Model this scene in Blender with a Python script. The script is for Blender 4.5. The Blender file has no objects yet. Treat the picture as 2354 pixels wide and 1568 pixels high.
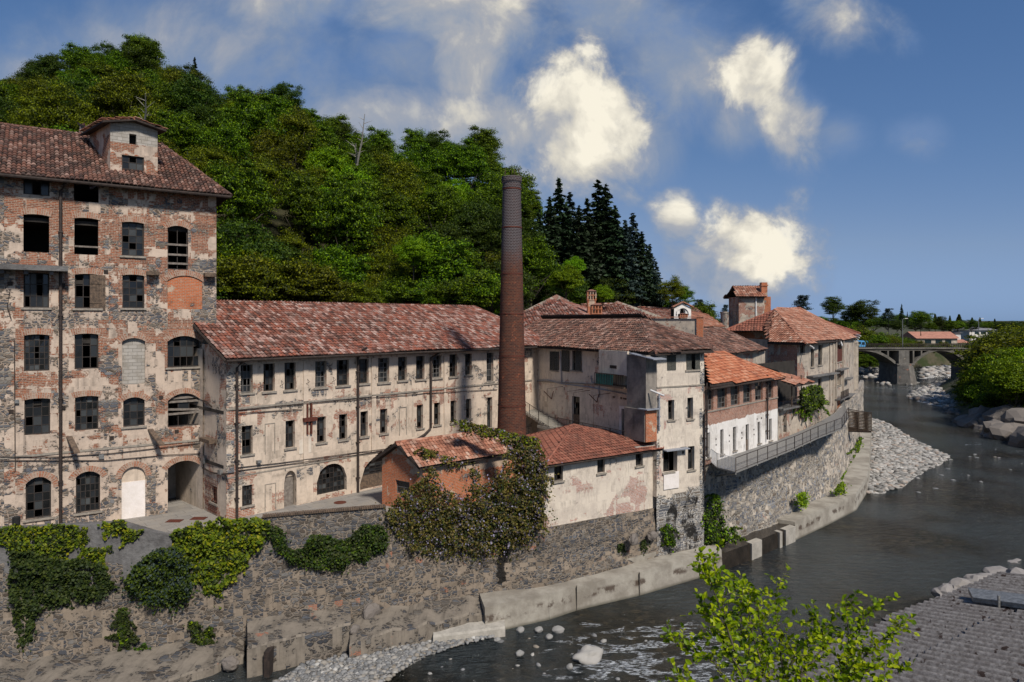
import bpy, bmesh, math, random
import numpy as np
from mathutils import Vector, Matrix, noise as mnoise
R = math.radians
random.seed(7); rng = np.random.default_rng(7)
S = bpy.context.scene
COL = S.collection
# ---------------------------------------------------------------- camera, world, sun
F = 1569.0; CX = 1176.5; HY = 735.0; CAMZ = 19.2      # picture measured on a 2353 px wide grid
cam = bpy.data.objects.new('camera', bpy.data.cameras.new('camera'))
COL.objects.link(cam); S.camera = cam
cam.location = (0, 0, CAMZ); cam.rotation_euler = (R(90), 0, 0)
cam.data.lens = 24.0; cam.data.sensor_width = 36.0
cam.data.shift_y = -49.0/2353.0
cam.data.clip_start = 0.1; cam.data.clip_end = 6000
S.view_settings.view_transform = 'Standard'; S.view_settings.look = 'None'
S.view_settings.exposure = 0.32; S.view_settings.gamma = 1.0
SUN_AZ = (0.50, -0.866); SUN_EL = 47.0
sd = bpy.data.lights.new('sun', 'SUN'); sd.energy = 3.7; sd.angle = R(7.0); sd.color = (1.0, 0.93, 0.84)
sun = bpy.data.objects.new('sun', sd); COL.objects.link(sun)
_c = math.cos(R(SUN_EL)); sv = Vector((SUN_AZ[0]*_c, SUN_AZ[1]*_c, math.sin(R(SUN_EL))))
sun.rotation_euler = (-sv).to_track_quat('-Z', 'Y').to_euler(); sun.location = (30, -40, 80)

class NT:
    def __init__(s, nt): s.t = nt; s.k = 0
    def n(s, typ, ins=None, **props):
        nd = s.t.nodes.new(typ); s.k += 1; nd.location = ((s.k % 12)*180, -(s.k//12)*220)
        for a, b in props.items(): setattr(nd, a, b)
        if ins:
            for key, val in ins.items():
                sock = nd.inputs[key]
                if isinstance(val, bpy.types.NodeSocket): s.t.links.new(val, sock)
                elif isinstance(val, bpy.types.Node): s.t.links.new(val.outputs[0], sock)
                else: sock.default_value = val
        return nd
    def m(s, op, a, b=0.5, c=0.5, clamp=False):
        return s.n('ShaderNodeMath', {0: a, 1: b, 2: c}, operation=op, use_clamp=clamp).outputs[0]
    def vm(s, op, a, b=(0, 0, 0)):
        return s.n('ShaderNodeVectorMath', {0: a, 1: b}, operation=op).outputs[0]
    def rng(s, v, a, b, c=0.0, d=1.0, smooth=True):
        return s.n('ShaderNodeMapRange', {0: v, 1: a, 2: b, 3: c, 4: d}, interpolation_type='SMOOTHSTEP' if smooth else 'LINEAR').outputs[0]
    def mix(s, f, a, b, mode='MIX'):
        def c4(v): return v if not isinstance(v, tuple) or len(v) == 4 else (*v, 1)
        return s.n('ShaderNodeMix', {0: f, 6: c4(a), 7: c4(b)}, data_type='RGBA', blend_type=mode).outputs[2]
    def noise(s, vec, scale, detail=5.0, rough=0.55, dist=0.0):
        return s.n('ShaderNodeTexNoise', {'Vector': vec, 'Scale': scale, 'Detail': detail, 'Roughness': rough, 'Distortion': dist})
    def ramp(s, f, stops, interp='LINEAR'):
        nd = s.n('ShaderNodeValToRGB', {0: f}); cr = nd.color_ramp; cr.interpolation = interp
        while len(cr.elements) < len(stops): cr.elements.new(0.5)
        for e, (p, c) in zip(cr.elements, stops): e.position = p; e.color = (*c, 1) if len(c) == 3 else c
        return nd.outputs[0]

W = bpy.data.worlds.new('World'); S.world = W; W.use_nodes = True
W.node_tree.nodes.clear(); w = NT(W.node_tree)
sky = w.n('ShaderNodeTexSky', sky_type='NISHITA', sun_disc=False)
sky.sun_elevation = R(SUN_EL); sky.sun_rotation = math.atan2(SUN_AZ[0], SUN_AZ[1])
sky.air_density = 1.0; sky.dust_density = 0.35; sky.ozone_density = 3.2
lum = w.n('ShaderNodeRGBToBW', {0: sky.outputs[0]}).outputs[0]
tint = w.ramp(w.rng(lum, 1.2, 5.0, 0, 1, False), [(0, (.32, .80, 1.95)), (.5, (.48, .92, 1.80)), (1, (.68, 1.02, 1.62))])
skyc = w.n('ShaderNodeVectorMath', {0: tint, 'Scale': w.m('MULTIPLY', w.m('POWER', lum, .62), .98)}, operation='SCALE').outputs[0]
tc = w.n('ShaderNodeTexCoord').outputs['Generated']
sx = w.n('ShaderNodeSeparateXYZ', {0: tc})
dy = w.m('MAXIMUM', w.m('ABSOLUTE', sx.outputs[1]), 0.08)
pu = w.m('DIVIDE', sx.outputs[0], dy); pv = w.m('DIVIDE', sx.outputs[2], dy)
pc = w.n('ShaderNodeCombineXYZ', {0: pu, 1: pv, 2: 0.0}).outputs[0]
nA = w.noise(pc, 2.6, 3.0, 0.5)
warp = w.vm('SCALE', w.vm('SUBTRACT', nA.outputs['Color'], (0.5, 0.5, 0.5))); warp.node.inputs['Scale'].default_value = 0.20
pw = w.vm('ADD', pc, warp)
nB = w.noise(pw, 6.5, 10.0, 0.60)
nE = w.noise(pw, 4.2, 7.0, 0.58); nC = w.noise(w.vm('ADD', pw, (-0.02, 0.045, 0)), 4.2, 7.0, 0.58)
fb = w.m('SUBTRACT', nB.outputs[0], 0.5)
relief = w.m('MULTIPLY', w.m('SUBTRACT', nE.outputs[0], nC.outputs[0]), 2.4)
# cloud masses: x, y (2353 grid), rx, ry, tilt, softness, whiteness, cover
CL = [(1010, 0, 350, 180, -8, 1.0, 0.62, .95), (1080, 130, 120, 150, 0, 1.0, 0.66, .95), (700, -20, 300, 110, 8, 1.1, 0.55, .85), (930, 110, 190, 130, 0, 1.2, 0.5, .7),
      (330, 200, 700, 240, 14, 1.3, 0.56, .75), (860, 300, 300, 150, 10, 1.2, 0.58, .8), (1345, 245, 180, 155, 10, 0.75, 0.98, 1), (1310, 360, 185, 130, 0, 0.95, 0.92, 1), (1140, 300, 260, 110, -8, 1.1, 0.66, .95),
      (1450, 30, 330, 140, -20, 1.2, 0.46, .85), (1560, 150, 210, 180, -25, 1.15, 0.50, .85), (1480, 330, 110, 120, 0, 1.2, .5, .6), (1730, 190, 120, 125, 0, 0.85, 0.92, 1), (1800, 270, 125, 105, -35, 0.95, 0.84, .97), (1700, 290, 110, 90, 0, 1.2, .55, .7),
      (1935, 40, 140, 95, -15, 1.1, 0.72, .9), (2110, 312, 90, 52, 0, 1.2, 0.5, .6), (1935, 310, 80, 60, 0, 1.2, 0.5, .6), (1560, 500, 75, 66, -25, 0.9, 0.9, .97),
      (1745, 560, 180, 112, -14, 0.75, 1.0, 1), (1670, 630, 230, 105, -5, 1.15, 0.62, .9)]
cov = None; whi = None
for (x, y, rx, ry, an, soft, wh, cv) in CL:
    mp = w.n('ShaderNodeMapping', {'Vector': pc, 'Location': ((x-CX)/F, -(y-HY)/F, 0), 'Rotation': (0, 0, R(an)), 'Scale': (rx/F, ry/F, 1)}, vector_type='TEXTURE').outputs[0]
    ln = w.n('ShaderNodeVectorMath', {0: mp}, operation='LENGTH').outputs['Value']
    ln = w.m('ADD', ln, w.m('MULTIPLY', fb, 1.7 if wh < .7 else 3.0))
    mk = w.rng(ln, 1.25, 1.25-(soft*.85 if wh < .7 else soft*1.15))
    mk = w.m('MULTIPLY', mk, cv)
    yy = w.n('ShaderNodeSeparateXYZ', {0: mp}).outputs[1]
    wv = w.m('MULTIPLY', mk, w.m('ADD', w.m('MULTIPLY', yy, .16), wh*.92))
    cov = mk if cov is None else w.m('MAXIMUM', cov, mk)
    whi = wv if whi is None else w.m('MAXIMUM', whi, wv)
shade = w.m('ADD', whi, relief, clamp=True)
ccol = w.ramp(shade, [(0.0, (1.5, 2.3, 4.0)), (0.35, (2.3, 2.8, 3.7)), (0.62, (3.5, 3.6, 3.85)), (0.82, (5.8, 5.5, 4.8)), (1.0, (8.0, 7.5, 6.3))])
skf = w.mix(cov, skyc, ccol)
bg = w.n('ShaderNodeBackground', {'Color': skf, 'Strength': 0.095})
wo = w.n('ShaderNodeOutputWorld', {'Surface': bg.outputs[0]})

# ---------------------------------------------------------------- measuring helpers
def col(x, d): return Vector(((x-CX)/F*d, d))
def at_z(x, y, z):
    d = (CAMZ-z)*F/(y-HY); return Vector(((x-CX)/F*d, d, z))
def at_d(x, y, d): return Vector(((x-CX)/F*d, d, CAMZ-(y-HY)*d/F))
K = 1.74076
def z1(x, y): return (x*.57405/K, (350+y*.57405)/K)
def z2(x, y): return (x/1.568/K, (1150+y/1.568)/K)
def z3(x, y): return ((800+x*.63788)/K, (1150+y*.63788)/K)
def z4(x, y): return ((2000+x*.63766)/K, (1150+y*.63766)/K)
def z5(x, y): return ((2700+x*.57389)/K, (1100+y*.57389)/K)
def z6(x, y): return ((3350+x*.51026)/K, (1100+y*.51026)/K)
class Facade:
    def __init__(s, p0, p1):
        s.p0 = Vector(p0); s.p1 = Vector(p1); v = s.p1-s.p0; s.L = v.length; s.d = v/s.L; s.n = Vector((s.d.y, -s.d.x))
    def u(s, x):
        k = (x-CX)/F     # X = k*Y
        return (k*s.p0.y-s.p0.x)/(s.d.x-k*s.d.y)
    def dep(s, x): return s.p0.y+s.d.y*s.u(x)
    def z(s, x, y): return CAMZ-(y-HY)*s.dep(x)/F
    def P(s, u, z, w=0.0):
        q = s.p0+s.d*u+s.n*w; return Vector((q.x, q.y, z))
    def rect(s, zf, x0, x1, y0, y1):
        a = zf(x0, y0); b = zf(x1, y1); xm = (a[0]+b[0])/2
        return (s.u(a[0]), s.u(b[0]), s.z(xm, b[1]), s.z(xm, a[1]))

# ---------------------------------------------------------------- object helpers
def tag(o, label=None, cat=None, group=None, kind=None):
    if label: o['label'] = label
    if cat: o['category'] = cat
    if group: o['group'] = group
    if kind: o['kind'] = kind
    return o
def thing(name, label, cat, loc, group=None):
    o = bpy.data.objects.new(name, None); COL.objects.link(o); o.location = loc; o.empty_display_size = .5
    return tag(o, label, cat, group)
def wloc(o):
    v = Vector((0, 0, 0))
    while o is not None: v += Vector(o.location); o = o.parent
    return v
def link_mesh(name, me, mat, parent, loc=None, smooth=False):
    o = bpy.data.objects.new(name, me); COL.objects.link(o)
    if mat:
        for m_ in (mat if isinstance(mat, list) else [mat]): me.materials.append(m_)
    if parent: o.parent = parent
    if loc is not None: o.location = loc
    if smooth:
        me.polygons.foreach_set('use_smooth', [True]*len(me.polygons))
    return o
def auto_uv(me, off):
    n = len(me.loops); uvl = me.uv_layers.new(name='UVMap')
    co = np.empty(len(me.vertices)*3); me.vertices.foreach_get('co', co); co = co.reshape(-1, 3)+np.array(off)
    vi = np.empty(n, dtype=np.int32); me.loops.foreach_get('vertex_index', vi)
    nf = len(me.polygons); nor = np.empty(nf*3); me.polygons.foreach_get('normal', nor); nor = nor.reshape(-1, 3)
    lt = np.empty(nf, dtype=np.int32); me.polygons.foreach_get('loop_total', lt)
    ln = np.repeat(nor, lt, axis=0); p = co[vi]
    hl = np.hypot(ln[:, 0], ln[:, 1]); hl[hl < 1e-6] = 1
    u = (-ln[:, 1]*p[:, 0]+ln[:, 0]*p[:, 1])/hl; v = p[:, 2].copy()
    fl = np.abs(ln[:, 2]) > .75; u[fl] = p[fl, 0]; v[fl] = p[fl, 1]
    uvl.data.foreach_set('uv', np.stack([u, v], 1).ravel().astype(np.float32))
class MB:
    def __init__(s): s.v = []; s.f = []; s.c = []; s.uv = None; s.paint = None
    def add(s, vs, fs, c=None):
        b = len(s.v); s.v.extend([tuple(q) for q in vs]); s.f.extend([tuple(b+i for i in q) for q in fs])
        if c is not None or s.c:
            s.c.extend([c or (0, 0, 0)]*len(vs))
    def quad(s, *p): s.add(p, [tuple(range(len(p)))])
    def obox(s, o, ax, ay, az):
        o = Vector(o); ax = Vector(ax); ay = Vector(ay); az = Vector(az)
        vs = [o, o+ax, o+ax+ay, o+ay, o+az, o+ax+az, o+ax+ay+az, o+ay+az]
        fl = ax.cross(ay).dot(az) < 0
        fs = [(0, 3, 2, 1), (4, 5, 6, 7), (0, 1, 5, 4), (1, 2, 6, 5), (2, 3, 7, 6), (3, 0, 4, 7)]
        if fl: fs = [q[::-1] for q in fs]
        s.add(vs, fs)
    def box(s, a, b): s.obox(a, (b[0]-a[0], 0, 0), (0, b[1]-a[1], 0), (0, 0, b[2]-a[2]))
    def fbox(s, f, u0, u1, z0, z1_, w0, w1):
        s.obox(f.P(u0, z0, w0), Vector((*f.d, 0))*(u1-u0), Vector((*f.n, 0))*(w1-w0), (0, 0, z1_-z0))
    def tube(s, pts, r, n=6, r1=None):
        pts = [Vector(p) for p in pts]; rings = []; m_ = len(pts)
        for i, p in enumerate(pts):
            t = (pts[min(i+1, m_-1)]-pts[max(i-1, 0)]).normalized()
            a = t.cross(Vector((0, 0, 1)))
            if a.length < .05: a = t.cross(Vector((1, 0, 0)))
            a.normalize(); b = t.cross(a); rr = r if r1 is None else r+(r1-r)*i/max(1, m_-1)
            rings.append([p+(a*math.cos(2*math.pi*k/n)+b*math.sin(2*math.pi*k/n))*rr for k in range(n)])
        vs = [q for g in rings for q in g]; fs = []
        for i in range(m_-1):
            for k in range(n):
                fs.append((i*n+k, i*n+(k+1) % n, (i+1)*n+(k+1) % n, (i+1)*n+k))
        fs.append(tuple(range(n))[::-1]); fs.append(tuple((m_-1)*n+k for k in range(n)))
        s.add(vs, fs)
    def prism(s, poly, z0, z1_):
        n = len(poly); vs = [(p[0], p[1], z0) for p in poly]+[(p[0], p[1], z1_) for p in poly]
        s.add(vs, [tuple(range(n))[::-1], tuple(range(n, 2*n))]+[(i, (i+1) % n, n+(i+1) % n, n+i) for i in range(n)])
    def slab(s, pts, t):
        pts = [Vector(p) for p in pts]; n = len(pts)
        vs = pts+[p-Vector((0, 0, t)) for p in pts]
        s.add(vs, [tuple(range(n)), tuple(range(n, 2*n))[::-1]]+[(i, n+i, n+(i+1) % n, (i+1) % n) for i in range(n)])
    def build(s, name, mat, parent=None, smooth=False, paint=None, fix=False):
        if parent is None:
            a = np.array(s.v); loc = Vector(((a[:, 0].min()+a[:, 0].max())/2, (a[:, 1].min()+a[:, 1].max())/2, a[:, 2].min())); off = loc
        else: off = wloc(parent); loc = None
        me = bpy.data.meshes.new(name)
        me.from_pydata([(x-off.x, y-off.y, z-off.z) for x, y, z in s.v], [], s.f); me.update()
        if fix:
            bm = bmesh.new(); bm.from_mesh(me); bmesh.ops.recalc_face_normals(bm, faces=bm.faces); bm.to_mesh(me); bm.free()
        if s.uv is None: auto_uv(me, off)
        else:
            uvl = me.uv_layers.new(name='UVMap'); uvl.data.foreach_set('uv', np.array(s.uv, dtype=np.float32).ravel())
        cs = None
        if s.c: cs = s.c
        elif paint: cs = [paint(q) for q in s.v]
        at = me.color_attributes.new('paint', 'FLOAT_COLOR', 'POINT')
        if cs is None: arr = np.tile([0, 0, 0, 1], (len(s.v), 1)).astype(np.float32)
        else: arr = np.array([(c[0], c[1], c[2], 1) for c in cs], dtype=np.float32)
        at.data.foreach_set('color', arr.ravel())
        return link_mesh(name, me, mat, parent, loc, smooth)

def build_split(m_, name, mat, parent, k=8, **kw):
    """each box (k vertices) becomes a part of its own"""
    nf = 0; out = []
    for i in range(0, len(m_.v), k):
        q = MB(); q.v = m_.v[i:i+k]; q.f = [tuple(j-i for j in f) for f in m_.f if i <= f[0] < i+k]; out.append(q.build(name, mat, parent, **kw))
    return out
# ---------------------------------------------------------------- materials
def newmat(name):
    m_ = bpy.data.materials.new(name); m_.use_nodes = True; m_.node_tree.nodes.clear(); return m_, NT(m_.node_tree)
def finish(t, color, rough=0.9, bump=None, bstr=0.5, bdist=0.05, spec=0.3, metal=0.0, extra=None):
    ins = {'Base Color': color, 'Roughness': rough, 'Specular IOR Level': spec, 'Metallic': metal}
    if bump is not None:
        ins['Normal'] = t.n('ShaderNodeBump', {'Height': bump, 'Strength': bstr, 'Distance': bdist}).outputs[0]
    if extra: ins.update(extra)
    b = t.n('ShaderNodeBsdfPrincipled', ins)
    t.n('ShaderNodeOutputMaterial', {'Surface': b.outputs[0]}); return b
def simple(name, c1, c2=None, scale=3.0, rough=0.85, bstr=0.3, metal=0.0, spec=0.3, coord='Object', bdist=.03):
    m_, t = newmat(name); c2 = c2 or tuple(v*.6 for v in c1)
    tc_ = t.n('ShaderNodeTexCoord').outputs[coord]
    a = t.noise(tc_, scale, 8, .62); b = t.noise(tc_, scale*7, 4, .6)
    f = t.rng(t.m('ADD', t.m('MULTIPLY', a.outputs[0], .7), t.m('MULTIPLY', b.outputs[0], .3)), .36, .64)
    finish(t, t.mix(f, c2, c1), rough, b.outputs[0], bstr, bdist, spec, metal); return m_
def uvz(t): return t.n('ShaderNodeUVMap', uv_map='UVMap').outputs[0]
def wall_mat(name, plaster=(.52, .43, .32), plaster2=(.36, .30, .23), brick=(.36, .13, .07), brick2=(.26, .10, .06), seed=0.0, stone_dark=1.0, rag=1.5, pale=(.6, .52, .42), sx_=1.0):
    m_, t = newmat(name)
    uv = t.vm('ADD', uvz(t), (seed*13.7, seed*7.3, 0))
    at = t.n('ShaderNodeVertexColor', layer_name='paint'); sp = t.n('ShaderNodeSeparateColor', {0: at.outputs[0]})
    n1 = t.noise(uv, .55, 9, .62); n2 = t.noise(t.vm('ADD', uv, (31, 17, 0)), .7, 9, .66); n3 = t.noise(uv, 5.0, 6, .6)
    n4 = t.noise(t.vm('MULTIPLY', uv, (1.6, .22, 1)), 1.0, 6, .6)
    mb = t.rng(t.m('ADD', sp.outputs[0], t.m('MULTIPLY', t.m('SUBTRACT', n1.outputs[0], .5), rag*2.6)), .44, .56)
    ms = t.rng(t.m('ADD', sp.outputs[1], t.m('MULTIPLY', t.m('SUBTRACT', n2.outputs[0], .5), rag*2.6)), .44, .56)
    # brick
    bt = t.n('ShaderNodeTexBrick', {'Vector': uv, 'Color1': (*brick, 1), 'Color2': (*brick2, 1), 'Mortar': (*[v*.8 for v in pale], 1), 'Scale': 1.0, 'Mortar Size': .016, 'Mortar Smooth': .3, 'Bias': 0.0, 'Brick Width': .28, 'Row Height': .1})
    bc = t.mix(t.m('MULTIPLY', t.rng(n3.outputs[0], .48, .78), .6), bt.outputs[0], pale)
    bc = t.mix(t.rng(n2.outputs[0], .5, .75), bc, tuple(v*.55 for v in brick2))
    # rubble stone
    dist = t.vm('SCALE', t.vm('SUBTRACT', t.noise(uv, 2.2, 3, .5).outputs['Color'], (.5, .5, .5))); dist.node.inputs['Scale'].default_value = .22
    uvs = t.vm('MULTIPLY', t.vm('ADD', uv, dist), (2.7*sx_, 5.6*sx_, 1))
    v1 = t.n('ShaderNodeTexVoronoi', {'Vector': uvs, 'Scale': 1.0, 'Randomness': .9}, voronoi_dimensions='2D')
    v2 = t.n('ShaderNodeTexVoronoi', {'Vector': uvs, 'Scale': 1.0, 'Randomness': .9}, voronoi_dimensions='2D', feature='DISTANCE_TO_EDGE')
    cr = t.n('ShaderNodeSeparateColor', {0: v1.outputs['Color']}).outputs[0]
    k = stone_dark
    sc = t.ramp(cr, [(0, (.075*k, .078*k, .088*k)), (.3, (.13*k, .135*k, .15*k)), (.5, (.21*k, .19*k, .165*k)), (.68, (.11*k, .085*k, .065*k)), (.84, (.3*k, .27*k, .23*k)), (1, (.17*k, .18*k, .2*k))])
    sc = t.mix(.35, sc, t.mix(n3.outputs[0], (.05, .05, .05), (.35, .33, .3)), 'MULTIPLY') if False else sc
    mort = t.rng(t.m('ADD', v2.outputs[0], t.m('MULTIPLY', t.m('ADD', t.m('SUBTRACT', n3.outputs[0], .5), t.m('MULTIPLY', t.m('SUBTRACT', n1.outputs[0], .5), 1.1)), .55)), .05, .17)
    stc = t.mix(mort, tuple(v*.62 for v in pale), sc)
    # plaster
    pl = t.mix(t.rng(n2.outputs[0], .38, .66), plaster, plaster2)
    n5 = t.noise(t.vm('MULTIPLY', uv, (4.5, .3, 1)), 1.0, 5, .6)
    pl = t.mix(t.m('MULTIPLY', t.rng(n5.outputs[0], .54, .7), .4), pl, tuple(v*.45 for v in plaster2))
    pl = t.mix(t.m('MULTIPLY', t.rng(n4.outputs[0], .5, .72), .55), pl, tuple(v*.5 for v in plaster2))
    pl = t.mix(t.m('MULTIPLY', t.rng(n3.outputs[0], .55, .75), .35), pl, pale)
    c = t.mix(mb, pl, bc); c = t.mix(ms, c, stc)
    grime = t.rng(t.noise(t.vm('ADD', uv, (5, 91, 0)), .9, 8, .68).outputs[0], .5, .78)
    c = t.mix(t.m('MULTIPLY', grime, .55), c, (.085, .07, .058))
    st = t.rng(t.m('ADD', sp.outputs[2], t.m('MULTIPLY', t.m('SUBTRACT', n2.outputs[0], .5), 1.6)), .4, .6)
    c = t.mix(t.m('MULTIPLY', st, .96), c, (.012, .011, .01))
    hgt = t.m('ADD', t.m('MULTIPLY', n3.outputs[0], .3), t.mix(ms, t.m('MULTIPLY', t.m('SUBTRACT', 1.0, bt.outputs['Fac']), t.m('MULTIPLY', mb, .5)), t.m('MULTIPLY', mort, 1.1)))
    hgt = t.m('SUBTRACT', hgt, t.m('MULTIPLY', mb, .35))
    finish(t, c, .92, hgt, .9, .06, .2); return m_
M = {}
M['tall'] = wall_mat('weathered_brick_stone', plaster=(.54, .43, .34), plaster2=(.36, .29, .235), brick=(.33, .105, .048), brick2=(.16, .058, .034), seed=1, pale=(.50, .39, .30), stone_dark=.9)
M['long'] = wall_mat('cream_peeling_plaster', plaster=(.60, .49, .385), plaster2=(.46, .38, .30), seed=2, rag=1.3, pale=(.64, .55, .46))
M['cream'] = wall_mat('pale_peeling_plaster', plaster=(.64, .56, .46), plaster2=(.50, .43, .36), seed=3, rag=1.3, pale=(.68, .64, .58), brick=(.42, .19, .13), brick2=(.5, .3, .24))
M['brick'] = wall_mat('red_brick', plaster=(.50, .38, .28), plaster2=(.40, .3, .22), brick=(.52, .135, .045), brick2=(.42, .115, .04), seed=4, pale=(.52, .36, .26))
M['white'] = wall_mat('white_render', plaster=(.72, .69, .65), plaster2=(.66, .62, .57), seed=5, rag=.9, pale=(.62, .52, .44))
M['rubble'] = wall_mat('rubble_river_wall', plaster=(.235, .19, .145), plaster2=(.13, .105, .083), seed=6, rag=1.2, pale=(.34, .28, .22), stone_dark=.6, sx_=.95)
M['rough'] = wall_mat('house_grey_plaster', plaster=(.47, .4, .32), plaster2=(.3, .26, .22), seed=7, rag=1.4, pale=(.55, .5, .44))
M['grey'] = wall_mat('grey_block', plaster=(.36, .33, .29), plaster2=(.2, .19, .175), seed=8, rag=.8)

M['bay'] = wall_mat('stained_bay_plaster', plaster=(.25, .22, .19), plaster2=(.12, .11, .10), seed=12, rag=.8, pale=(.42, .38, .33))

def tile_mat(name, stops, grime=.5):
    m_, t = newmat(name); g = t.n('ShaderNodeNewGeometry'); tc_ = t.n('ShaderNodeTexCoord').outputs['Object']
    c = t.ramp(g.outputs['Random Per Island'], stops)
    n = t.noise(tc_, 1.0, 6, .6); n2 = t.noise(tc_, 9, 5, .65)
    c = t.mix(t.m('MULTIPLY', t.rng(n.outputs[0], .42, .68), grime), c, (.07, .05, .04))
    c = t.mix(t.m('MULTIPLY', t.rng(n2.outputs[0], .5, .72), .5), c, (.12, .09, .07))
    finish(t, c, .88, n2.outputs[0], .4, .03, .25); return m_
M['tile_dark'] = tile_mat('weathered_dark_tiles', [(0, (.05, .03, .025)), (.25, (.11, .055, .042)), (.5, (.18, .082, .056)), (.72, (.23, .115, .082)), (.86, (.34, .215, .17)), (1, (.08, .05, .04))], .6)
M['tile_pink'] = tile_mat('mixed_pink_tiles', [(0, (.07, .036, .03)), (.2, (.17, .065, .045)), (.42, (.30, .10, .062)), (.6, (.25, .12, .092)), (.78, (.37, .22, .18)), (.9, (.46, .33, .28)), (1, (.13, .06, .048))], .5)
M['tile_brown'] = tile_mat('brown_red_tiles', [(0, (.16, .06, .04)), (.4, (.24, .085, .055)), (.8, (.30, .11, .07)), (1, (.34, .14, .09))], .35)
M['tile_red'] = tile_mat('orange_red_tiles', [(0, (.30, .09, .045)), (.4, (.41, .135, .065)), (.8, (.48, .19, .10)), (1, (.53, .27, .17))], .3)
M['tile_old'] = tile_mat('old_orange_tiles', [(0, (.20, .08, .05)), (.4, (.35, .145, .088)), (.8, (.42, .21, .14)), (1, (.49, .33, .25))], .42)
M['under'] = simple('dark_roof_timber', (.05, .035, .028), (.02, .016, .014), 4)
M['timber'] = simple('old_timber', (.16, .11, .075), (.06, .045, .035), 6)
M['frame'] = simple('dark_window_frame', (.045, .035, .03), (.02, .018, .016), 8, rough=.7)
M['gframe'] = simple('grey_window_frame', (.16, .15, .14), (.08, .075, .07), 8, rough=.7)
M['iron'] = simple('rusty_iron', (.07, .05, .042), (.03, .025, .023), 10, rough=.6, metal=.3)
M['rust'] = simple('rust_bands', (.13, .035, .02), (.06, .02, .014), 10, rough=.7)
M['steel'] = simple('galvanised_steel', (.3, .3, .29), (.16, .16, .155), 8, rough=.5, metal=.5)
M['lead'] = simple('lead_flashing', (.34, .36, .4), (.22, .23, .26), 8, rough=.55, metal=.2)
M['conc'] = simple('embankment_concrete', (.40, .37, .32), (.27, .25, .215), .9, rough=.93, bstr=.5)
M['conc_dark'] = simple('old_concrete', (.20, .175, .145), (.10, .088, .073), .8, rough=.95, bstr=.9, bdist=.12)
M['conc_grey'] = simple('stained_grey_concrete', (.17, .165, .16), (.085, .08, .078), .7, rough=.95, bstr=.7, bdist=.08)
M['wet'] = simple('wet_concrete', (.035, .028, .022), (.018, .015, .012), 1.5, rough=.25, bstr=.3, spec=.5)
M['stone_sill'] = simple('stone_sill', (.33, .29, .24), (.2, .175, .145), 6)
M['cinder'] = None
M['whitepaint'] = simple('white_paint', (.78, .72, .68), (.68, .62, .57), 2)
M['silver'] = simple('white_pvc_pipe', (.75, .74, .72), (.55, .54, .52), 5, rough=.5)
M['stone_pave'] = simple('stone_paving', (.33, .30, .265), (.21, .19, .17), 1.2, bstr=.6)
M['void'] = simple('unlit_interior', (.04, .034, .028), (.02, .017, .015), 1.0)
M['turq'] = simple('turquoise_sheet', (.03, .25, .2), (.02, .13, .11), 3, rough=.5)
M['boards'] = simple('old_grey_boards', (.24, .21, .18), (.12, .1, .085), 5)
M['blind'] = simple('louvre_wood', (.10, .1, .085), (.05, .048, .042), 7)
def cinder():
    m_, t = newmat('cinder_blocks'); uv = uvz(t)
    bt = t.n('ShaderNodeTexBrick', {'Vector': uv, 'Color1': (.40, .37, .33, 1), 'Color2': (.32, .295, .26, 1), 'Mortar': (.24, .22, .19, 1), 'Scale': 1.0, 'Mortar Size': .014, 'Brick Width': .5, 'Row Height': .22})
    n = t.noise(uv, 2.0, 8, .65); c = t.mix(t.m('MULTIPLY', t.rng(n.outputs[0], .42, .7), .5), bt.outputs[0], (.2, .17, .13))
    finish(t, c, .92, t.m('SUBTRACT', n.outputs[0], bt.outputs['Fac']), .6, .03); return m_
M['cinder'] = cinder()
def glass():
    m_, t = newmat('grimy_window_glass'); g = t.n('ShaderNodeNewGeometry'); r = g.outputs['Random Per Island']
    c = t.ramp(r, [(0, (.005, .006, .007)), (.6, (.010, .012, .014)), (.82, (.02, .024, .028)), (.94, (.045, .05, .052)), (1, (.10, .11, .11))])
    tc_ = t.n('ShaderNodeTexCoord').outputs['Object']; n = t.noise(tc_, 3, 5)
    finish(t, t.mix(t.m('MULTIPLY', n.outputs[0], .35), c, (.03, .028, .024)), t.rng(r, 0, 1, .12, .45), n.outputs[0], .06, .02, .45); return m_
M['glass'] = glass()
def brick_arch():
    m_, t = newmat('brick_arch'); uv = uvz(t)
    bt = t.n('ShaderNodeTexBrick', {'Vector': uv, 'Color1': (.34, .13, .07, 1), 'Color2': (.21, .085, .05, 1), 'Mortar': (.34, .26, .2, 1), 'Scale': 1.0, 'Mortar Size': .018, 'Brick Width': .45, 'Row Height': .11})
    n = t.noise(uv, 2.5, 7, .65); finish(t, t.mix(t.m('MULTIPLY', t.rng(n.outputs[0], .42, .62), .75), bt.outputs[0], (.40, .32, .25)), .92, bt.outputs['Fac'], .5, .02); return m_
M['arch'] = brick_arch()
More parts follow.
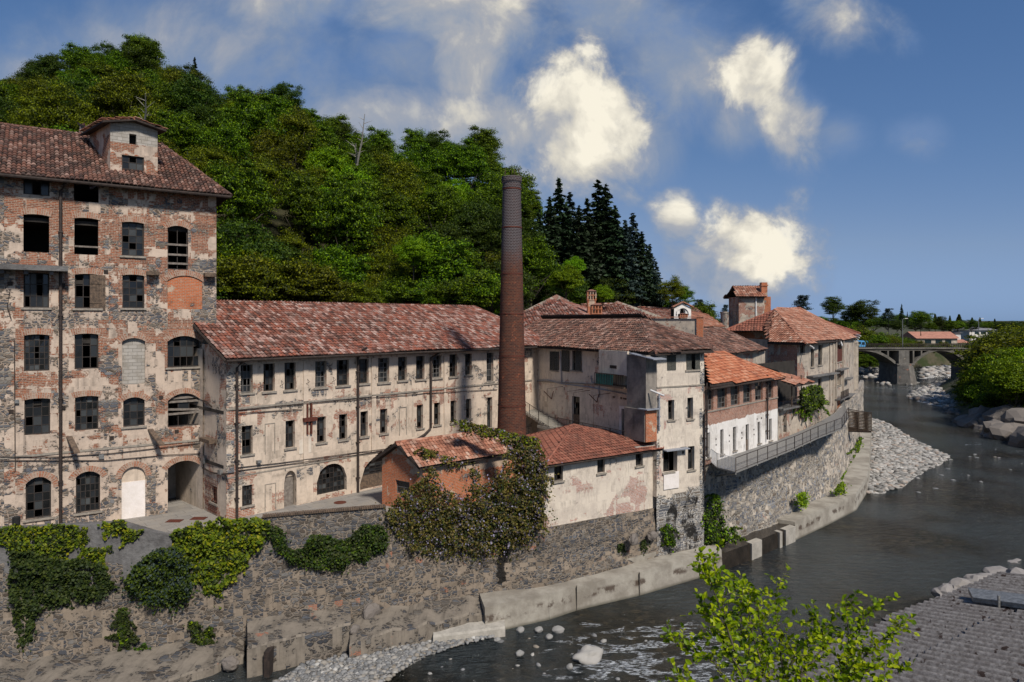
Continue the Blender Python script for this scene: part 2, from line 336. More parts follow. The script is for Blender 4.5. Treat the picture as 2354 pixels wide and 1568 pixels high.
def leafm(name, stops, trans=.35, objvar=.5, rough=.6):
    m_, t = newmat(name); g = t.n('ShaderNodeNewGeometry'); oi = t.n('ShaderNodeObjectInfo')
    c = t.ramp(g.outputs['Random Per Island'], stops)
    hs = t.n('ShaderNodeHueSaturation', {'Hue': t.rng(oi.outputs['Random'], 0, 1, .5-.035*objvar, .5+.03*objvar, False), 'Saturation': 1.05, 'Value': t.rng(oi.outputs['Random'], 0, 1, 1-.4*objvar, 1+.5*objvar, False), 'Color': c}).outputs[0]
    d = t.n('ShaderNodeBsdfPrincipled', {'Base Color': hs, 'Roughness': rough, 'Specular IOR Level': .25})
    tr = t.n('ShaderNodeBsdfTranslucent', {'Color': hs}); mx = t.n('ShaderNodeMixShader', {0: trans, 1: d.outputs[0], 2: tr.outputs[0]})
    t.n('ShaderNodeOutputMaterial', {'Surface': mx.outputs[0]}); return m_
M['lf_green'] = leafm('broadleaf_green', [(0, (.006, .016, .002)), (.5, (.045, .092, .004)), (1, (.20, .30, .012))])
M['lf_olive'] = leafm('olive_yellow_leaves', [(0, (.008, .015, .002)), (.5, (.065, .088, .005)), (1, (.24, .27, .012))])
M['lf_lime'] = leafm('fresh_lime_leaves', [(0, (.03, .075, .003)), (.5, (.11, .21, .007)), (1, (.27, .40, .014))], objvar=.7)
M['lf_dark'] = leafm('dark_leaves', [(0, (.008, .020, .003)), (.5, (.032, .06, .006)), (1, (.09, .13, .010))])
M['lf_fir'] = leafm('fir_needles', [(0, (.008, .016, .006)), (.5, (.018, .034, .013)), (1, (.035, .058, .024))], trans=.1)
M['lf_blue'] = leafm('blue_green_needles', [(0, (.014, .026, .022)), (.5, (.03, .05, .042)), (1, (.05, .075, .06))], trans=.1)
M['lf_ivy'] = leafm('bright_ivy_leaves', [(0, (.05, .085, .008)), (.5, (.12, .17, .012)), (.85, (.2, .23, .015)), (1, (.3, .27, .02))], objvar=0)
M['lf_ivyd'] = leafm('dull_ivy_leaves', [(0, (.012, .02, .005)), (.5, (.028, .045, .009)), (1, (.06, .075, .013))], objvar=.2)
M['lf_sap'] = leafm('sapling_leaves', [(0, (.05, .10, .006)), (.5, (.19, .28, .011)), (1, (.42, .48, .03))], trans=.45, objvar=0, rough=.45)
M['lf_wis'] = leafm('wisteria_leaves', [(0, (.02, .022, .005)), (.35, (.065, .06, .012)), (.6, (.13, .095, .03)), (.85, (.13, .125, .012)), (1, (.24, .18, .07))], objvar=0)
M['fl_wis'] = leafm('wisteria_blossom', [(0, (.09, .07, .075)), (.5, (.17, .145, .19)), (1, (.36, .34, .46))], objvar=0)
M['bark'] = simple('bark', (.10, .08, .06), (.045, .036, .028), 5)
M['palebark'] = simple('pale_bark', (.4, .36, .3), (.22, .2, .17), 5)

# ---------------------------------------------------------------- building helpers
def arcz(o, u):
    u0, u1, z0, z1_, rise = o; t_ = (u-(u0+u1)/2)/((u1-u0)/2); t_ = max(-1, min(1, t_))
    if rise <= 0: return z1_
    return z1_-rise+rise*(math.sqrt(1-t_*t_) if rise > .33*(u1-u0) else 1-t_*t_)
def wall(name, f, u0, u1, z0, z1_, ops, mat, parent, paint=None, depth=.42, step=.55, ztop=None, w=0.0, label=None):
    us = {u0, u1}; zs = {z0, z1_}
    n = max(1, int((u1-u0)/step)); us |= {u0+(u1-u0)*i/n for i in range(n+1)}
    n = max(1, int((z1_-z0)/step)); zs |= {z0+(z1_-z0)*i/n for i in range(n+1)}
    for o in ops: us |= {o[0], o[1]}; zs |= {o[2], o[3]}
    us = sorted(q for q in us if u0-1e-6 <= q <= u1+1e-6); zs = sorted(q for q in zs if z0-1e-6 <= q <= z1_+1e-6)
    m_ = MB(); vid = {}
    def V(u, z, ww=0.0, jit=True):
        if ztop: z = min(z, ztop(u))
        k = (round(u, 3), round(z, 3), round(ww, 3))
        if k not in vid:
            j = 0
            if ww == 0: j = .035*mnoise.noise(Vector((u*.7, z*.7, 3.3)))
            vid[k] = len(m_.v); m_.v.append(tuple(f.P(u, z, w+ww+j))); m_.c.append(paint(u, z) if paint else (0, 0, 0))
        return vid[k]
    def face(ids):
        q = []
        for i in ids:
            if i not in q: q.append(i)
        if len(q) > 2: m_.f.append(tuple(q))
    for a, b in zip(us, us[1:]):
        if b-a < 1e-4: continue
        for c, e in zip(zs, zs[1:]):
            if e-c < 1e-4: continue
            um, zm = (a+b)/2, (c+e)/2
            if any(o[0] < um < o[1] and o[2] < zm < o[3] for o in ops): continue
            if ztop and c >= max(ztop(a), ztop(b)): continue
            face([V(a, c), V(b, c), V(b, e), V(a, e)])
    for o in ops:
        a, b, c, e, r_ = o; nn = 10 if r_ > 0 else 1
        up = [(a+(b-a)*i/nn) for i in range(nn+1)]; zz = [arcz(o, q) for q in up]
        if r_ > 0:
            for i in range(nn): face([V(up[i], zz[i]), V(up[i+1], zz[i+1]), V(up[i+1], e), V(up[i], e)])
        D = -depth
        for i in range(nn): face([V(up[i], zz[i]), V(up[i], zz[i], D), V(up[i+1], zz[i+1], D), V(up[i+1], zz[i+1])])
        face([V(a, c), V(a, c, D), V(a, zz[0], D), V(a, zz[0])]); face([V(b, zz[-1]), V(b, zz[-1], D), V(b, c, D), V(b, c)])
        face([V(b, c), V(b, c, D), V(a, c, D), V(a, c)])
    ob = m_.build(name, mat, parent)
    if label: ob['label'] = label
    return ob
def window(f, o, parent, nx=3, ny=4, inset=.24, broken=.15, fm='frame', bar=.045, name='window', sill=True, w=0.0, lab=None, pane=True):
    u0, u1, z0, z1_, rise = o; m_ = MB(); b = .07; D = -inset+w
    m_.fbox(f, u0, u0+b, z0, arcz(o, u0+.01), D-.05, D+.02); m_.fbox(f, u1-b, u1, z0, arcz(o, u1-.01), D-.05, D+.02)
    m_.fbox(f, u0+b, u1-b, z0, z0+b, D-.05, D+.018)
    nn = 8 if rise > 0 else 1
    for i in range(nn):
        a = u0+(u1-u0)*i/nn; c = u0+(u1-u0)*(i+1)/nn; za, zc = arcz(o, a), arcz(o, c)
        m_.obox(f.P(a, za-b, D-.05), f.P(c, zc-b, D-.05)-f.P(a, za-b, D-.05), Vector((*f.n, 0))*.064, (0, 0, b))
    for i in range(1, nx):
        u = u0+(u1-u0)*i/nx; m_.fbox(f, u-bar/2, u+bar/2, z0+b, arcz(o, u)-b, D-.04, D)
    for j in range(1, ny):
        z = z0+(z1_-z0)*j/ny
        if rise > 0 and z > z1_-rise:
            t_ = (z-(z1_-rise))/rise; hw = (u1-u0)/2*(math.sqrt(max(0, 1-t_*t_)) if rise > .33*(u1-u0) else math.sqrt(max(0, 1-t_)))
        else: hw = (u1-u0)/2
        um = (u0+u1)/2
        if hw > .1: m_.fbox(f, um-hw+.02, um+hw-.02, z-bar/2, z+bar/2, D-.037, D-.003)
    fr = m_.build(name, M[fm], parent)
    if lab: fr['label'] = lab
    if pane:
        g = MB()
        for i in range(nx):
            for j in range(ny):
                if random.random() < broken: continue
                a = u0+(u1-u0)*i/nx+.015; c = u0+(u1-u0)*(i+1)/nx-.015; zb = z0+(z1_-z0)*j/ny+.015; zt = z0+(z1_-z0)*(j+1)/ny-.015
                ta, tc_ = min(zt, arcz(o, a)), min(zt, arcz(o, c))
                if ta <= zb and tc_ <= zb: continue
                ta = max(ta, zb+.01); tc_ = max(tc_, zb+.01); r1, r2, r3 = [random.uniform(-.012, .012) for _ in range(3)]
                g.quad(f.P(a, zb, D-.022+r1), f.P(c, zb, D-.022+r2), f.P(c, tc_, D-.022+r3), f.P(a, ta, D-.022-r2))
        if g.v: g.build('pane', M['glass'], fr)
    if sill:
        s_ = MB(); s_.fbox(f, u0-.12, u1+.12, z0-.12, z0, -.12+w, .1+w); s_.build('sill', M['stone_sill'], fr)
    return fr
def arch_band(f, o, parent, h=.42, ext=.2, w=.02):
    u0, u1, z0, z1_, rise = o; m_ = MB(); m_.uv = []; nn = 12; uc = (u0+u1)/2; hw = (u1-u0)/2
    r_ = max(rise, .07); R_ = (hw*hw+r_*r_)/(2*r_); cz = z1_-R_; amax = math.asin(min(1, (hw+ext*.5)/R_)) if R_ > hw+ext*.5 else math.pi/2
    for i in range(nn):
        a0 = -amax+2*amax*i/nn; a1 = -amax+2*amax*(i+1)/nn
        p = [f.P(uc+math.sin(a)*rr, cz+math.cos(a)*rr, w) for a, rr in ((a0, R_+.005), (a1, R_+.005), (a1, R_+h), (a0, R_+h))]
        q = [f.P(uc+math.sin(a)*rr, cz+math.cos(a)*rr, -.02) for a, rr in ((a0, R_+.005), (a1, R_+.005), (a1, R_+h), (a0, R_+h))]
        m_.add(p+q, [(0, 1, 2, 3), (1, 0, 4, 5), (3, 2, 6, 7)])
        s0, s1 = a0*R_, a1*R_
        base = [(0, s0), (0, s1), (h, s1), (h, s0)]; m_.uv += base+[base[1], base[0], base[0], base[1]]+[base[3], base[2], base[2], base[3]]
    return m_.build('brick_arch', M['arch'], parent)
def inpoly(p, poly):
    c = False; n = len(poly); j = n-1
    for i in range(n):
        xi, yi = poly[i]; xj, yj = poly[j]
        if (yi > p[1]) != (yj > p[1]) and p[0] < (xj-xi)*(p[1]-yi)/(yj-yi)+xi: c = not c
        j = i
    return c
def tiles(polys, mat, parent, name='roof', tw=.25, tl=.38, ah=.075, th=.12, jit=.012, ridge=(), rr=.13, under=None, slabmat='under'):
    """roof made of one tile each on every plane; polys: list of 3D polygons."""
    T = MB(); U = MB()
    for poly in polys:
        P = [Vector(p) for p in poly]; nrm = Vector((0, 0, 0))
        for i in range(1, len(P)-1): nrm += (P[i]-P[0]).cross(P[i+1]-P[0])
        nrm.normalize()
        if nrm.z < 0: nrm = -nrm; P = P[::-1]
        cen = sum(P, Vector((0, 0, 0)))/len(P); P = [Vector((p.x, p.y, cen.z-((p.x-cen.x)*nrm.x+(p.y-cen.y)*nrm.y)/nrm.z)) for p in P]
        a = Vector((0, 0, 1)).cross(nrm)
        if a.length < 1e-4: a = Vector((1, 0, 0))
        a.normalize(); s_ = nrm.cross(a)     # s_ points up slope
        o = P[0]; q = [((p-o).dot(a), (p-o).dot(s_)) for p in P]
        x0, x1 = min(t_[0] for t_ in q), max(t_[0] for t_ in q); y0, y1 = min(t_[1] for t_ in q), max(t_[1] for t_ in q)
        U.slab([p-nrm*.03 for p in P], th)
        nx = int((x1-x0)/tw)+1; ny = int((y1-y0)/tl)+1
        SEG = 4; prof = [(-tw*.5+tw*k/SEG, ah*math.sin(math.pi*k/SEG)) for k in range(SEG+1)]
        for i in range(nx):
            ja = random.uniform(-jit, jit)
            for j in range(ny):
                cx = x0+(i+.5)*tw; cy = y0+(j+.35)*tl
                if not inpoly((cx, cy), q): continue
                sag = nrm*(.05+.10*mnoise.noise(Vector((cx*.22, cy*.3, P[0].x))))
                c = sag+o+a*(cx+ja+random.uniform(-jit, jit))+s_*(cy+random.uniform(-jit, jit)*1.5); lift = random.uniform(0, jit)
                rot = random.uniform(-jit, jit)*2.2; vs = []
                for (yy, hh, sc) in ((-tl*.5, .045+lift, 1.0), (tl*.62, .0+lift*.3, .82)):
                    for (px, pz) in prof: vs.append(c+a*(px*sc+rot*yy)+s_*yy+nrm*(pz*sc+hh-.01))
                n_ = SEG+1
                fs = [(k, k+1, n_+k+1, n_+k) for k in range(SEG)]+[tuple(range(n_))[::-1]]
                T.add(vs, fs)
    for (p, q2) in ridge:
        p, q2 = Vector(p), Vector(q2); L = (q2-p).length; n = max(1, int(L/.4))
        for i in range(n):
            a0 = p.lerp(q2, i/n); a1 = p.lerp(q2, (i+1.1)/n); T.tube([a0+Vector((0, 0, .0)), a1+Vector((0, 0, .03))], rr, 7, rr*.85)
    ob = T.build(name, M[mat], parent)
    U.build('roof_deck', M[slabmat], ob)
    return ob
def gable_pts(p0, d, nb, L, K_, z, rise, a0=0.0, a1=0.0):
    """front eave line from p0 along d (len L); ridge at K_ back; hips a0,a1"""
    p0 = Vector(p0); d = Vector(d); nb = Vector(nb)
    def q(u, k, zz): v = p0+d*u+nb*k; return Vector((v.x, v.y, zz))
    return q(0, 0, z), q(L, 0, z), q(L-a1, K_, z+rise), q(a0, K_, z+rise), q(L, 2*K_, z), q(0, 2*K_, z)
def pipe(pts, r, mat, parent, name='downpipe', n=6):
    m_ = MB(); m_.tube(pts, r, n); return m_.build(name, M[mat], parent)
# ================================================================= TALL MILL (left)
GZ = 6.75
def Zt(x): return 40.0*3365/(3450-x)
FA = Facade(col(-70, Zt(-70)), col(497, Zt(497)))
def op(f, zf, x0, x1, y0, y1, rise=0.0): return (*f.rect(zf, x0, x1, y0, y1), rise)
tall = thing('mill_building', 'tall brick and grey stone mill block at the left with rows of broken windows', 'factory', (*((FA.p0+FA.p1)/2), GZ))
LT = FA.L
o = {}
o['a1'] = op(FA, z1, 162, 345, 640, 750); o['a2'] = op(FA, z1, 515, 687, 665, 797)
o['b1'] = op(FA, z1, 162, 342, 885, 1148, .05); o['b2'] = op(FA, z1, 517, 685, 910, 1165, .05); o['b3'] = op(FA, z1, 848, 1003, 938, 1175, .05); o['b4'] = op(FA, z1, 1167, 1310, 965, 1270, .18)
o['c1'] = op(FA, z1, 163, 342, 1290, 1535, .05); o['c2'] = op(FA, z1, 520, 700, 1300, 1540, .05); o['c3'] = op(FA, z1, 852, 1005, 1305, 1538, .05); o['c4'] = op(FA, z1, 1167, 1410, 1312, 1545, .35)
o['d1'] = op(FA, z2, 150, 310, 295, 525, .05); o['d2'] = op(FA, z2, 467, 617, 290, 512, .05); o['d3'] = op(FA, z2, 765, 910, 318, 608, .22); o['d4'] = op(FA, z2, 1050, 1255, 305, 500, .35)
o['e1'] = op(FA, z2, 152, 314, 697, 925, .05); o['e2'] = op(FA, z2, 470, 617, 682, 897, .05); o['e3'] = op(FA, z2, 772, 907, 690, 872, .22); o['e4'] = op(FA, z2, 1052, 1255, 665, 872, .45)
o['f1'] = op(FA, z2, 160, 320, 1190, 1450, .35); o['f2'] = op(FA, z2, 475, 627, 1155, 1410, .3); o['f3'] = op(FA, z2, 762, 912, 1125, 1452, .6); o['f4'] = op(FA, z2, 1052, 1255, 1088, 1425, .4)
cols = [(o['b1'][0], o['b1'][1]), (o['b2'][0], o['b2'][1]), (o['b3'][0], o['b3'][1]), (o['d4'][0], o['d4'][1])]
def clamp(v, a=0.0, b=1.0): return max(a, min(b, v))
def pt_tall(u, z):
    dc = min((0 if a <= u <= b else min(abs(u-a), abs(u-b))) for a, b in cols)
    near = clamp(1.35-dc/.75)
    if z > 24.3: r, g = .66, .26+.3*(1-near)
    elif z > 17: r, g = .22+.34*near, .84-.56*near
    elif z > 11: r, g = .10+.26*near, .88-.62*near
    else: r, g = .18, .58-.26*near
    if u > LT-1.1: r, g = (.1, .85) if z < 23.5 else (.8, .1)
    if z < 8.2: g += .12
    return (r, g, 0.0)
opl = list(o.values())
wall('wall', FA, 0, LT, 5.6, 27.75, opl, M['tall'], tall, pt_tall, step=.5)
bk = MB()   # other walls
q0, q1 = FA.p0, FA.p1; nb = -FA.n; D_ = 12.5
a = q1+nb*D_; b_ = q0+nb*D_
bk.quad((*q1, 5.6), (*a, 5.6), (*a, 27.75), (*q1, 27.75)); bk.quad((*a, 5.6), (*b_, 5.6), (*b_, 27.75), (*a, 27.75)); bk.quad((*b_, 5.6), (*q0, 5.6), (*q0, 27.75), (*b_, 27.75))
bk.build('rear_wall', M['tall'], tall, paint=lambda q: (.4, .6, 0))
fl = MB()
for zf in (10.9, 14.4, 18.0, 21.6, 25.2):
    e = .3; A_, B_ = q0+nb*e, q1+nb*e
    fl.slab([(*A_, zf), (*B_, zf), (*a, zf), (*b_, zf)], .25)
fl.quad((*(q0+nb*4.5), 5.6), (*(q1+nb*4.5), 5.6), (*(q1+nb*4.5), 27), (*(q0+nb*4.5), 27))
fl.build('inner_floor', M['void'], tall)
W_ = lambda k, nx, ny, **kw: window(FA, o[k], tall, nx, ny, **kw)
W_('b3', 3, 5, broken=.05); W_('b4', 2, 1, broken=1, lab='arched window with grey boards nailed across', sill=False)
W_('c1', 4, 3, broken=.25); W_('c2', 3, 3, broken=.35); W_('c3', 3, 5, broken=.03)
W_('d1', 5, 6, broken=.15, sill=False); W_('d2', 3, 3, broken=.5, sill=False); W_('d4', 5, 3, broken=.35)
W_('e1', 3, 4, broken=.12, sill=False); W_('e2', 4, 5, broken=.12, sill=False); W_('e3', 3, 4, broken=.1)
W_('f1', 3, 5, broken=.15, lab='arched ground floor window with dusty panes'); W_('f2', 5, 6, broken=.08)
W_('e4', 3, 2, broken=.8, sill=False); W_('a1', 3, 1, broken=.5, sill=False)
for k in ('b1', 'b2', 'b3', 'b4', 'c2', 'c3', 'c4', 'd1', 'd2', 'd3', 'd4', 'e1', 'e2', 'e4', 'f1', 'f2', 'f3', 'f4', 'c1', 'e3'):
    h = .36 if k[0] in 'bcd' else .34
    arch_band(FA, o[k], tall, h)
m_ = MB()
for zz, k in ((.55, 'b4'), (.12, 'b4'), (.32, 'b4')):
    u0, u1, za, zb, r_ = o[k]; z = za+(zb-za)*zz; m_.fbox(FA, u0, u1, z, z+.13, -.2, -.16)
for zz, tl_ in ((.72, .0), (.5, -.12), (.35, .04), (.82, .05)):
    u0, u1, za, zb, r_ = o['e4']; z = za+(zb-za)*zz; m_.obox(FA.P(u0, z, -.2), FA.P(u1, z+tl_, -.2)-FA.P(u0, z, -.2), Vector((*FA.n, 0))*.04, (0, 0, .14))
u0, u1, za, zb, r_ = o['b2']; m_.fbox(FA, u0, u1, za+.45, za+.55, -.3, -.26)
build_split(m_, 'nailed_board', M['boards'], tall)
m_ = MB(); u0, u1, za, zb, r_ = o['c4']; nn = 10
pts = [FA.P(u0, za, -.06), FA.P(u1, za, -.06)]+[FA.P(u1-(u1-u0)*i/nn, arcz(o['c4'], u1-(u1-u0)*i/nn), -.06) for i in range(nn+1)]
m_.quad(*pts); m_.build('bricked_up_window', M['brick'], tall, paint=lambda q: (.75 if q[2] > 19.2 else .55, 0, 0))
m_ = MB(); u0, u1, za, zb, r_ = o['d3']
m_.quad(*([FA.P(u0, za, -.2), FA.P(u1, za, -.2)]+[FA.P(u1-(u1-u0)*i/nn, arcz(o['d3'], u1-(u1-u0)*i/nn), -.2) for i in range(nn+1)])); m_.build('block_infill', M['cinder'], tall)
# white door with plaster lunette
u0, u1, za, zb, r_ = o['f3']; m_ = MB(); m_.fbox(FA, u0, u1, za, zb-.95, -.2, -.12); m_.build('white_door', M['whitepaint'], tall)
m_ = MB(); m_.quad(*([FA.P(u0, zb-.95, -.16), FA.P(u1, zb-.95, -.16)]+[FA.P(u1-(u1-u0)*i/nn, arcz(o['f3'], u1-(u1-u0)*i/nn), -.16) for i in range(nn+1)])); m_.build('lunette', M['long'], tall)
# gate passage: tiled side
u0, u1, za, zb, r_ = o['f4']; m_ = MB()
m_.obox(FA.P(u1, za, -.42), Vector((*nb, 0))*3.6, Vector((*FA.d, 0))*.1, (0, 0, zb-za)); m_.obox(FA.P(u0-.3, za, -4.0), Vector((*FA.d, 0))*(u1-u0+.3), Vector((*nb, 0))*.1, (0, 0, zb-za))
m_.build('passage_wall', M['grey'], tall, paint=lambda q: (.1, .1, 0))
m_ = MB(); m_.fbox(FA, u0, u1, za-.1, za, -4.2, -.0); m_.build('passage_floor', M['stone_pave'], tall)
# open shutter
u0, u1, za, zb, r_ = o['c2']; m_ = MB(); us = u0+(u1-u0)*.58
for i in range(5): m_.fbox(FA, us+i*.165, us+i*.165+.155, za-.1, zb-.05, .02, .06)
m_.fbox(FA, us, u1+.05, za+.3, za+.42, .06, .09); m_.fbox(FA, us, u1+.05, zb-.6, zb-.48, .06, .09); m_.build('wooden_shutter', M['timber'], tall)
# roof
rt = 8.0
E0 = FA.p0+FA.n*.75; 
g = gable_pts(FA.p0+FA.n*.8, FA.d, nb, LT+.75, 7.0, 27.45, 4.35, 0, 3.2)
ex = [g[0]-Vector((0, 0, 0)), g[1], g[2], g[3]]
tiles([ex, [g[1], g[4], g[2]], [g[4], g[5], g[3], g[2]]], 'tile_dark', tall, tw=.235, tl=.40, ah=.085, ridge=[(g[3], g[2]), (g[2], g[1])])
m_ = MB(); m_.tube([g[0]+Vector((*FA.n, 0))*.08-Vector((0, 0, .12)), g[1]+Vector((*FA.n, 0))*.08-Vector((0, 0, .12))], .1, 8)
for i in range(34):
    u = .4+i*.66
    if u < LT: m_.fbox(FA, u, u+.12, 27.3, 27.45, -.1, .75)
m_.build('gutter_and_rafters', M['under'], tall)
def upipe(f, x, y0, y1, r, nm, par, mat='iron', off=.16, top=None, zf=None):
    u = f.u(x); pts = [f.P(u, f.z(x, y0), off), f.P(u, f.z(x, y1), off)]
    if top: pts = [f.P(u+top[0], pts[0].z+.5, top[1]), f.P(u+top[0]*.5, pts[0].z+.35, top[1]*.6)]+pts
    m_ = MB(); m_.tube(pts, r, 8); L = pts[-2].z-pts[-1].z
    for k in range(4):
        z = pts[-1].z+L*(k+.5)/4; m_.fbox(f, u-r*1.4, u+r*1.4, z, z+.08, 0, off+r*1.2)
    return m_.build(nm, M[mat], par)
upipe(FA, 139, 440, 1203, .09, 'downpipe', tall, top=(.45, .8))
# concrete balcony slab, beams, slanted chutes
m_ = MB(); ua, ub = 0, FA.u(z1(470, 0)[0]); zb = FA.z(100, z1(0, 1262)[1])
m_.fbox(FA, ua, ub, zb-.18, zb+.12, 0, 1.05)
for u in (FA.u(5), FA.u(60), FA.u(118)): m_.fbox(FA, u-.1, u+.1, zb-.4, zb-.18, 0, .8)
m_.build('balcony_slab', M['conc_grey'], tall)
m_ = MB()
for (x, y, l) in ((350, 629, .5), (480, 633, .5)): u = FA.u(x); z = FA.z(x, y); m_.fbox(FA, u-.35, u+.35, z-.12, z+.12, -.1, .55)
build_split(m_, 'beam_stub', M['timber'], tall)
for (za, zb2) in (((415, 945), (478, 1025)), ((925, 898), (1000, 978))):
    a_ = z2(*za); c_ = z2(*zb2); m_ = MB(); A_ = FA.P(FA.u(a_[0]), FA.z(*a_), .02); B_ = FA.P(FA.u(c_[0])-.15, FA.z(*c_), 1.0)
    m_.obox(A_, B_-A_, Vector((*FA.d, 0))*.3, (0, 0, .1)); m_.build('slanted_chute', M['timber'], tall)
m_ = MB()
for (x, y) in ((70, 1368), (437, 1380), (738, 1287)):
    p = z1(x, y); u = FA.u(p[0]); z = FA.z(*p); m_.fbox(FA, u-.12, u+.12, z-.12, z+.12, -.1, .04)
for (x, y) in ((70, 780), (1010, 692), (395, 757), (700, 945), (1108, 905)):
    p = z2(x, y); u = FA.u(p[0]); z = FA.z(*p); m_.fbox(FA, u-.12, u+.12, z-.1, z+.12, -.1, .04)
build_split(m_, 'putlog_hole', M['under'], tall)
def wires(f, zf, lines, par, r=.025, off=.08, mat='iron', name='wall_cable'):
    m_ = MB()
    for ln in lines:
        pts = [f.P(f.u(zf(*p)[0]), f.z(*zf(*p)), off) for p in ln]; m_.tube(pts, r, 5)
    return m_.build(name, M[mat], par)
wires(FA, z2, [[(0, 1062), (380, 1062), (700, 1040), (1050, 1000), (1278, 970)], [(0, 1085), (380, 1085), (660, 1085), (1050, 1050), (1278, 1040)], [(90, 330), (92, 700), (95, 1150), (75, 1160)], [(60, 30), (45, 120), (70, 200)]], tall)
m_ = MB()
for (x, y, s_) in ((635, 1060, .28), (105, 715, .2)):
    p = z2(x, y); u = FA.u(p[0]); z = FA.z(*p); m_.fbox(FA, u-s_/2, u+s_/2, z-s_/2, z+s_/2, 0, .15)
build_split(m_, 'junction_box', M['steel'], tall)
# string course
m_ = MB(); m_.fbox(FA, 0, LT, FA.z(250, 1031)-.05, FA.z(250, 1031)+.08, 0, .05); m_.build('string_course', M['stone_sill'], tall)
# roof lantern
A2, B2 = col(253, 43.0), col(362, 44.6); zb_, zt_ = 28.2, CAMZ+(735-287)*43.6/F
FL_ = Facade(A2, B2); sv_ = Vector((-3.0, 2.75)); lan = FL_
ow = op(FL_, z1, 848, 1003, 478, 615); oh = op(FL_, z1, 900, 950, 325, 397)
def pt_lan(u, z): return (.15, 0, 0) if z > 30.55 else (.66, .05, 0)
def lan_top(u): return zt_+.28-abs(u-FL_.L/2)*.19
zsp = 30.45
wall('lantern_wall', FL_, 0, FL_.L, 27.9, zsp, [(ow[0], ow[1], ow[2], min(ow[3], zsp-.05), 0)], M['tall'], tall, lambda u, z: (.62, 0, 0))
wall('block_gable', FL_, 0, FL_.L, zsp, zt_+.6, [(oh[0], oh[1], oh[2], oh[3], 0)], M['cinder'], tall, ztop=lan_top)
m_ = MB(); C2 = A2+sv_; D2 = B2+sv_
m_.quad((*C2, 27.9), (*A2, 27.9), (*A2, zt_), (*C2, zt_)); m_.quad((*B2, 27.9), (*D2, 27.9), (*D2, zt_), (*B2, zt_)); m_.quad((*D2, 27.9), (*C2, 27.9), (*C2, zt_), (*D2, zt_))
m_.build('lantern_side', M['tall'], tall, paint=lambda q: (.5, 0, 0))
m_ = MB(); mid = (A2+B2)/2+Vector((-1, 1)); m_.quad((*(A2+Vector((-.1, .6))), 27.9), (*(B2+Vector((-.3, .5))), 27.9), (*(B2+Vector((-.3, .5))), zt_), (*(A2+Vector((-.1, .6))), zt_)); m_.build('lantern_inside', M['void'], tall)
window(FL_, (ow[0], ow[1], ow[2], min(ow[3], zsp-.05), 0), tall, 3, 3, broken=.15, name='lantern_window', inset=.12)
n3 = Vector((*FL_.n, 0)); rA = FL_.P(-.45, zt_-.05, .5); rM = FL_.P(FL_.L/2, zt_+.36, .5); rB = FL_.P(FL_.L+.45, zt_-.05, .5); sb = Vector((sv_.x, sv_.y, 0))*1.12
tiles([[rA, rM, rM+sb, rA+sb], [rM, rB, rB+sb, rM+sb]], 'tile_old', tall, name='lantern_roof', tw=.24, tl=.38, ah=.06, ridge=[(rM, rM+sb)])
m_ = MB(); e0 = FL_.P(FL_.L*.02, 0, .05); m_.fbox(FL_, -.05, .75, 28.05, 28.3, 0, .2); m_.fbox(FL_, FL_.L-.75, FL_.L+.05, 28.0, 28.25, 0, .2)
m_.obox((A2.x-.12, A2.y, 28.25), (sv_.x*.95, sv_.y*.95, 2.0), (-.2, -.1, 0), (0, 0, .12)); m_.build('lead_flashing', M['lead'], tall)
# slanted parapet behind lantern
pA = at_d(*z1(530, 352), 49.0); pB = at_d(*z1(572, 256), 49.6); pC = at_d(*z1(655, 330), 48.2); pD = at_d(*z1(660, 470), 46.6)
m_ = MB(); m_.slab([pA, pD, pD+Vector((0, 0, 0)), pC, pB], .01)
m_ = MB(); vs = [pA-Vector((0, 0, 2)), pD-Vector((0, 0, 1)), pC, pB]; bb = [v+Vector((-.35, .3, 0)) for v in vs]
m_.add(vs+bb, [(0, 1, 2, 3), (7, 6, 5, 4), (3, 2, 6, 7), (0, 3, 7, 4), (1, 5, 6, 2)]); m_.build('fire_wall', M['tall'], tall, paint=lambda q: (.5, 0, 0))
tiles([[pB+Vector((-.5, .3, .1)), pB+Vector((.15, -.2, .05)), pC+Vector((.25, -.2, .05)), pC+Vector((-.4, .4, .1))]], 'tile_dark', tall, name='parapet_coping', tw=.22, tl=.3)

# ================================================================= LONG WING
def Zl(x): return 42.8*2105/(2650-x)
FB = Facade(col(520, Zl(520)), col(1222, Zl(1222)))
lw = thing('factory_wing', 'long two storey cream wing with mottled pink tile roof between mill and chimney', 'factory', (*((FB.p0+FB.p1)/2), GZ))
FS = Facade(col(462, 45.15), col(520, Zl(520)))
up = [(255, 330, 470, 662), (397, 468, 462, 653), (530, 600, 455, 643), (722, 793, 450, 628), (857, 935, 445, 615), (998, 1058, 440, 603), (1117, 1187, 430, 597), (1242, 1297, 425, 584), (1355, 1408, 420, 577), (1457, 1514, 415, 568), (1564, 1612, 408, 560), (1662, 1704, 403, 549), (1797, 1840, 400, 590)]
mid = [(262, 330, 868, 1047), (536, 594, 835, 1007), (733, 788, 812, 973), (872, 923, 796, 955), (1005, 1052, 778, 936), (1129, 1174, 763, 916), (1360, 1399, 737, 883), (1467, 1506, 724, 863), (1571, 1605, 711, 850), (1669, 1701, 700, 823), (1800, 1832, 690, 880)]
uo = [op(FB, z3, *r_) for r_ in up]; mo = [op(FB, z3, *r_) for r_ in mid]
topz = CAMZ-2.43-.3
uo = [(a, b, c, min(16.35, max(d, 16.1)), 0) for a, b, c, d, e in uo]
sq = op(FB, z3, 264, 328, 1242, 1367); dr = op(FB, z3, 525, 600, 1192, 1392); a1 = op(FB, z3, 733, 920, 1107, 1290); a2 = op(FB, z3, 1003, 1165, 1058, 1290)
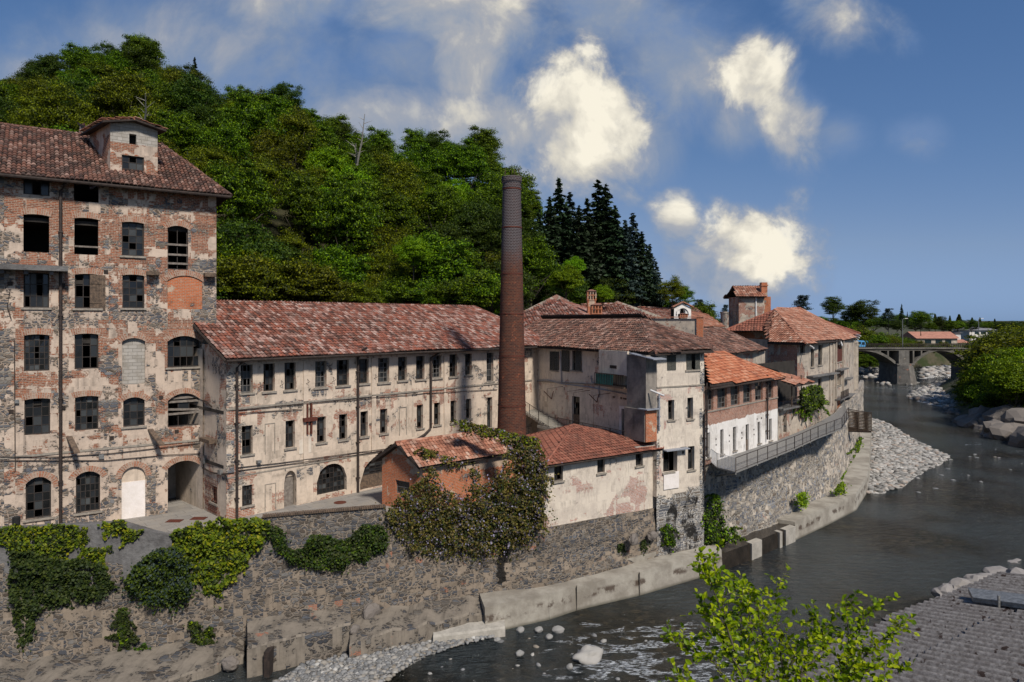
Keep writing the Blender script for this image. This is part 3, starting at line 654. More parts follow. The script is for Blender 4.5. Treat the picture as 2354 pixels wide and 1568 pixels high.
a1 = (*a1[:4], (a1[1]-a1[0])*.46); a2 = (a2[0], a2[0]+4.1, GZ+.05, a2[3], 1.9); dn = op(FB, z3, 527, 605, 1150, 1392); dn = (*dn[:4], .75)
lops = uo+mo+[sq, dn, a1, a2]
def pt_long(u, z):
    r, g = .16, .12
    if u < 1.4: r, g = .42, .50 if z > 8.5 else .2
    if u < 1.8 and z < 9.5: r = .5
    if abs(z-13.35) < .5: r += .16; g += .1
    if z > 14: r += .02
    for a, b, c, d, e in mo:
        if a-.35 < u < b+.35 and d-.1 < z < d+.6: r = .52
    if 12.0 < u < 14.5 and z < 13.6: r += .08
    if z < 8.6: r += .12
    if u > 20: g += .1
    return (r, g, 0)
wall('wall', FB, 0, FB.L, 5.4, 16.9, lops, M['long'], lw, pt_long, step=.5)
sn = op(FS, z2, 1300, 1375, 430, 655)
wall('side_wall', FS, -.3, FS.L, 5.4, 17.6, [op(FS, z2, 1322, 1362, 1245, 1350)], M['long'], lw, lambda u, z: (.3, .30 if u > FS.L*.45 else .12, 0) if z > 9 else (.48, .1, 0), step=.45, ztop=lambda u: 16.75+(FS.L-u)*.42)
nbB = -FB.n
m_ = MB(); a = FB.p0+nbB*15; b_ = FB.p1+FB.d*6+nbB*15; c_ = FB.p1+FB.d*6
m_.quad((*(FB.p1), 5.4), (*c_, 5.4), (*c_, 16.9), (*FB.p1, 16.9)); m_.quad((*c_, 5.4), (*b_, 5.4), (*b_, 16.9), (*c_, 16.9)); m_.quad((*b_, 5.4), (*a, 5.4), (*a, 16.9), (*b_, 16.9))
p_ = FS.p0+FS.n*-.0; m_.quad((*a, 5.4), (*(FB.p0+nbB*3.5), 5.4), (*(FB.p0+nbB*3.5), 17.3), (*a, 17.3))
m_.build('rear_wall', M['long'], lw)
m_ = MB()
for zf in (10.1, 13.5): A_, B_ = FB.p0+nbB*.4, c_+nbB*.4; m_.slab([(*A_, zf), (*B_, zf), (*(b_-nbB*.2), zf), (*(a-nbB*.2), zf)], .2)
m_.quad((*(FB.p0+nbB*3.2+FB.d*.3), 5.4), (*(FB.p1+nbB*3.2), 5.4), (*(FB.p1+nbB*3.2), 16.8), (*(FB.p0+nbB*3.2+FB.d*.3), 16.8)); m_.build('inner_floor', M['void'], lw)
g = gable_pts(FB.p0+FB.n*.72-FB.d*.35, FB.d, nbB, 32.2, 8.2, 16.78, 3.72, 0, 3.5)
cut = g[0]+(g[3]-g[0])*.62
tiles([[g[0], g[1], g[2], g[3]], [g[1], g[4], g[2]], [g[4], g[5], g[3], g[2]]], 'tile_pink', lw, tw=.25, tl=.40, ah=.08, jit=.02, ridge=[(g[3], g[2]), (g[2], g[1])])
m_ = MB(); m_.tube([g[0]+Vector((*FB.n, 0))*.08-Vector((0, 0, .1)), g[1]+Vector((*FB.n, 0))*.08-Vector((0, 0, .1))], .085, 8); m_.tube([g[0]-Vector((0, 0, .12)), g[3]-Vector((0, 0, .12))], .09, 6)
for i in range(62):
    m_.fbox(FB, .1+i*.52, .22+i*.52, 16.62, 16.75, -.1, .68)
m_.build('gutter_and_rafters', M['under'], lw)
for i, q in enumerate(uo): window(FB, q, lw, 3, 5 if i > 2 else 4, broken=(.3 if i < 3 else .12), fm='frame' if i % 3 else 'gframe', inset=.26)
for i, q in enumerate(mo): window(FB, q, lw, 2, 4, broken=.22, inset=.26)
window(FB, sq, lw, 4, 4, broken=.02, inset=.12, lab='small barred ground floor window')
window(FB, a1, lw, 8, 6, broken=.06, inset=.3, bar=.04, lab='wide half round window with many panes', sill=False)
window(FB, (a2[0], a2[1], a2[2]+1.0, a2[3], a2[4]), lw, 8, 7, broken=.05, inset=.3, bar=.04, lab='large arched doorway glazing', sill=False)
m_ = MB(); m_.fbox(FB, a2[0], a2[1], a2[2], a2[2]+1.0, -.4, -.3); m_.build('rusty_door_panel', M['timber'], lw)
m_ = MB(); u0, u1 = dr[0], dr[1]; m_.fbox(FB, u0, u1, dn[2], dr[3], -.4, -.36)
m_.fbox(FB, u0-.0, u0+.5, dn[2], dr[3]-.3, -.34, -.28); m_.build('weathered_door', M['boards'], lw)
m_ = MB(); m_.fbox(FB, dn[0], dn[1], dr[3], dn[3], -.4, -.3); m_.build('door_lunette', M['long'], lw)
m_ = MB()
for x0_, x1_, y0_, y1_ in ((405, 470, 852, 1045), (405, 475, 1230, 1395), (1248, 1295, 750, 925)):
    q = op(FB, z3, x0_, x1_, y0_, y1_); t_ = .05
    m_.fbox(FB, q[0], q[0]+t_, q[2], q[3], 0, .035); m_.fbox(FB, q[1]-t_, q[1], q[2], q[3], 0, .035); m_.fbox(FB, q[0]+t_, q[1]-t_, q[3]-t_, q[3], 0, .034)
m_.build('blind_window', M['stone_sill'], lw)
m_ = MB(); zs_ = CAMZ-5.57; m_.fbox(FB, 0, FB.L, zs_-.06, zs_+.06, 0, .07); m_.fbox(FB, 0, FB.L, 9.35, 9.43, 0, .04); m_.build('string_course', M['stone_sill'], lw)
m_ = MB()
for (a_, b2_) in ((4, 5), (8, 9)):
    pass
us_ = [(uo[i][1]+uo[i+1][0])/2 for i in (2, 5, 9)]
for u in us_: m_.fbox(FB, u-.18, u+.18, 9.5, 16.4, 0, .07)
build_split(m_, 'pilaster', M['long'], lw)
upipe(FB, 542, 845, 1190, .085, 'downpipe', lw, top=(.35, .75)); upipe(FB, 820, 815, 1140, .085, 'downpipe', lw, top=(.35, .75))
m_ = MB(); u = FB.u(z3(1440, 0)[0]); z = lambda y: FB.z(z3(1440, y)[0], z3(0, y)[1])
m_.tube([FB.P(u+.5, 16.6, .7), FB.P(u, 16.2, .18), FB.P(u, z(880), .16), FB.P(FB.u(z3(1400, 0)[0]), z(915), .16), FB.P(FB.u(z3(1330, 0)[0]), FB.z(*z3(1330, 965)), .16)], .085, 8); m_.build('downpipe', M['iron'], lw)
m_ = MB()
for (x0_, x1_, y0_, y1_, w_) in ((663, 671, 728, 922, .1), (688, 697, 728, 918, .1), (642, 723, 815, 838, .2)):
    q = op(FB, z3, x0_, x1_, y0_, y1_); m_.fbox(FB, q[0], q[1], q[2], q[3], .03, w_+.08)
m_.build('iron_bracket', M['rust'], lw)
q = op(FB, z3, 620, 697, 930, 1040); m_ = MB(); m_.fbox(FB, q[0], q[1], q[2], q[3], 0, .02); m_.build('plaster_patch', M['cream'], lw)
wires(FB, z3, [[(225, 1130), (500, 1100), (980, 1035), (1180, 1010), (1330, 965)], [(225, 1150), (500, 1115), (980, 1050), (1140, 1025)], [(240, 768), (700, 725), (1400, 665), (1860, 640)], [(240, 790), (640, 762)]], lw)
wires(FS, z2, [[(1278, 1130), (1330, 1160), (1400, 1170), (1475, 1165)], [(1256, 700), (1300, 715), (1335, 750)]], lw, r=.05)
m_ = MB(); q = FS.rect(z2, 1280, 1296, 1052, 1100); m_.fbox(FS, q[0], q[1], q[2], q[3], 0, .2); q = FS.rect(z2, 1383, 1400, 1145, 1170); m_.fbox(FS, q[0], q[1], q[2], q[3], 0, .2); build_split(m_, 'meter_box', M['steel'], lw)
m_ = MB(); q = FS.rect(z2, 1297, 1360, 945, 968); m_.fbox(FS, q[0], q[1], q[2], q[3], 0, .5); m_.build('beam_stub', M['timber'], lw)
q = op(FS, z2, 1322, 1362, 1245, 1350); window(FS, q, lw, 1, 1, broken=0, inset=.2)
m_ = MB()
for i in range(9):
    u = .9+i*.23; m_.fbox(FS, u, u+.015, 6.9, 9.1, .05, .065)
for i in range(9): z = 6.95+i*.25; m_.fbox(FS, .9, 2.8, z, z+.015, .066, .08)
m_.build('wire_trellis', M['rust'], lw)
m_ = MB(); m_.fbox(FB, 1.9, 2.15, 10.05, 10.2, 0, .3); m_.build('flood_lamp', M['steel'], lw)
# scribbled cable loops between upper windows omitted: small brackets
m_ = MB()
for i in range(0, 11):
    u = (uo[i][1]+uo[i+1][0])/2+.1; z = 15.0; m_.tube([FB.P(u, z+.2, .03), FB.P(u+.05, z, .3), FB.P(u-.1, z-.15, .05)], .02, 4)
m_.build('insulator_bracket', M['iron'], lw)

# ================================================================= CHIMNEY STACK
cx_, cy_ = col(1176, 50.0); zb_c = 6.3; zt_c = CAMZ+(735-406)*50/F
def chim():
    m_, t = newmat('dark_chimney_brick'); uv = uvz(t)
    bt = t.n('ShaderNodeTexBrick', {'Vector': uv, 'Color1': (.115, .034, .018, 1), 'Color2': (.055, .02, .014, 1), 'Mortar': (.12, .075, .055, 1), 'Scale': 1.0, 'Mortar Size': .014, 'Brick Width': .3, 'Row Height': .115})
    n = t.noise(uv, .9, 8, .65); n2 = t.noise(t.vm('ADD', uv, (9, 4, 0)), 2.2, 8, .7)
    hz = t.n('ShaderNodeSeparateXYZ', {0: uv}).outputs[1]
    c = t.mix(t.m('MULTIPLY', t.rng(n.outputs[0], .45, .7), .6), bt.outputs[0], (.05, .03, .025)); c = t.mix(t.m('MULTIPLY', t.rng(n2.outputs[0], .56, .7), .7), c, (.42, .13, .06))
    c = t.mix(t.m('MULTIPLY', t.rng(t.m('ADD', hz, t.m('MULTIPLY', t.m('SUBTRACT', n.outputs[0], .5), 3)), 22.6, 25.6), .85), c, t.mix(bt.outputs['Fac'], (.035, .028, .03), (.2, .19, .2)))
    finish(t, c, .9, bt.outputs['Fac'], .5, .03, .2); return m_
M['chimney'] = chim()
ch = thing('chimney_stack', 'tall round tapering brick factory chimney standing in the yard', 'chimney', (cx_, cy_, zb_c))
def lathe(prof, cx, cy, n=40):
    m_ = MB(); m_.uv = []; vs = []
    for z, r_ in prof:
        for k in range(n): a = 2*math.pi*k/n; vs.append((cx+math.cos(a)*r_, cy+math.sin(a)*r_, z))
    m_.v = vs
    for i in range(len(prof)-1):
        for k in range(n):
            m_.f.append((i*n+k, i*n+(k+1) % n, (i+1)*n+(k+1) % n, (i+1)*n+k)); rm = 1.0
            for kk, ii in ((k, i), (k+1, i), (k+1, i+1), (k, i+1)): m_.uv.append((2*math.pi*kk/n*rm, prof[ii][0]+(prof[0][1]-prof[ii][1])))
    return m_
H = zt_c-zb_c
pr = [(zb_c+H*i/14, 1.16-(1.16-.645)*(i/14)) for i in range(15)]; pr[-1] = (zt_c-.9, .665)
m_ = lathe(pr+[(zt_c-.9, .70), (zt_c-.72, .70), (zt_c-.70, .67), (zt_c-.5, .67), (zt_c-.42, .74), (zt_c-.05, .75), (zt_c-.05, .52), (zt_c-1.5, .5)], cx_, cy_); m_.build('shaft', M['chimney'], ch)
m_ = MB()
for yy in (524, 630, 721, 818, 931, 436):
    z = CAMZ-(yy-735)*50/F; t_ = (z-zb_c)/H; r_ = 1.16-.515*t_+.012; vs = []; n = 40
    for k in range(n):
        a = 2*math.pi*k/n
        for dz in (-.045, .045): vs.append((cx_+math.cos(a)*(r_+.015), cy_+math.sin(a)*(r_+.015), z+dz))
    m_.add(vs, [(2*k, 2*((k+1) % n), 2*((k+1) % n)+1, 2*k+1) for k in range(n)])
m_.build('iron_band', M['rust'], ch)
m_ = MB()
for k in range(14): a = random.uniform(0, 6.3); x = cx_+math.cos(a)*.62; y = cy_+math.sin(a)*.62; m_.tube([(x, y, zt_c-.1), (x+random.uniform(-.2, .2), y+random.uniform(-.2, .2), zt_c+random.uniform(.25, .7))], .009, 3)
m_.build('weed', M['timber'], ch)

# ================================================================= BRICK SHED
sh = thing('brick_shed', 'small orange brick shed with tiled gable roof half hidden by wisteria', 'shed', (-4.5, 45.5, 6.2))
c1 = col(971, 43.9); c0 = col(878, 45.9); fd = Vector((.77, .638)); 
FG = Facade(c0, c1); FR = Facade(c1, c1+fd*7.6)
apx = 11.0; ev = 9.85
wo_ = op(FG, z3, 1225, 1315, 1215, 1300)
wall('gable_wall', FG, 0, FG.L, 5.6, 11.2, [(wo_[0], min(wo_[1], FG.L-.4), wo_[2], wo_[3], 0)], M['brick'], sh, lambda u, z: (.85, 0, 0) if z < 9.2+.9*math.sin(u) else (.3, 0, 0), ztop=lambda u: apx-abs(u-FG.L/2)*(apx-ev)/(FG.L/2), depth=.25, step=.4)
window(FG, (wo_[0], min(wo_[1], FG.L-.4), wo_[2], wo_[3], 0), sh, 2, 2, broken=.3, fm='gframe', inset=.15, sill=False)
wall('wall', FR, 0, FR.L, 5.6, ev+.05, [], M['brick'], sh, lambda u, z: (.8, 0, 0) if z < 9.05 else (.3, 0, 0), step=.5)
m_ = MB(); e1 = c0+fd*7.6; e2 = c1+fd*7.6; m_.quad((*e1, 5.6), (*c0, 5.6), (*c0, ev), (*e1, ev)); m_.quad((*e2, 5.6), (*e1, 5.6), (*e1, ev), (*((e1+e2)/2), apx), (*e2, ev)); m_.build('rear_wall', M['brick'], sh, paint=lambda q: (.8, 0, 0))
m_ = MB(); m_.quad((*(c0+fd*2), 5.6), (*(c1+fd*2), 5.6), (*(c1+fd*2), 10), (*(c0+fd*2), 10)); m_.build('inner_partition', M['void'], sh)
mid_ = (c0+c1)/2; ac = (c1-c0).normalized()
A_ = c1+ac*.35-fd*.5; B_ = c1+ac*.35+fd*8.0; Cm = mid_-fd*.5; Dm = mid_+fd*8.0; E_ = c0-ac*.35-fd*.5; F_ = c0-ac*.35+fd*8.0
zr = apx+.15; ze = ev-.05
tiles([[(*A_, ze), (*B_, ze), (*Dm, zr), (*Cm, zr)], [(*F_, ze), (*E_, ze), (*Cm, zr), (*Dm, zr)]], 'tile_old', sh, tw=.25, tl=.36, ah=.04, jit=.006, ridge=[((*Cm, zr), (*Dm, zr))], rr=.12)
m_ = MB(); Z3 = lambda v, z: Vector((v.x, v.y, z)); m_.obox(Z3(A_, ze-.2), Z3(Cm, zr-.2)-Z3(A_, ze-.2), Vector((*fd, 0))*.06, (0, 0, .22)); m_.obox(Z3(E_, ze-.2), Z3(Cm, zr-.2)-Z3(E_, ze-.2), Vector((*fd, 0))*.06, (0, 0, .22))
m_.build('barge_board', M['under'], sh)

# ================================================================= CREAM OUTBUILDING
ob_ = thing('cream_outbuilding', 'low cream peeling outbuilding with brown pyramid roof above the river wall', 'outbuilding', (6.5, 51, 5))
FO = Facade(col(1250, 45.4), col(1510, 51.3))
wo3 = [op(FO, z4, 340, 395, 1115, 1215), op(FO, z4, 610, 658, 1068, 1165), op(FO, z4, 852, 895, 1030, 1120)]
wo3 = [(a, b, c, min(d, 9.45), 0) for a, b, c, d, e in wo3]
def pt_out(u, z):
    base = 2.3+.0*u; g = clamp((4.05+.12*u*.3-z)*1.2+.35, 0, .95) if z < 5 else 0.0
    r = .10
    if z < 6.3 and u < 3: r = .42
    if 5.6 < u < 9.2 and 4.2 < z < 7.9 and z < 2.6+u*.62: r = .62
    if z > 7 and u < 3 and z < 8.7: r = .35
    return (r, clamp((4.4-z)*1.5), 0)
wall('wall', FO, 0, FO.L, 2.2, 9.7, wo3, M['cream'], ob_, pt_out, step=.45, depth=.35)
for q in wo3: window(FO, q, ob_, 2, 2, broken=.4, inset=.2, sill=True)
BLc = Vector((1.3, 56.5)); BRc = Vector((9.4, 57.5))
m_ = MB(); m_.quad((*BLc, 3), (*FO.p0, 3), (*FO.p0, 9.7), (*BLc, 9.7)); m_.quad((*FO.p1, 3), (*BRc, 3), (*BRc, 9.7), (*FO.p1, 9.7)); m_.quad((*BRc, 3), (*BLc, 3), (*BLc, 9.7), (*BRc, 9.7)); m_.build('rear_wall', M['cream'], ob_)
m_ = MB(); w1 = FO.p0-FO.n*2.2; w2 = FO.p1-FO.n*2.2; m_.quad((*w1, 3), (*w2, 3), (*w2, 9.6), (*w1, 9.6)); m_.build('inner_partition', M['void'], ob_)
fl_ = Vector((*(FO.P(-.35, 9.6, .45)[:2],)[0], 9.58)); fr_ = Vector((*FO.P(FO.L+.2, 0, .45)[:2], 9.62)); ap_ = Vector((*col(1319, 52.2), CAMZ-(977-735)*52.2/F)); bl_ = Vector((*BLc, 9.6)); br_ = Vector((*BRc, 9.6))
tiles([[fl_, fr_, ap_], [fr_, br_, ap_], [bl_, fl_, ap_], [br_, bl_, ap_]], 'tile_brown', ob_, tw=.25, tl=.36, ah=.04, jit=.005, ridge=[(ap_, fr_), (ap_, bl_), (ap_, fl_)], rr=.1)
m_ = MB(); m_.tube([fl_-Vector((0, 0, .1)), fr_-Vector((0, 0, .1))], .07, 6); m_.build('gutter', M['under'], ob_)

# ================================================================= RIVER HOUSE (recess + tower)
rh = thing('river_house', 'four storey cream house with dark tile roof, balcony, terrace and outside stairs', 'house', (11, 58, 3))
FC = Facade(col(1196, 66.2), col(1509, 50.7)); FD = Facade(FC.p1, col(1618, 53.0))
cr = [(190, 238, 402, 512), (320, 362, 403, 520), (450, 512, 398, 522)]
co = [op(FC, z4, *r_) for r_ in cr]; cd = [op(FC, z4, 452, 500, 685, 865), op(FC, z4, 765, 817, 765, 905)]
cd = [(a, b, 9.9, d, 0) for a, b, c, d, e in cd]
wall('courtyard_wall', FC, 0, FC.L, 6.0, 16.9, co+cd, M['cream'], rh, lambda u, z: (.18+(.14 if 9.8 < z < 12.5 and u < 8 else 0), .06, 0), step=.5)
for q in co[:2]: window(FC, q, rh, 2, 3, broken=.3, inset=.2)
window(FC, co[2], rh, 2, 3, broken=.5, inset=.2)
def shutter(f, u0, u1, z0, z1_, w, par):
    m_ = MB(); m_.fbox(f, u0, u0+.06, z0, z1_, w, w+.05); m_.fbox(f, u1-.06, u1, z0, z1_, w, w+.05)
    n = int((z1_-z0)/.085)
    for i in range(n): z = z0+(z1_-z0)*i/n; m_.obox(f.P(u0+.05, z, w+.05), Vector((*f.d, 0))*(u1-u0-.1), Vector((*f.n, 0))*-.03+Vector((0, 0, .06)), (0, 0, .015))
    return m_.build('louvred_shutter', M['blind'], par)
for (x0_, x1_, y0_, y1_, w_) in ((316, 340, 403, 522, .03), (341, 371, 403, 518, .03), (393, 438, 395, 527, .05), (476, 513, 398, 527, .05)):
    q = FC.rect(z4, x0_, x1_, y0_, y1_); shutter(FC, q[0], q[1], q[2], q[3], w_, rh)
for i, q in enumerate(cd):
    m_ = MB(); m_.fbox(FC, q[0], q[1], q[2], q[2]+1.1, -.2, -.14); m_.build('wooden_door', M['timber'], rh); window(FC, (q[0], q[1], q[2]+1.1, q[3], 0), rh, 2, 3, broken=.3, inset=.2, sill=False)
m_ = MB(); q = cd[1]; m_.fbox(FC, q[0]-.28, q[0], q[2], q[3]+.2, 0, .05); m_.fbox(FC, q[1], q[1]+.28, q[2], q[3]+.2, 0, .05); m_.fbox(FC, q[0], q[1], q[3], q[3]+.2, 0, .05); m_.build('door_surround', M['white'], rh)
td = [(1047, 1102, 413, 520), (1168, 1250, 412, 517), (1055, 1093, 707, 832), (1175, 1211, 692, 825), (1027, 1072, 1025, 1160), (1178, 1220, 997, 1145)]
to = [op(FD, z4, *r_) for r_ in td]
rcs = op(FD, z4, 1024, 1112, 1015, 1175)
s1a, s1b, s2a, s2b = FD.u(1533), FD.u(1558), FD.u(1572), FD.u(1598)
def pt_tow(u, z):
    g = .02
    if z < 6.6: g = clamp((6.9-z)*.55)
    if u > FD.L-.5: g = max(g, .55); 
    if u < .45 and z < 11: g = max(g, .5)
    st = 0
    if z < 6.4: st = .52*clamp(6.4-z)*(1 if s1a-.1 < u+.3*math.sin(z*2.1) < s1b+.1 or s2a-.1 < u+.3*math.sin(z*1.7+1) < s2b+.1 else .42)
    r = .12+(.3 if (z < 9.5 and z > 7 and u < 1.2) else 0)
    return (r, g, st)
wall('tower_wall', FD, 0, FD.L, -.5, 16.95, [to[0], to[1], to[2], to[3], (rcs[0], rcs[1], 7.72, rcs[3], .0), to[5]], M['cream'], rh, pt_tow, step=.22)
q = to[0]; um = (q[0]+q[1])/2; shutter(FD, q[0], um, q[2], q[3], .0, rh); shutter(FD, um+.02, q[1], q[2], q[3], .0, rh)
q = to[1]; a_ = q[1]-q[0]; shutter(FD, q[0], q[0]+a_*.36, q[2], q[3], .02, rh); shutter(FD, q[1]-a_*.36, q[1], q[2], q[3], .04, rh); window(FD, q, rh, 1, 2, inset=.2, broken=.5)
for q in (to[2], to[3], to[5]): window(FD, q, rh, 2, 3, broken=.25, inset=.3)
window(FD, (rcs[0], rcs[0]+1.0, 7.75, rcs[3]-.1, 0), rh, 2, 2, broken=.6, inset=.5, pane=True)
m_ = MB(); m_.fbox(FD, rcs[0], rcs[1]+.1, 6.5, 7.74, .02, .08); m_.build('white_parapet_panel', M['whitepaint'], rh)
m_ = MB(); m_.obox(FD.P(rcs[0]-.1, rcs[3]-.05, .02), Vector((*FD.d, 0))*2.3, Vector((*FD.n, 0))*.5, (0, 0, .08)); m_.build('sheet_canopy', M['lead'], rh)
m_ = MB(); z_ = FD.z(1560, z4(0, 620)[1]); m_.fbox(FD, 0, FD.L, z_-.05, z_+.05, 0, .06); m_.build('string_course', M['stone_sill'], rh)
nC = -FC.n; nD = -FD.n
bA = FC.p0+nC*9; rT = FD.p1+nD*9
m_ = MB(); m_.quad((*FD.p1, -.5), (*rT, -.5), (*rT, 16.9), (*FD.p1, 16.9)); m_.quad((*rT, 3), (*bA, 3), (*bA, 16.9), (*rT, 16.9)); m_.quad((*bA, 3), (*FC.p0, 3), (*FC.p0, 16.9), (*bA, 16.9)); m_.build('rear_wall', M['rough'], rh)
m_ = MB()
for zf in (9.8, 13.2): m_.slab([(*(FC.p0+nC*.45), zf), (*(FC.p1+(nC+nD)*.35), zf), (*(FD.p1+nD*.45-FD.d*.1), zf), (*(rT-FD.d*.2), zf), (*(bA-nC*.2), zf)], .2)
m_.slab([(*(FC.p1+(nC+nD)*.35), 6.7), (*(FD.p1+nD*.45-FD.d*.1), 6.7), (*(rT-FD.d*.2), 6.7), (*(FC.p1+nD*8), 6.7)], .2)
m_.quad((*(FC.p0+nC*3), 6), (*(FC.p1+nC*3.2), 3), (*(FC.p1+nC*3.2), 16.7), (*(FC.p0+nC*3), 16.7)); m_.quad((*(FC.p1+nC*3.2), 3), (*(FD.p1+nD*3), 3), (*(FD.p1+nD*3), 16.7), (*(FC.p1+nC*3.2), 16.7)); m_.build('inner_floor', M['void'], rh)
# roof
e0 = FC.p0+FC.n*.7-FC.d*4; e1 = FC.p1+FC.n*.55+FD.n*.55; e2 = FD.p1+FD.n*.6+FD.d*.35; rA = Vector((*col(1473, 59.5), 19.25)); rL = Vector((*(FC.p0+nC*5.2-FC.d*4), 19.15))
e3 = Vector((*col(1616, 58.5), CAMZ-45*58.5/F)); bk_ = Vector((*(bA-FC.d*4), 17.4)); b2k = Vector((*(rT+nD*1.5), 17.2))
E0, E1, E2 = Vector((*e0, 16.8)), Vector((*e1, 16.75)), Vector((*e2, 16.85))
tiles([[E0, E1, rA, rL], [E1, E2, rA], [E2, e3, rA], [e3, b2k, bk_, rL, rA]], 'tile_dark', rh, tw=.27, tl=.42, ah=.09, jit=.02, ridge=[(rL, rA), (rA, E1)], rr=.12)
m_ = MB(); m_.tube([E0-Vector((0, 0, .12)), E1-Vector((0, 0, .12)), E2-Vector((0, 0, .12))], .07, 6); m_.build('gutter', M['under'], rh)
# enclosed balcony + turquoise railing + grey bays
q = FC.rect(z4, 680, 860, 395, 545); m_ = MB(); m_.fbox(FC, q[0], q[1], q[2], q[3], .5, 1.0)
m_.fbox(FC, q[0], q[1], q[2]-.1, q[3], .0, .5); m_.build('balcony_box', M['boards'] if False else M['cream'], rh)
h_ = FC.rect(z4, 750, 793, 486, 506); m_ = MB(); m_.fbox(FC, h_[0], h_[1], h_[2], h_[3], 1.0, 1.012); m_.build('balcony_slot', M['under'], rh)
r_ = FC.rect(z4, 672, 858, 540, 612); m_ = MB(); m_.fbox(FC, r_[0], r_[1], r_[2]-.1, r_[2], 0, 1.35); m_.build('balcony_floor', M['timber'], rh)
m_ = MB(); m_.fbox(FC, r_[0]+.1, r_[0]+(r_[1]-r_[0])*.62, r_[2]+.05, r_[3]-.05, 1.26, 1.28); m_.build('turquoise_sheet', M['turq'], rh)
m_ = MB(); n = 17
for i in range(n+1): u = r_[0]+(r_[1]-r_[0])*i/n; m_.fbox(FC, u-.012, u+.012, r_[2], r_[3], 1.29, 1.32)
m_.fbox(FC, r_[0], r_[1], r_[3]-.03, r_[3]+.03, 1.28, 1.33); m_.fbox(FC, r_[0], r_[1], r_[2], r_[2]+.05, 1.285, 1.325); m_.build('balcony_railing', M['iron'], rh)
q = FC.rect(z4, 860, 940, 420, 630); m_ = MB(); m_.fbox(FC, q[0]+.05, FC.L+.02, q[2]-2.0, q[3], .02, 1.1); m_.build('upper_bay', M['bay'], rh, paint=lambda p: (0.05, 0, .1))
q = FC.rect(z4, 852, 950, 750, 945); m_ = MB(); m_.fbox(FC, q[0]+.05, FC.L+.02, q[2], q[3]+.0, .02, 1.25); m_.build('lower_bay', M['bay'], rh, paint=lambda p: (.1, 0, .1))
m_ = MB(); m_.fbox(FC, FC.L+.02, FC.L+.12, q[2], q[3], .1, 1.2); m_.build('brick_end', M['brick'], rh, paint=lambda p: (.8, 0, 0))
m_ = MB(); m_.obox(FC.P(FC.L-.6, q[3]+.0, 0), Vector((*FC.d, 0))*1.0, Vector((*FC.n, 0))*1.35, (0, 0, .08)); z_ = FD.z(1515, z4(0, 440)[1])
m_.obox(FC.P(FC.L-1.6, z_+.25, 0), Vector((*FC.d, 0))*2.6+Vector((0, 0, -.35)), Vector((*FC.n, 0))*1.3, (0, 0, .07)); m_.build('bay_cover', M['lead'], rh)
# terrace & railing
m_ = MB(); ta, tb = FC.u(1325), FC.L-.2; m_.fbox(FC, ta-3.2, tb, 9.65, 9.88, 0, 1.9); m_.build('terrace_slab', M['conc'], rh)
def railing(pts, h, par, mat='iron', sp=.16, name='railing', r=.012, post=1.6, top=.025):
    m_ = MB()
    for p, q in zip(pts, pts[1:]):
        p, q = Vector(p), Vector(q); L = (q-p).length; n = max(1, int(L/sp)); up_ = Vector((0, 0, h))
        for i in range(n+1):
            a = p.lerp(q, i/n); m_.tube([a, a+up_], r, 4)
        m_.tube([p+up_, q+up_], top, 5); m_.tube([p+Vector((0, 0, .1)), q+Vector((0, 0, .1))], top*.7, 4)
        n = max(1, round(L/post))
        for i in range(n+1): a = p.lerp(q, i/n); m_.tube([a, a+up_*1.02], top*1.1, 5)
    return m_.build(name, M[mat], par)
railing([FC.P(ta-.2, 9.88, 1.85), FC.P(tb-1.2, 9.88, 1.85)], 1.0, rh)
m_ = MB()
for x in (223, 400, 527, 570, 697): u = FC.u(z4(x, 0)[0]); m_.tube([FC.P(u, 9.9, 1.8), FC.P(u, 13.2, 1.8), FC.P(u, 13.3, .1)], .025, 5)
m_.build('clothes_post', M['iron'], rh)
# stairs
ua, ub = FC.u(z4(232, 0)[0]), FC.u(z4(410, 0)[0]); m_ = MB(); n = 11; za, zb2 = 11.0, 9.88
m_.fbox(FC, ua-3.2, ua, za-.18, za, .1, 1.9)
for i in range(n): u = ua+(ub-ua)*i/n; z = za-(za-zb2-.05)*(i+1)/n; m_.fbox(FC, u, u+(ub-ua)/n+.03, z-.17, z, .1, 1.85)
m_.build('stairs', M['conc'], rh)
railing([FC.P(ua-3.0, za, 1.85), FC.P(ua, za, 1.85), FC.P(ub, zb2, 1.85), FC.P(ta-.2, zb2, 1.85)], .95, rh, name='stair_railing')
m_ = MB()
for x, y in ((325, 690), (610, 710)):
    for s_ in (-1, 1): a_ = z4(x, y+10); b2 = z4(x+s_*30, y-40); m_.tube([FC.P(FC.u(a_[0]), FC.z(*a_), .05), FC.P(FC.u(b2[0]), FC.z(*b2), .35)], .035, 4)
m_.build('iron_stay', M['rust'], rh)
wires(FC, z4, [[(150, 590), (300, 580), (390, 605), (560, 625), (850, 680)], [(385, 400), (390, 605)], [(575, 555), (580, 595), (625, 600), (625, 690)]], rh, r=.05, mat='lead')
wires(FC, z4, [[(150, 585), (400, 598), (680, 612)]], rh, r=.045, mat='stone_sill', name='string_course')
m_ = MB(); m_.tube([at_d(*z4(945, 645), 50), at_d(*z4(1030, 680), 49.3)], .07, 6); m_.tube([at_d(*z4(862, 410), 52), at_d(*z4(985, 455), 49.8)], .06, 6); m_.build('spout_pipe', M['silver'], rh)
upipe(FD, z4(990, 0)[0], 905, 990, .06, 'downpipe', rh, mat='lead')
upipe(FD, 1616, 950, 1105, .07, 'downpipe', rh)
m_ = MB()
for x, y in ((1137, 1010), (1150, 1008), (1163, 1008), (1147, 1035)): p = z4(x, y); u = FD.u(p[0]); z = FD.z(*p); m_.fbox(FD, u-.1, u+.1, z-.1, z+.1, -.05, .03)
build_split(m_, 'vent_hole', M['under'], rh)
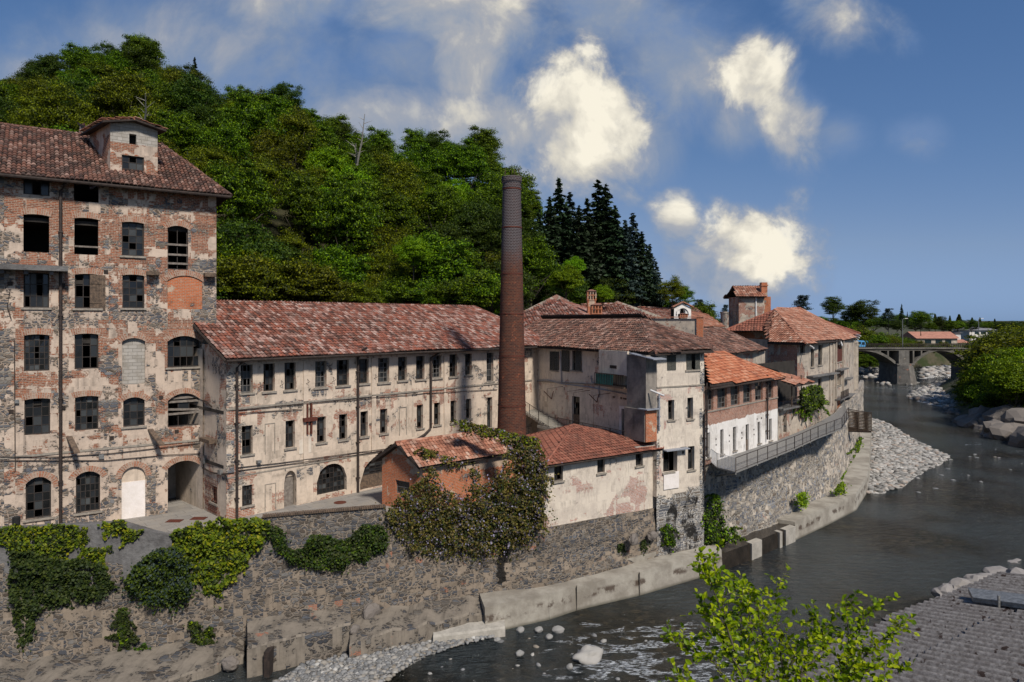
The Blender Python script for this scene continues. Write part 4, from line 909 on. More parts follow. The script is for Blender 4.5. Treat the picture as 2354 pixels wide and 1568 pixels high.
# fire wall behind
m_ = MB(); A_ = col(1432, 62.5); B_ = col(1613, 60.3); z_ = CAMZ+.1
FF = Facade(A_, B_); m_.fbox(FF, 0, FF.L, 16.5, z_, -.4, 0); m_.build('fire_wall', M['rough'], rh, paint=lambda q: (.35, .1, .25))
m_ = MB(); m_.fbox(FF, FF.L-.45, FF.L+.1, 16.0, z_+.1, -.5, .15); m_.build('brick_pier', M['brick'], rh, paint=lambda q: (.7, 0, .1))
m_ = MB(); m_.fbox(FF, -.1, FF.L+.2, z_+.1, z_+.17, -.5, .2); m_.build('coping', M['tile_old'], rh)
# ================================================================= WHITE WORKSHOP
FE = Facade(col(1619, 52.9), col(1787, 63.3)); ws = thing('white_workshop', 'white and brick workshop with orange tile roof and a long upper window band', 'workshop', (*((FE.p0+FE.p1)/2), 8))
eu = [(213, 268, 805, 970), (295, 362, 795, 955), (388, 450, 790, 940), (475, 535, 780, 920), (558, 612, 770, 908), (638, 685, 760, 893)]
el = [(222, 243, 1100, 1275), (315, 338, 1078, 1252), (405, 427, 1060, 1225), (493, 515, 1042, 1250), (576, 596, 1025, 1175), (655, 675, 1003, 1155)]
eo = [op(FE, z5, *r_) for r_ in eu]; eo = [(a, b, 12.05, 13.75, 0) for a, b, c, d, e in eo]; elo = [op(FE, z5, *r_) for r_ in el]
wall('wall', FE, 0, FE.L, 7.9, 14.0, eo+elo, M['white'], ws, lambda u, z: (.95, 0, 0) if z > 11.0 else ((.0, 0, 0) if z > 8.3 or u > 2 else (.7, .2, 0)), step=.34, depth=.3)
for q in eo: window(FE, q, ws, 3, 4, broken=.05, fm='gframe', inset=.2, bar=.05, sill=False)
for i, q in enumerate(elo): window(FE, q, ws, 1, 4, broken=0, fm='gframe', inset=.16, sill=(i != 3))
q = elo[3]; m_ = MB(); m_.fbox(FE, q[0], q[1], q[2], q[2]+1.2, -.15, -.1); m_.build('wooden_door', M['timber'], ws)
m_ = MB(); m_.fbox(FE, 0, FE.L, 11.95, 12.05, 0, .06)
m_.build('sill_band', M['stone_sill'], ws)
nE = -FE.n; A_ = FE.p1+nE*9; B_ = FE.p0+nE*9
m_ = MB(); m_.quad((*FE.p1, 7.9), (*A_, 7.9), (*A_, 16), (*FE.p1, 14)); m_.quad((*A_, 7.9), (*B_, 7.9), (*B_, 16), (*A_, 16)); m_.quad((*B_, 7.9), (*FE.p0, 7.9), (*FE.p0, 14), (*B_, 16)); m_.build('rear_wall', M['rough'], ws)
m_ = MB(); m_.slab([(*(FE.p0+nE*.35), 11.6), (*(FE.p1+nE*.35), 11.6), (*A_, 11.6), (*B_, 11.6)], .2); m_.quad((*(FE.p0+nE*4), 8), (*(FE.p1+nE*4), 8), (*(FE.p1+nE*4), 14), (*(FE.p0+nE*4), 14)); m_.build('inner_floor', M['void'], ws)
rE0 = FE.P(-.1, 13.98, .55); rE1 = FE.P(FE.L+.35, 13.98, .55); rt1 = at_d(*z5(335, 547), 63.0); rt0 = at_d(*z5(205, 558), 58.6)
rt0.z = rt1.z = (rt0.z+rt1.z)/2
tiles([[rE0, rE1, rt1, rt0]], 'tile_red', ws, tw=.27, tl=.38, ah=.035, jit=.004, ridge=[(rt0, rt1), (rt1, rE1)], rr=.1)
m_ = MB(); m_.tube([rE0-Vector((0, 0, .12)), rE1-Vector((0, 0, .12))], .09, 8); bb = Vector((0, 0, .16)); m_.obox(rE1-Vector((0, 0, .2)), rt1-rE1, (.12, .12, 0), bb)
m_.build('gutter', M['under'], ws)
upipe(FE, z5(633, 0)[0], 862, 1010, .08, 'downpipe', ws); upipe(FE, z5(209, 0)[0], 880, 1050, .07, 'downpipe', ws)
m_ = MB()
for x, y in ((285, 1145), (285, 1185), (378, 1120), (377, 1160), (465, 1100), (466, 1137), (549, 1078), (550, 1113), (572, 1005), (603, 998)):
    p = z5(x, y); u = FE.u(p[0]); z = FE.z(*p); m_.fbox(FE, u-.07, u+.07, z-.06, z+.06, -.05, .03)
m_.build('wall_anchor', M['iron'], ws)

# ================================================================= HOUSE AT THE RIVER BEND
bh = thing('bend_house', 'tall grey plastered house at the river bend with broad orange hipped roof', 'house', (38, 82, 8))
P1, P2, P3, P4, P5 = col(1764, 78.5), col(1832, 74.5), col(1918, 82.5), col(1936, 86.5), col(1962, 98)
G1, G2, G3, G4 = Facade(P1, P2), Facade(P2, P3), Facade(P3, P4), Facade(P4, P5)
wall('plaster_wall', G1, 0, G1.L, 9, 16.9, [], M['rough'], bh, lambda u, z: (.58 if z > 13.2 else .35, .25 if z < 13 else .05, 0), step=.45)
h2 = [op(G2, z5, *r_) for r_ in ((947, 970, 515, 642), (998, 1026, 490, 628), (872, 905, 480, 545), (997, 1022, 722, 790), (985, 1002, 940, 1018))]
wall('river_wall_face', G2, 0, G2.L, 5.5, 16.9, h2, M['rough'], bh, lambda u, z: (.16+.3*(u < 1.6), .1+.5*clamp((8.5-z)*.6), 0), step=.5)
for q in h2: window(G2, q, bh, 2, 3, broken=.3, inset=.2)
h3 = [op(G3, z5, *r_) for r_ in ((1114, 1168, 485, 605), (1114, 1160, 672, 772), (1116, 1152, 855, 955))]
h3 = [(max(a, .15), min(b, G3.L-.15), c, d, 0) for a, b, c, d, e in h3]
wall('loggia_wall', G3, 0, G3.L, 5.5, 16.9, h3[:2], M['rough'], bh, lambda u, z: (.2, .05, 0), step=.5, depth=.9)
for q in h3[:2]: window(G3, q, bh, 3, 3, broken=.2, inset=.7)
m_ = MB(); q = h3[0]; m_.fbox(G3, q[0], q[1], q[2], q[2]+1.5, -.1, 0.02); m_.build('loggia_boarding', M['rust'], bh)
m_ = MB(); q = h3[2]; m_.fbox(G3, q[0], q[1], q[2], q[3], -.1, .03); m_.build('brick_panel', M['brick'], bh, paint=lambda p: (.8, 0, 0))
wall('end_wall', G4, 0, G4.L, 4.5, 16.9, [], M['rough'], bh, lambda u, z: (.15, .1+.5*clamp((9.5-z)*.5), 0), step=.6)
m_ = MB(); bk1, bk2 = Vector((28, 96)), Vector((42, 112)); m_.quad((*P5, 5), (*bk2, 5), (*bk2, 16.9), (*P5, 16.9)); m_.quad((*bk2, 5), (*bk1, 5), (*bk1, 16.9), (*bk2, 16.9)); m_.quad((*bk1, 5), (*P1, 5), (*P1, 16.9), (*bk1, 16.9)); m_.build('rear_wall', M['rough'], bh)
m_ = MB(); m_.quad((*(P1+Vector((1.5, 3))), 6), (*(P2+Vector((0, 3.5))), 6), (*(P2+Vector((0, 3.5))), 16.6), (*(P1+Vector((1.5, 3))), 16.6)); m_.quad((*(P2+Vector((0, 3.5))), 6), (*(P3+Vector((-2.5, 2))), 6), (*(P3+Vector((-2.5, 2))), 16.6), (*(P2+Vector((0, 3.5))), 16.6)); m_.quad((*(P3+Vector((-2.5, 2))), 6), (*(P5+Vector((-4, 0))), 6), (*(P5+Vector((-4, 0))), 16.6), (*(P3+Vector((-2.5, 2))), 16.6)); m_.build('inner_partition', M['void'], bh)
e1 = at_d(1764, 786, 77.5); e2 = at_d(1851, 789, 73.2); e3 = at_d(1930, 781, 83.5); e4 = at_d(1968, 776, 97.5); aA = at_d(1780, 711, 86); aB = at_d(1838, 708, 93); e1b = at_d(1758, 748, 84)
tiles([[e1, e2, aA], [e2, e3, aB, aA], [e3, e4, aB], [e1b, e1, aA]], 'tile_old', bh, tw=.34, tl=.46, ah=.06, jit=.012, ridge=[(aA, aB), (aA, e2), (aB, e3), (aB, e4)], rr=.13)
m_ = MB(); dn_ = Vector((0, 0, .15)); m_.tube([e1-dn_, e2-dn_, e3-dn_, e4-dn_], .09, 6); m_.build('gutter', M['under'], bh)
m_ = MB(); m_.tube([at_d(*z5(922, 482), 75), at_d(*z5(968, 512), 73.4)], .09, 6); m_.tube([at_d(*z5(1157, 468), 84), at_d(*z5(1166, 492), 82.5)], .09, 6)
for k in range(4): m_.tube([at_d(*z5(1245+k*7, 450-k*12), 97), at_d(*z5(1268+k*9, 462-k*12), 95.5)], .08, 5)
m_.build('spout_pipe', M['silver'], bh)
m_ = MB()
for F_, u0, u1, z_ in ((G2, 2.5, G2.L-.3, 12.9), (G3, 0, G3.L, 13.15), (G3, 0, G3.L, 9.6), (G4, 1, 5, 11.6), (G4, 2, 7, 9.3)): m_.fbox(F_, u0, u1, z_-.15, z_, 0, .75)
m_.build('balcony_slab', M['conc_grey'], bh)
railing([G3.P(0, 9.6, .7), G3.P(G3.L, 9.6, .7)], .9, bh, name='balcony_railing'); 
m_ = MB()
for u in (.2, G3.L-.2): m_.fbox(G3, u-.16, u+.16, 8, 16.8, 0, .22)
for u in (G2.L-.5, G2.L-1.6): m_.fbox(G2, u-.14, u+.14, 9, 16.6, 0, .1)
build_split(m_, 'pilaster', M['rough'], bh)
# rear roofs of the bend house
r2 = thing('rear_wing', 'brown hipped roof wing over a red wall behind the bend house', 'building', (34, 88, 9))
q0_ = at_d(1664, 760, 85); q1_ = at_d(1772, 759, 83.0); q2_ = aA+Vector((.4, 1.2, -.1)); q3_ = at_d(1720, 722, 92)
tiles([[q0_, q1_, q2_]], 'tile_brown', r2, tw=.34, tl=.46, ah=.05, ridge=[(q0_, q2_)])
m_ = MB(); wA, wB = at_d(1685, 772, 86), at_d(1768, 772, 84.5); m_.quad((wA.x, wA.y, 12), (wB.x, wB.y, 12), (wB.x, wB.y, 18.3), (wA.x, wA.y, 18.3)); m_.quad((wA.x, wA.y, 8), (wA.x, wA.y, 18.3), (wA.x+3, 95, 18.3), (wA.x+3, 95, 8)); m_.build('wall', M['brick'], r2, paint=lambda p: (.8, 0, 0))
r3 = thing('far_wing', 'low brown red roof running away behind the bend house', 'building', (50, 110, 9))
s1_ = at_d(1822, 713, 104); s2_ = at_d(1836, 709, 100); s3_ = at_d(1977, 766, 104); s4_ = at_d(1970, 775, 99.5); s5_ = at_d(1850, 735, 94)
tiles([[s4_, s3_, s1_, s5_]], 'tile_brown', r3, tw=.36, tl=.46, ah=.05, ridge=[(s1_, s3_)])
m_ = MB(); m_.box((s3_.x-6, 103, 4), (s3_.x-.8, 116, 16)); m_.build('wall', M['rough'], r3)
# old roof between river house and bend house
r4 = thing('middle_building', 'dark mossy coppo tile roof between river house and bend house', 'building', (21, 66, 8))
t0, t1, t2, t3, t4 = at_d(*z5(196, 545), 60), at_d(*z5(575, 548), 70), at_d(*z5(640, 520), 74), at_d(*z5(335, 386), 76), at_d(*z5(196, 370), 72)
t0.z = t1.z = (t0.z+t1.z)/2; t3.z = t4.z = (t3.z+t4.z)/2
tiles([[t0, t1, t3, t4], [t1, t2, t3]], 'tile_dark', r4, tw=.3, tl=.44, ah=.09, jit=.02, ridge=[(t3, t1), (t4, t3)], rr=.14)
m_ = MB(); m_.quad((t0.x+.3, t0.y+.6, 8), (t1.x-.3, t1.y+.6, 8), (t1.x-.3, t1.y+.6, t1.z), (t0.x+.3, t0.y+.6, t0.z)); m_.quad((t1.x-.3, t1.y+.6, 8), (t2.x, t2.y+.5, 8), (t2.x, t2.y+.5, t2.z), (t1.x-.3, t1.y+.6, t1.z)); m_.build('wall', M['rough'], r4, paint=lambda p: (.5, 0, .2))
# canopy annex
an = thing('riverside_annex', 'dark open loggia under a small orange tile canopy beside the white workshop', 'loggia', (27, 67, 8))
c0_ = at_d(*z5(728, 735), 64.0); c1_ = at_d(*z5(840, 777), 64.5); c2_ = at_d(*z5(970, 742), 71.5); c3_ = at_d(*z5(722, 688), 69.5)
tiles([[c0_, c1_, c2_, c3_]], 'tile_old', an, tw=.34, tl=.44, ah=.06)
AN = Facade(col(1788, 66.0), col(1878, 72.5)); m_ = MB()
wall('lower_wall', AN, 0, AN.L, 6.5, 10.6, [(1.2, 1.9, 8.1, 9.8, 0)], M['rough'], an, lambda u, z: (.35, .15, 0)); m_.fbox(AN, 0, AN.L, 10.45, 10.62, -2, .55); m_.build('loggia_floor', M['conc_grey'], an)
m_ = MB(); m_.quad(AN.P(0, 10.6, -2.4), AN.P(AN.L, 10.6, -2.4), AN.P(AN.L, 14.8, -2.4), AN.P(0, 14.8, -2.4)); m_.quad(AN.P(0, 10.6, 0), AN.P(0, 10.6, -2.4), AN.P(0, 14.8, -2.4), AN.P(0, 14.3, 0)); m_.build('loggia_back', M['void'], an)
for u in (2.4, 4.6): pipe([AN.P(u, 10.6, .3), AN.P(u, 13.6, .3)], .06, 'timber', an, 'post')
railing([AN.P(0, 10.62, .5), AN.P(AN.L-.3, 10.62, .5)], .95, an, sp=.25)
for u in (1.0, 3.0, 5.0): pipe([AN.P(u, 10.4, .5), AN.P(u, 9.2, .02)], .05, 'timber', an, 'strut', 4)
# walkway
wk = thing('metal_walkway', 'steel grated walkway with railing hung on the river wall under the white workshop', 'walkway', (19, 53, 7))
wp = [at_z(1648, 1074, 8.0), at_z(1691, 1085, 8.0), at_z(1826, 1031, 8.0), at_z(1880, 1006, 8.25), at_z(1935, 985, 8.6), at_z(1950, 960, 8.9)]
inn = [FE.P(1.2, 8.0, -.1), FE.P(2.2, 8.0, -.1), FE.P(FE.L, 8.0, .0), Vector((*col(1868, 70.5), 8.25)), Vector((*col(1920, 78), 8.6)), Vector((*col(1940, 87), 8.9))]
m_ = MB()
for i in range(5): m_.slab([wp[i], wp[i+1], inn[i+1], inn[i]], .1)
for p in (.0,): pass
for i in range(1, 3):
    for t_ in (0, .33, .66):
        a_ = wp[i].lerp(wp[i+1], t_); b2 = inn[i].lerp(inn[i+1], t_); m_.tube([a_-Vector((0, 0, .15)), b2-Vector((0, 0, 1.3))], .05, 4)
m_.build('deck', simple('walkway_grating', (.24, .23, .215), (.15, .145, .135), 8), wk)
railing(wp[1:], 1.05, wk, mat='iron', sp=1.9, name='railing', r=.008, post=1.9, top=.03)
railing([inn[0], wp[0], wp[1]], 1.05, wk, mat='silver', sp=.14, name='white_end_railing', r=.016)
m_ = MB()
for h in (.55,):
    m_.tube([p+Vector((0, 0, h)) for p in wp[1:]], .012, 4)
m_.build('rail_wire', M['iron'], wk)
cg = thing('slatted_cage', 'brown slatted balcony cage jutting over the river at the house corner', 'balcony', (*col(1972, 84), 5))
m_ = MB(); A_ = at_d(1946, 990, 84); B_ = at_d(2002, 992, 82)
w_ = B_-A_; up_ = (at_d(1946, 946, 84)-A_)
for i in range(13): m_.obox(A_+up_*(i/13), w_, (0, .06, 0), Vector((0, 0, .1)))
for t_ in (0, .46, .985): m_.obox(A_+w_*t_+Vector((0, -.05, 0)), w_.normalized()*.08, (0, .05, 0), up_)
bk_ = Vector((-1.5, 4.5, 0))
for i in range(13): m_.obox(B_+up_*(i/13), bk_, (.06, 0, 0), Vector((0, 0, .1)))
m_.build('slat', M['timber'], cg); m_ = MB(); m_.slab([A_, B_, B_+bk_, A_+bk_], .15); m_.build('floor_frame', M['iron'], cg)

# ================================================================= REAR HALLS, BELFRY, TOWER
def hall(name, label, faces, mat, rid=(), walls=None, tw=.36):
    t_ = thing(name, label, 'building', (faces[0][0][0], faces[0][0][1], 8))
    tiles(faces, mat, t_, tw=tw, tl=.5, ah=.09, jit=.02, ridge=rid, rr=.16)
    if walls:
        m_ = MB()
        for a, b in walls: m_.quad((a[0], a[1], 8), (b[0], b[1], 8), (b[0], b[1], b[2]), (a[0], a[1], a[2]))
        m_.build('wall', M['rough'], t_, paint=lambda p: (.4, .2, .15))
    return t_
A0, A1, A2_, A3 = at_d(1120, 752, 76), at_d(1385, 752, 78), at_d(1285, 690, 88), at_d(1268, 690, 88)
hA = hall('rear_hall', 'hipped mottled tile roof hall directly right of the chimney stack', [[A0, A1, A2_, A3], [A1, at_d(1440, 735, 98), A2_]], 'tile_pink', [(A2_, A1)], [(A0, A1)])
m_ = MB()
def wallline(pts, d, th, h):
    for a, b in zip(pts, pts[1:]):
        p, q = at_d(*a, d), at_d(*b, d); m_.add([p, q, q-Vector((0, 0, h)), p-Vector((0, 0, h)), p+Vector((0, th, 0)), q+Vector((0, th, 0)), q+Vector((0, th, -h)), p+Vector((0, th, -h))], [(3, 2, 1, 0), (4, 5, 6, 7), (0, 1, 5, 4), (0, 4, 7, 3), (1, 2, 6, 5)])
wallline([(1196, 718), (1279, 677), (1350, 712), (1372, 722)], 90, .6, 5); m_.build('stepped_fire_wall', M['rough'], hA, paint=lambda p: (.4, .2, .3))
B0, B1, B2_, B3 = at_d(1330, 752, 92), at_d(1560, 752, 92), at_d(1425, 698, 110), at_d(1335, 700, 110)
hB = hall('rear_hall', 'pinkish tile roof hall with a stepped fire wall behind the brick pots', [[B0, B1, B2_, B3]], 'tile_pink', [(B3, B2_)], [(B0, B1)])
m_ = MB(); wallline([(1385, 711), (1419, 692), (1460, 706), (1535, 732)], 112, .8, 4); m_.build('stepped_fire_wall', M['rough'], hB, paint=lambda p: (.4, .2, .3))
C0, C1, C2_, C3 = at_d(1430, 752, 112), at_d(1655, 752, 108), at_d(1600, 712, 132), at_d(1455, 705, 132)
hall('rear_hall', 'long pale tile roof hall behind the belfry', [[C0, C1, C2_, C3]], 'tile_pink', [(C3, C2_)], [(C0, C1)])
D0, D1, D2_, D3 = at_d(1618, 762, 92), at_d(1668, 752, 94), at_d(1622, 722, 104), at_d(1560, 715, 104)
hall('low_roof', 'low red tile roof between belfry and roof tower', [[at_d(1575, 755, 90), D1, D2_, D3]], 'tile_old', (), [(at_d(1560, 755, 90), D1)])
# skylight dome
m_ = MB(); pts = []
for k in range(7):
    a = math.pi*k/6; pts.append((a, math.sin(a)))
p0_ = at_d(1302, 739, 72); p1_ = at_d(1331, 739, 72); vs = []
for a, s_ in pts:
    b2 = p0_.lerp(p1_, (1-math.cos(a))/2); vs += [b2+Vector((0, 0, s_*.5)), b2+Vector((.3, 1.6, s_*.5+.1))]
m_.add(vs, [(2*k, 2*k+2, 2*k+3, 2*k+1) for k in range(6)]); dm = m_.build('bent_roof_sheet', M['lead'], None); tag(dm, 'pale blue bent metal sheet lying on the roof right of the chimney stack', 'metal sheet')
# ornate brick pots
def pot(x0, x1, yb, yt, d, label):
    t_ = thing('ornate_chimney_pot', label, 'chimney pot', at_d((x0+x1)/2, yb, d), 'arcaded brick chimney pots on the roofs')
    a = at_d(x0, yb, d); b = at_d(x1, yt, d); wd = b.x-a.x; H_ = b.z-a.z; m_ = MB(); c = ((a.x+b.x)/2, d+wd/2)
    def bx_(s_, za, zb): m_.box((c[0]-wd*s_/2, c[1]-wd*s_/2, a.z+H_*za), (c[0]+wd*s_/2, c[1]+wd*s_/2, a.z+H_*zb))
    bx_(.95, -.6, .3); bx_(1.08, .3, .36); bx_(1.12, .60, .66); bx_(.55, .36, .95)
    for za, zb in ((.36, .6), (.66, .84)):
        for i in range(4):
            for j in range(4):
                if i in (0, 3) or j in (0, 3):
                    px = c[0]-wd*.46+wd*.92*i/3; py = c[1]-wd*.46+wd*.92*j/3; m_.box((px-.07, py-.07, a.z+H_*za), (px+.07, py+.07, a.z+H_*zb))
    bx_(1.05, .84, .88); m_.build('brick_body', M['brick'], t_, paint=lambda p: (.8, 0, 0))
    m_ = MB(); z0 = a.z+H_*.88; r = wd*.62; m_.add([(c[0]-r, c[1]-r, z0), (c[0]+r, c[1]-r, z0), (c[0]+r, c[1]+r, z0), (c[0]-r, c[1]+r, z0), (c[0]-r*.2, c[1], a.z+H_), (c[0]+r*.2, c[1], a.z+H_)], [(0, 1, 5, 4), (2, 3, 4, 5), (1, 2, 5), (3, 0, 4), (3, 2, 1, 0)]); m_.build('tiled_cap', M['tile_dark'], t_)
pot(1360, 1398-15, 733, 697, 68, 'shorter brick pot with tiled cap in front of the taller one')
pot(1350, 1370, 702, 665, 84, 'taller narrow brick pot with tiled cap rising behind')
pot(1563, 1580, 735, 720, 80, 'small squat brick pot in front of the belfry')
m_ = MB()
bf = thing('belfry', 'small white belfry gable with an open arch among the rear roofs', 'belfry', at_d(1568, 735, 88))
FBf = Facade(col(1549, 88), col(1588, 88.5)); zt = CAMZ+(735-703)*88/F; ao = (FBf.L*.34, FBf.L*.66, zt-1.9, zt-.35, .35)
wall('arch_wall', FBf, 0, FBf.L, zt-4, zt+.5, [ao], M['white'], bf, None, depth=.5, ztop=lambda u: zt+.35-abs(u-FBf.L/2)*.55)
m_ = MB(); 
for s_ in (0, 1):
    a_ = FBf.P(FBf.L/2, zt+.45, .3); b2 = FBf.P(-.25 if s_ == 0 else FBf.L+.25, zt-.2, .3); m_.obox(a_, b2-a_, (0, 1.1, 0), (0, 0, .12))
m_.build('tiled_roof', M['tile_old'], bf); m_ = MB(); m_.fbox(FBf, 0, FBf.L, zt-4, zt-.4, -1.0, -.55); m_.build('rear_wall', M['void'], bf)
m_ = MB(); m_.tube([FBf.P(FBf.L/2+math.cos(a)*.85, zt-1.1+math.sin(a)*.85, .08) for a in [math.pi*k/8 for k in range(9)]], .09, 5); m_.build('moulding', M['white'], bf)
tw_ = thing('roof_tower', 'square plastered roof tower with red gable roof and a thin chimney', 'tower', (*col(1728, 97), 8))
a, b = at_d(*z5(445, 325), 97), at_d(*z5(622, 325), 97); zt = CAMZ+(735-z5(0, 152)[1])*97/F
m_ = MB(); m_.box((a.x, 97, 8), (b.x, 101.5, zt)); m_.build('wall', M['rough'], tw_, paint=lambda p: (.40, .05, 0))
m_ = MB(); a2_ = at_d(*z5(622, 325), 97); m_.box((a2_.x+.0, 97.02, 8), (a2_.x+.95, 97.9, zt)); m_.build('brick_quoin', M['brick'], tw_, paint=lambda p: (.8, 0, 0))
zr_ = CAMZ+(735-z5(0, 94)[1])*97/F+.35; L0 = at_d(*z5(426, 153), 96.4); L1 = at_d(*z5(640, 150), 96.4); T0 = Vector((L0.x+.5, 99.3, zr_)); T1 = Vector((L1.x+.3, 99.3, zr_)); K0 = Vector((L0.x, 102.2, L0.z)); K1 = Vector((L1.x+.2, 102.2, L1.z))
tiles([[L0, L1, T1, T0], [K1, K0, T0, T1]], 'tile_old', tw_, tw=.36, tl=.5, ah=.07)
m_ = MB(); c = at_d(*z5(628, 125), 97); zt2 = CAMZ+(735-z5(0, 52)[1])*97/F; m_.box((c.x-.42, 97.2, 10), (c.x+.42, 98, zt2)); m_.box((c.x-.5, 97.1, zt2-.5), (c.x+.5, 98.1, zt2-.35)); m_.build('chimney', M['brick'], tw_, paint=lambda p: (.8, 0, .3))
m_ = MB(); c = at_d(*z5(565, 150), 96.9); m_.tube([(c.x, 96.9, zt), (c.x, 96.9, 10)], .1, 6); m_.build('downpipe', M['silver'], tw_)
m_ = MB(); 
c = at_d(*z5(435, 330), 96.6)
for dx in (0, .5): m_.tube([(c.x+dx-.6, 96.6, 14), (c.x+dx-.6, 96.6, CAMZ+(735-z5(0, 250)[1])*97/F)], .05, 4)
for k in range(12): m_.tube([(c.x-.6, 96.6, 16+k*.5), (c.x-.1, 96.6, 16+k*.5)], .03, 4)
m_.build('roof_ladder', M['iron'], tw_)
a, b = at_d(*z5(345, 345), 112), at_d(*z5(432, 345), 112); zt = CAMZ+(735-z5(0, 268)[1])*112/F; cxx, rr = (a.x+b.x)/2, (b.x-a.x)/2
m_ = MB(); m_.prism([(cxx+math.cos(t_*math.pi/12)*rr, 114+math.sin(t_*math.pi/12)*rr) for t_ in range(24)], 8, zt); m_.prism([(cxx+math.cos(t_*math.pi/12)*rr*1.05, 114+math.sin(t_*math.pi/12)*rr*1.05) for t_ in range(24)], zt, zt+.3)
tk = m_.build('round_tank', M['rough'], None, paint=lambda p: (.3, .2, 0)); tag(tk, 'round plastered tank left of the roof tower', 'tank')

# ================================================================= BRIDGE, BUS, LAMPS
br = thing('road_bridge', 'grey concrete arch road bridge with stone pier crossing the river', 'bridge', (120, 208, 0))
BZ = 205.0
def bx(x): return (x-CX)/F*BZ
def bz(y): return CAMZ-(y-HY)*BZ/F
M['bridge'] = simple('bridge_concrete', (.17, .155, .135), (.085, .08, .07), .35, bstr=.4); M['bridge_stone'] = wall_mat('bridge_pier_stone', plaster=(.17, .16, .145), plaster2=(.10, .095, .088), seed=11, stone_dark=.65)
m_ = MB(); m_.box((60, BZ, bz(806)), (190, BZ+8, bz(801))); m_.box((60, BZ-.25, bz(802.5)), (190, BZ+.3, bz(799.5))); m_.build('deck', M['bridge'], br)
def arch(xa, xb, yspring, ycrown, th=1.0):
    m_ = MB(); n = 22; xa, xb = bx(xa), bx(xb); zs, zc = bz(yspring), bz(ycrown); lo = []; hi = []
    for i in range(n+1):
        t_ = -1+2*i/n; x = (xa+xb)/2+(xb-xa)/2*t_; z = zs+(zc-zs)*(1-abs(t_)**2.1); lo.append((x, z)); hi.append((x, z+th*(.6+.35*abs(t_))))
    for i in range(n):
        (x0, z0), (x1, z1_), (u0, w0), (u1, w1) = lo[i], lo[i+1], hi[i], hi[i+1]
        vs = [(x0, BZ, z0), (x1, BZ, z1_), (u1, BZ, w1), (u0, BZ, w0), (x0, BZ+8, z0), (x1, BZ+8, z1_), (u1, BZ+8, w1), (u0, BZ+8, w0)]
        m_.add(vs, [(0, 1, 2, 3), (7, 6, 5, 4), (0, 4, 5, 1), (3, 2, 6, 7)])
    m_.build('arch', M['bridge'], br)
    m_ = MB(); zd = bz(805.5); k = 0; x = xa+1.0
    while x < xb-.8:
        t_ = (x-(xa+xb)/2)/((xb-xa)/2); z = zs+(zc-zs)*(1-abs(t_)**2.1)+th*.6
        if zd-z > .35: m_.box((x-.22, BZ+.05, z-.1), (x+.22, BZ+7.9, zd))
        x += 2.4
    m_.build('spandrel_column', M['bridge'], br)
arch(1905, 2058, 838, 806.5); arch(2092, 2232, 848, 806.5); arch(2250, 2390, 848, 806.5)
def pier(x0, x1, xb0, xb1):
    m_ = MB(); zc, zb = bz(839), -2.0
    m_.prism([(bx(x0), BZ-.4), (bx(x1), BZ-.4), (bx(x1), BZ+8.4), (bx(x0), BZ+8.4)], zc, bz(806))
    A = [(bx(xb0), BZ-2), (bx((xb0+xb1)/2), BZ-4.2), (bx(xb1), BZ-2), (bx(xb1), BZ+9), (bx(xb0), BZ+9)]; B = [(bx(x0-6), BZ-1), (bx((x0+x1)/2), BZ-2.6), (bx(x1+6), BZ-1), (bx(x1+6), BZ+9), (bx(x0-6), BZ+9)]
    n = 5; m_.add([(*p, zb) for p in A]+[(*p, zc) for p in B], [tuple(range(5))[::-1], tuple(range(5, 10))]+[(i, (i+1) % n, n+(i+1) % n, n+i) for i in range(n)])
    m_.prism([(bx(x0-8), BZ-1.4), (bx(x1+8), BZ-1.4), (bx(x1+8), BZ+9), (bx(x0-8), BZ+9)], zc, zc+.4); m_.build('pier', M['bridge_stone'], br)
pier(2064, 2088, 2053, 2102); pier(2236, 2256, 2228, 2268)
m_ = MB(); x = 61
while x < 190:
    m_.box((x-.04, BZ-.1, bz(800)), (x+.04, BZ, bz(800)+1.1)); m_.box((x-.04, BZ+7.6, bz(800)), (x+.04, BZ+7.7, bz(800)+1.1)); x += .55
for y_ in (BZ-.12, BZ+7.58): m_.box((60, y_, bz(800)+1.08), (190, y_+.12, bz(800)+1.16))
m_.build('railing', M['iron'], br)
def lamp(x, ytop, label, out=1):
    t_ = thing('street_lamp', label, 'street lamp', (bx(x), BZ+.4, bz(800)), 'lamps on the road bridge'); X = bx(x); zt = bz(ytop)
    m_ = MB(); m_.tube([(X, BZ+.4, bz(801)), (X, BZ+.4, zt-.3), (X+.25*out, BZ+.5, zt), (X+1.1*out, BZ+.8, zt+.1)], .11, 6, .06); m_.build('pole', M['steel'], t_)
    m_ = MB(); m_.obox((X+.9*out, BZ+.65, zt+.02), (1.0*out, .3, .05), (0, .3, 0), (0, 0, .14)); m_.build('lamp_head', M['silver'], t_)
lamp(2076, 733, 'tall lamp standing on the bridge pier'); lamp(2251, 733, 'lamp at the right end of the bridge in front of the white house')
M['busblue'] = simple('bus_blue_paint', (.10, .34, .62), (.08, .28, .52), 2, rough=.35, bstr=0, spec=.5); M['bus_y'] = simple('bus_yellow_stripe', (.6, .55, .2), (.5, .46, .18), 2, rough=.4, bstr=0); M['rubber'] = simple('tyre_rubber', (.02, .02, .02), (.012, .012, .012), 4)
M['carglass'] = simple('vehicle_glass', (.015, .03, .035), (.01, .02, .022), 2, rough=.1, bstr=0, spec=.6)
bus = thing('coach_bus', 'light blue coach bus with yellow stripe crossing the bridge', 'bus', (bx(1975), BZ+3, bz(801)))
xr = bx(1998); xl = xr-11.5; zb = bz(801); zt = bz(783.5); y0, y1 = BZ+2.0, BZ+4.5; m_ = MB()
